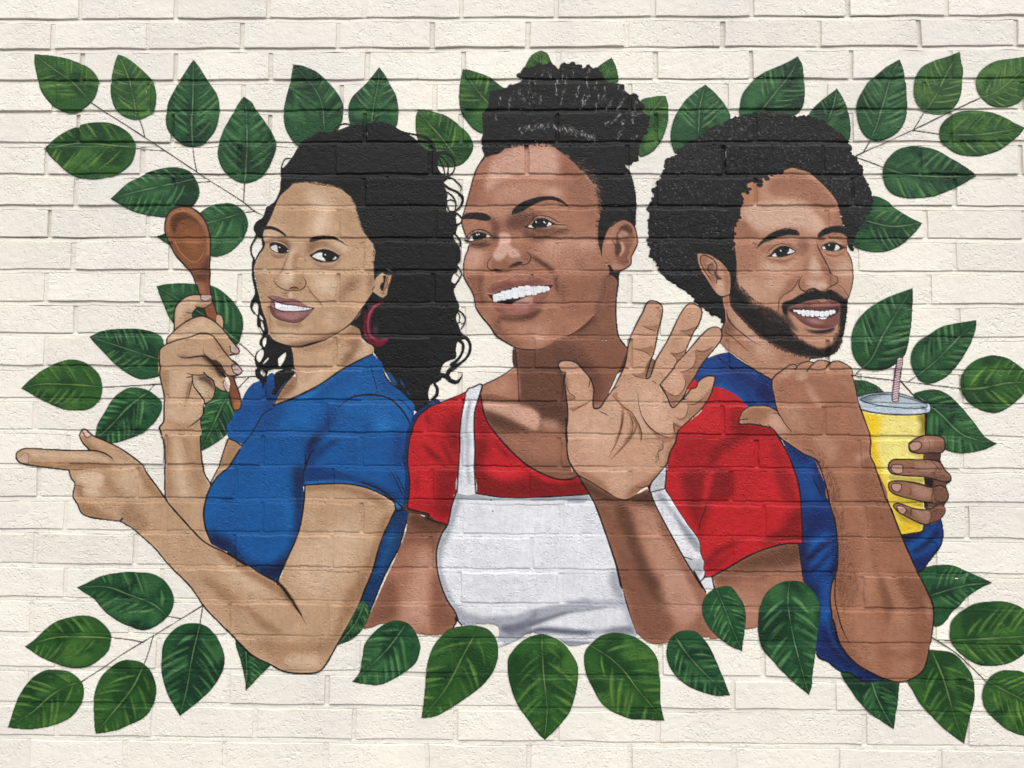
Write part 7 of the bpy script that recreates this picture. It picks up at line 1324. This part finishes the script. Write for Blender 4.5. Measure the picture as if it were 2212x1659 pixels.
# ---------------------------------------------------------------- pavement
tag(mesh_obj('pavement', [(-60, -60, 0), (60, -60, 0), (60, .3, 0), (-60, .3, 0)], [(0, 1, 2, 3)], pave_material()), kind='structure')
# ---------------------------------------------------------------- brick wall
wall = link(bpy.data.objects.new('brick_wall', None)); tag(wall, 'white painted brick wall carrying the mural of three people and leaves', 'wall')
XL, XR = -1.75, 2.8
def brick_geo(r, k):
    """one brick: wavy outline, rounded arris, body running back into the wall"""
    H = HEAD[r]; a, b = H[k], H[k+1]
    nx = 7
    def ex(c, s, y, ym): return c[0] + c[2]*(y - ym) + s*c[1]*.5 + .0005*math.sin(y*140 + c[3])
    x0, x1 = a[0] + a[1]*.5, b[0] - b[1]*.5
    xs = np.linspace(x0, x1, nx)
    yt = bed_low(r-1, xs); yb = bed(r, xs)
    ymid = float((yt.mean() + yb.mean()) / 2)
    ring = []
    for i in range(nx): ring.append((xs[i], yt[i]))
    ring.append((ex(b, -1, ymid, ymid), ymid))
    for i in range(nx - 1, -1, -1): ring.append((xs[i], yb[i]))
    ring.append((ex(a, 1, ymid, ymid), ymid))
    ring = np.array(ring); c = np.array([(x0 + x1)/2, ymid])
    for i, s in ((0, 1), (2*nx, 1)): ring[i, 0] = ex(a, 1, ring[i, 1], ymid)
    for i in (nx - 1, nx + 1): ring[i, 0] = ex(b, -1, ring[i, 1], ymid)
    o, tx, ty, _ = brick_rand(r, k)
    fz = lambda P: o + tx*(P[:, 0] - c[0]) + ty*(P[:, 1] - c[1])
    def inset(d): 
        Q = ring.copy(); Q[:, 0] += np.sign(c[0] - Q[:, 0]) * np.where(np.abs(c[0] - Q[:, 0]) > .09, d, 0); Q[:, 1] += np.sign(c[1] - Q[:, 1]) * np.where(np.abs(c[1] - Q[:, 1]) > .005, d, 0); return Q
    rings = [(inset(.0010), None), (inset(.0010), RAD*.9), (inset(RAD*.35 + .0009), RAD*.9*.3), (inset(RAD + .0008), .0003)]
    V, Fc = [], []; n = len(ring)
    for Q, dz in rings:
        z = np.full(n, -.045) if dz is None else fz(Q) - dz
        V += [(q[0], -zz, Z0 - q[1]) for q, zz in zip(Q, z)]
    for j in range(3):
        for i in range(n): Fc.append((j*n + i, j*n + (i+1) % n, (j+1)*n + (i+1) % n, (j+1)*n + i))
    # flat front as a strip between upper and lower edge
    t = 3*n
    Fc.append((t + n-1, t + 0, t + 1, t + 2*nx - 1, t + 2*nx))
    for i in range(1, nx - 2): Fc.append((t + i, t + i + 1, t + 2*nx - i - 1, t + 2*nx - i))
    Fc.append((t + nx - 2, t + nx - 1, t + nx, t + nx + 1, t + nx + 2))
    return V, [f[::-1] for f in Fc]
_corn = to_wall(np.array([[0, 0], [2500, 0], [2500, 1875], [0, 1875]], float))
def in_frame(x0, x1, y0, y1):
    P = np.array([[x0, y0], [x1, y0], [x1, y1], [x0, y1]]); P3 = np.concatenate([P, np.zeros((4, 1))], 1) - CAM
    q = P3 @ ROT.T; u = 1250 + FOC*q[:, 0]/q[:, 2]; v = 937.5 + FOC*q[:, 1]/q[:, 2]
    return u.max() > 0 and u.min() < 2500 and v.max() > 0 and v.min() < 1875
RV, RF = [], []; nb = 0
for r in range(RMIN, RMAX + 1):
    for k in range(len(HEAD[r]) - 1):
        x0, x1 = HEAD[r][k][0], HEAD[r][k+1][0]
        if x1 < XL or x0 > XR: continue
        y0, y1 = float(bed_low(r-1, x0)), float(bed(r, x1))
        if y1 > Z0 - .001 or y0 < -1.0: continue
        V, Fc = brick_geo(r, k)
        if in_frame(x0 + .006, x1 - .006, y0, y1) and nb < 300:
            mesh_obj('brick', V, Fc, MAT_BRICK, wall); nb += 1
        else:
            b0 = len(RV); RV += V; RF += [tuple(i + b0 for i in f) for f in Fc]
tag(mesh_obj('brick_surround', RV, RF, MAT_BRICK, wall), kind='stuff')
# mortar: one sheet struck back between the courses (fine strips so each bed slopes outwards)
MV, MF = [], []
for r in range(RMIN, RMAX + 1):
    mx_ = np.array([c[0] + t for c in HEAD[r] for t in (-.1, -.07, -.045, -.02, .02, .045, .07, .1)]); jd = np.array([c[4] for c in HEAD[r] for _ in range(8)])
    ok_ = (mx_ > XL - .1) & (mx_ < XR + .1); mx_, jd = mx_[ok_], jd[ok_]; mx_ = np.maximum.accumulate(mx_)
    dr = DEEP(r) * (1 + .30*np.sin(mx_*9 + r*2.3) * np.sin(mx_*21 + r*5.1) + .15*np.sin(mx_*57 + r)); jw = bed_low(r, mx_) - bed(r, mx_)
    rows = [(bed_low(r-1, mx_) - .0004, -.0026*dr), (bed_low(r-1, mx_) + .0006, -.0054*dr*jd), (bed(r, mx_) - .0009, -.0054*dr*jd), (bed(r, mx_) + .11*jw, -.0056*dr), (bed(r, mx_) + .30*jw, -.0027*dr), (bed_low(r, mx_) - .0004, -.0017*dr)]
    if rows[0][0].max() > Z0 + .03 or rows[0][0].min() < -1.1: continue
    b0 = len(MV); n = len(mx_)
    for y, h in rows: MV += [(x, -h_ + .0013, Z0 - yy) for x, yy, h_ in zip(mx_, y, h)]
    for j in range(5):
        for i in range(n - 1): MF.append((b0 + j*n + i, b0 + (j+1)*n + i, b0 + (j+1)*n + i + 1, b0 + j*n + i + 1))
mesh_obj('mortar', MV, MF, MAT_MORTAR, wall)
# solid core and coping behind the face
_bx = lambda x0, x1, y0, y1, z0, z1: ([(x0,y0,z0),(x1,y0,z0),(x1,y1,z0),(x0,y1,z0),(x0,y0,z1),(x1,y0,z1),(x1,y1,z1),(x0,y1,z1)], [(0,3,2,1),(4,5,6,7),(0,1,5,4),(1,2,6,5),(2,3,7,6),(3,0,4,7)])
mesh_obj('core', *_bx(XL + .06, XR - .06, .047, .25, 0.0, Z0 + .93), MAT_MORTAR, wall)
# ---------------------------------------------------------------- the mural: paint film that follows every brick and joint
PITCH = float(globals().get('PITCH_OVERRIDE', .00155))
GX0, GY0 = _corn[:, 0].min() - .03, _corn[:, 1].min() - .02
GX1, GY1 = _corn[:, 0].max() + .05, _corn[:, 1].max() + .02
NX, NY = int((GX1 - GX0) / PITCH), int((GY1 - GY0) / PITCH)
SS = 2; PX = PITCH / SS
def T_wall(q):
    w = to_wall(q); return np.stack([(w[:, 0] - GX0) / PX, (w[:, 1] - GY0) / PX], 1)
_s = to_wall(np.array([[1200., 937.], [1300., 937.]])); UNIT = (_s[1, 0] - _s[0, 0]) / 100 / PX
canvas(NX*SS, NY*SS, T_wall, UNIT, (236, 231, 222))
paint_all()
img = G_.img
# dry, patchy brushwork: mottling of the coat itself
for cell, amp, sd in ((60, .014, 1), (16, .014, 2), (5, .010, 3)):
    img *= (1 + amp * vnoise(G_.H, G_.W, cell * UNIT, sd))[..., None]
for cell, amp, sd in ((5, .009, 4), (3, .008, 5)):      # roller and brush drag, slightly off vertical
    n_ = vnoise(G_.H // 7 + 1, G_.W + G_.H // 9, cell * UNIT, sd); n_ = np.repeat(n_, 7, 0)[:G_.H]
    img *= (1 + amp * np.stack([n_[q, q // 9: q // 9 + G_.W] for q in range(G_.H)]))[..., None]
lin = np.clip(img, 0, 255) / 255.0
lin = np.where(lin <= .04045, lin / 12.92, ((lin + .055) / 1.055) ** 2.4).astype(np.float32)
LIGHT = np.array([1.36, 1.36, 1.35], np.float32)                    # study colours were read off the lit wall; divide by its light level to get the paint's own colour
lin = np.maximum((lin - .004) / LIGHT, .005)
# vertex colours: mean of the four canvas pixels round each grid vertex, lightly sharpened
vc = np.zeros((NY + 1, NX + 1, 3), np.float32)
pad = np.pad(lin, ((1, 1), (1, 1), (0, 0)), mode='edge')
vc[:] = (pad[0::2, 0::2][:NY+1, :NX+1] + pad[1::2, 0::2][:NY+1, :NX+1] + pad[0::2, 1::2][:NY+1, :NX+1] + pad[1::2, 1::2][:NY+1, :NX+1]) * .25
bl = np.stack([box(vc[..., i], 1) for i in range(3)], -1)
vc = np.clip(vc + .55 * (vc - bl), .006, 1.0)
lab = G_.lab[1::2, 1::2][:NY, :NX]
gx = GX0 + np.arange(NX + 1) * PITCH; gy = GY0 + np.arange(NY + 1) * PITCH
used = np.zeros((NY + 1, NX + 1), bool); c_ = lab > 0
used[:-1, :-1] |= c_; used[1:, :-1] |= c_; used[:-1, 1:] |= c_; used[1:, 1:] |= c_
YY, XX = np.nonzero(used)
hh = np.zeros((NY + 1, NX + 1), np.float32)
lift = np.full((NY + 1, NX + 1), .0011, np.float32)          # the coat feathers out to nothing at its edge
z_ = lab == 0; lift[:-1, :-1][z_] = .0002; lift[1:, :-1][z_] = .0002; lift[:-1, 1:][z_] = .0002; lift[1:, 1:][z_] = .0002
hh[YY, XX] = wall_height(gx[XX], gy[YY]) + lift[YY, XX]
def film(name, mask, parent, origin):
    ys, xs = np.nonzero(mask)
    if len(ys) < 3: return None
    y0, x0, y1, x1 = ys.min(), xs.min(), ys.max() + 1, xs.max() + 1
    idx = np.full((y1 - y0 + 1, x1 - x0 + 1), -1, np.int32)
    a = ys - y0; b = xs - x0
    for dy in (0, 1):
        for dx in (0, 1): idx[a + dy, b + dx] = 0
    vy, vx = np.nonzero(idx == 0); idx[vy, vx] = np.arange(len(vy))
    Y, X = vy + y0, vx + x0
    co = np.stack([gx[X] - origin[0], -hh[Y, X] - origin[1], Z0 - gy[Y] - origin[2]], 1).astype(np.float32)
    quads = np.stack([idx[a, b], idx[a + 1, b], idx[a + 1, b + 1], idx[a, b + 1]], 1).astype(np.int32)
    me = bpy.data.meshes.new(name); n = len(quads)
    me.vertices.add(len(co)); me.vertices.foreach_set('co', co.ravel())
    me.loops.add(n*4); me.loops.foreach_set('vertex_index', quads.ravel())
    me.polygons.add(n); me.polygons.foreach_set('loop_start', np.arange(0, n*4, 4, dtype=np.int32))
    me.polygons.foreach_set('use_smooth', np.ones(n, bool))
    at = me.color_attributes.new('paint', 'FLOAT_COLOR', 'POINT')
    at.data.foreach_set('color', np.concatenate([vc[Y, X], np.ones((len(Y), 1), np.float32)], 1).ravel())
    me.materials.append(MAT_PAINT); me.update(calc_edges=True)
    o = bpy.data.objects.new(name, me)
    if parent is None: o.location = origin
    return link(o, parent)
def components(mask):
    ys, xs = np.nonzero(mask)
    if len(ys) == 0: return []
    y0, x0 = ys.min(), xs.min(); m = mask[y0:ys.max()+1, x0:xs.max()+1]
    L = np.where(m, np.arange(1, m.size + 1).reshape(m.shape), 0)
    while True:
        P = np.pad(L, 1); N_ = L
        for dy in (0, 1, 2):
            for dx in (0, 1, 2): N_ = np.maximum(N_, P[dy:dy+m.shape[0], dx:dx+m.shape[1]])
        N_ = np.where(m, N_, 0)
        if (N_ == L).all(): break
        L = N_
    out = []
    for v in np.unique(L[L > 0]):
        q = L == v
        if q.sum() >= 12:
            f = np.zeros_like(mask); f[y0:y0+m.shape[0], x0:x0+m.shape[1]] = q; out.append(f)
    return out
INFO = {
 'woman_blue': ('painted_person', 'painted woman in blue T-shirt with curly black hair, pointing and raising a spoon', 'painted person', 'people painted on the brick wall'),
 'woman_red': ('painted_person', 'painted woman in red shirt and white apron, hair in a bun, waving', 'painted person', 'people painted on the brick wall'),
 'man_blue': ('painted_person', 'painted bearded man with afro in dark blue shirt, pointing back with his thumb', 'painted person', 'people painted on the brick wall'),
 'spoon': ('painted_spoon', 'painted brown wooden spoon held upright by the woman in blue', 'painted spoon', None),
 'cup': ('painted_cup', 'painted yellow cup with grey lid and striped straw in the bearded man\'s hand', 'painted cup', None),
 'spray_TL': ('leaf_spray', 'painted green leaf spray above the wooden spoon, at upper left of the mural', 'leaf spray', 'leaf sprays painted at the sides'),
 'spray_ML': ('leaf_spray', 'painted green leaf spray behind the hand that holds the wooden spoon', 'leaf spray', 'leaf sprays painted at the sides'),
 'spray_BL': ('leaf_spray', 'painted green leaf spray below the forearm of the pointing woman in blue', 'leaf spray', 'leaf sprays painted at the sides'),
 'spray_TR': ('leaf_spray', 'painted green leaf spray to the right of the bearded man\'s afro', 'leaf spray', 'leaf sprays painted at the sides'),
 'spray_MR': ('leaf_spray', 'painted green leaf spray behind the yellow cup and its straw', 'leaf spray', 'leaf sprays painted at the sides'),
 'spray_BR': ('leaf_spray', 'painted green leaf spray beside the bearded man\'s elbow, at lower right', 'leaf spray', 'leaf sprays painted at the sides'),
 'leaf_under_elbow': ('leaf', 'painted green leaf pointing down under the elbow of the woman in blue'),
 'leaf_hair_left': ('leaf', 'large painted leaf above the left side of the curly-haired woman\'s head'),
 'leaf_hair_mid': ('leaf', 'painted upright leaf above the middle of the curly-haired woman\'s head'),
 'leaf_hair_right': ('leaf', 'painted leaf half under the curls at the right of the woman in blue'),
 'leaf_bun_left': ('leaf', 'painted leaf on the left of the waving woman\'s bun'),
 'leaf_bun_top': ('leaf', 'small painted leaf tip peeping over the top left of the bun'),
 'leaf_bun_right': ('leaf', 'small painted leaf tip peeping over the top right of the bun'),
 'leaf_bun_side': ('leaf', 'painted leaf at the right side of the bun, towards the afro'),
 'leaf_afro_left': ('leaf', 'painted broad leaf at the upper left of the man\'s afro'),
 'leaf_afro_top': ('leaf', 'painted large leaf standing above the top of the man\'s afro'),
 'leaf_afro_right': ('leaf', 'small painted pointed leaf at the upper right of the man\'s afro'),
 'leaf_cheek': ('leaf', 'painted leaf pointing right from the afro beside the man\'s eye'),
 'leaf_under_arm': ('leaf', 'painted leaf pointing down from under the bearded man\'s elbow'),
 'leaf_blue_gap': ('leaf', 'slim painted leaf between the elbow of the woman in blue and her shirt'),
 'leaf_row1': ('leaf', 'dark painted leaf below the apron wearer\'s left-hand arm, leftmost of the bottom row'),
 'leaf_row2': ('leaf', 'large painted leaf at the lower left corner of the white apron'),
 'leaf_row3': ('leaf', 'large painted leaf pointing straight down under the middle of the white apron'),
 'leaf_row4': ('leaf', 'large painted leaf at the lower right corner of the white apron'),
 'leaf_row5': ('leaf', 'dark painted leaf just below the elbow of the waving arm'),
 'leaf_row6': ('leaf', 'small dark painted leaf between the waving forearm and the red sleeve\'s arm'),
 'leaf_row7': ('leaf', 'largest dark ribbed painted leaf, left of the bearded man\'s elbow'),
}
SPLIT = {'eyebrow', 'nail', 'nail2', 'stem'}
FLAT = {'arm', 'hand', 'apron_strap'}            # third key only tells repeats apart: these are parts, not sub-parts
NICE = {'eye2': 'eye', 'nail': 'fingernail', 'nail2': 'fingernail'}
NAIL_OF = {('woman_blue', 'nail'): ('woman_blue', 'hand', 'pointing'), ('woman_blue', 'nail2'): ('woman_blue', 'hand', 'spoon'), ('man_blue', 'nail'): ('man_blue', 'hand', 'cup')}
roots, made = {}, {}
order = sorted(range(1, len(G_.parts)), key=lambda i: 0 if (G_.parts[i][2] is None or G_.parts[i][1] in FLAT and 'nail' not in str(G_.parts[i][2]) or G_.parts[i][1] == 'leaf') else 1)
for th in dict.fromkeys(p[0] for p in G_.parts[1:]):
    ids = [i for i, p in enumerate(G_.parts) if p and p[0] == th]
    ys, xs = np.nonzero(np.isin(lab, ids))
    if len(ys) == 0: continue
    inf = INFO[th]
    org = (float((gx[xs.min()] + gx[xs.max()]) / 2), 0.0, float(Z0 - gy[ys.max()]))
    if len(inf) == 2: roots[th] = (None, org)
    else:
        e = link(bpy.data.objects.new(inf[0], None)); e.location = org; e.empty_display_size = .05
        tag(e, inf[1], inf[2], inf[3]); roots[th] = (e, org)
for i in order:
    th, p, sub = G_.parts[i]
    mask = lab == i
    if not mask.any() or th not in roots: continue
    root, org = roots[th]
    if p is None:
        o = film('leaf', mask, None, org); tag(o, INFO[th][1], 'painted leaf', 'single leaves painted around the three people'); continue
    if p == 'leaf' or sub is None or (p in FLAT and 'nail' not in str(sub)):
        for mk in (components(mask) if p in SPLIT else [mask]): o = film(p, mk, root, org); made[(th, p, sub)] = o
    else:
        par = made.get(NAIL_OF.get((th, sub), (th, p, None)))
        nm = NICE.get(sub, sub)
        if par is None: par = root
        for mk in (components(mask) if sub in SPLIT else [mask]): film(nm, mk, par, org)
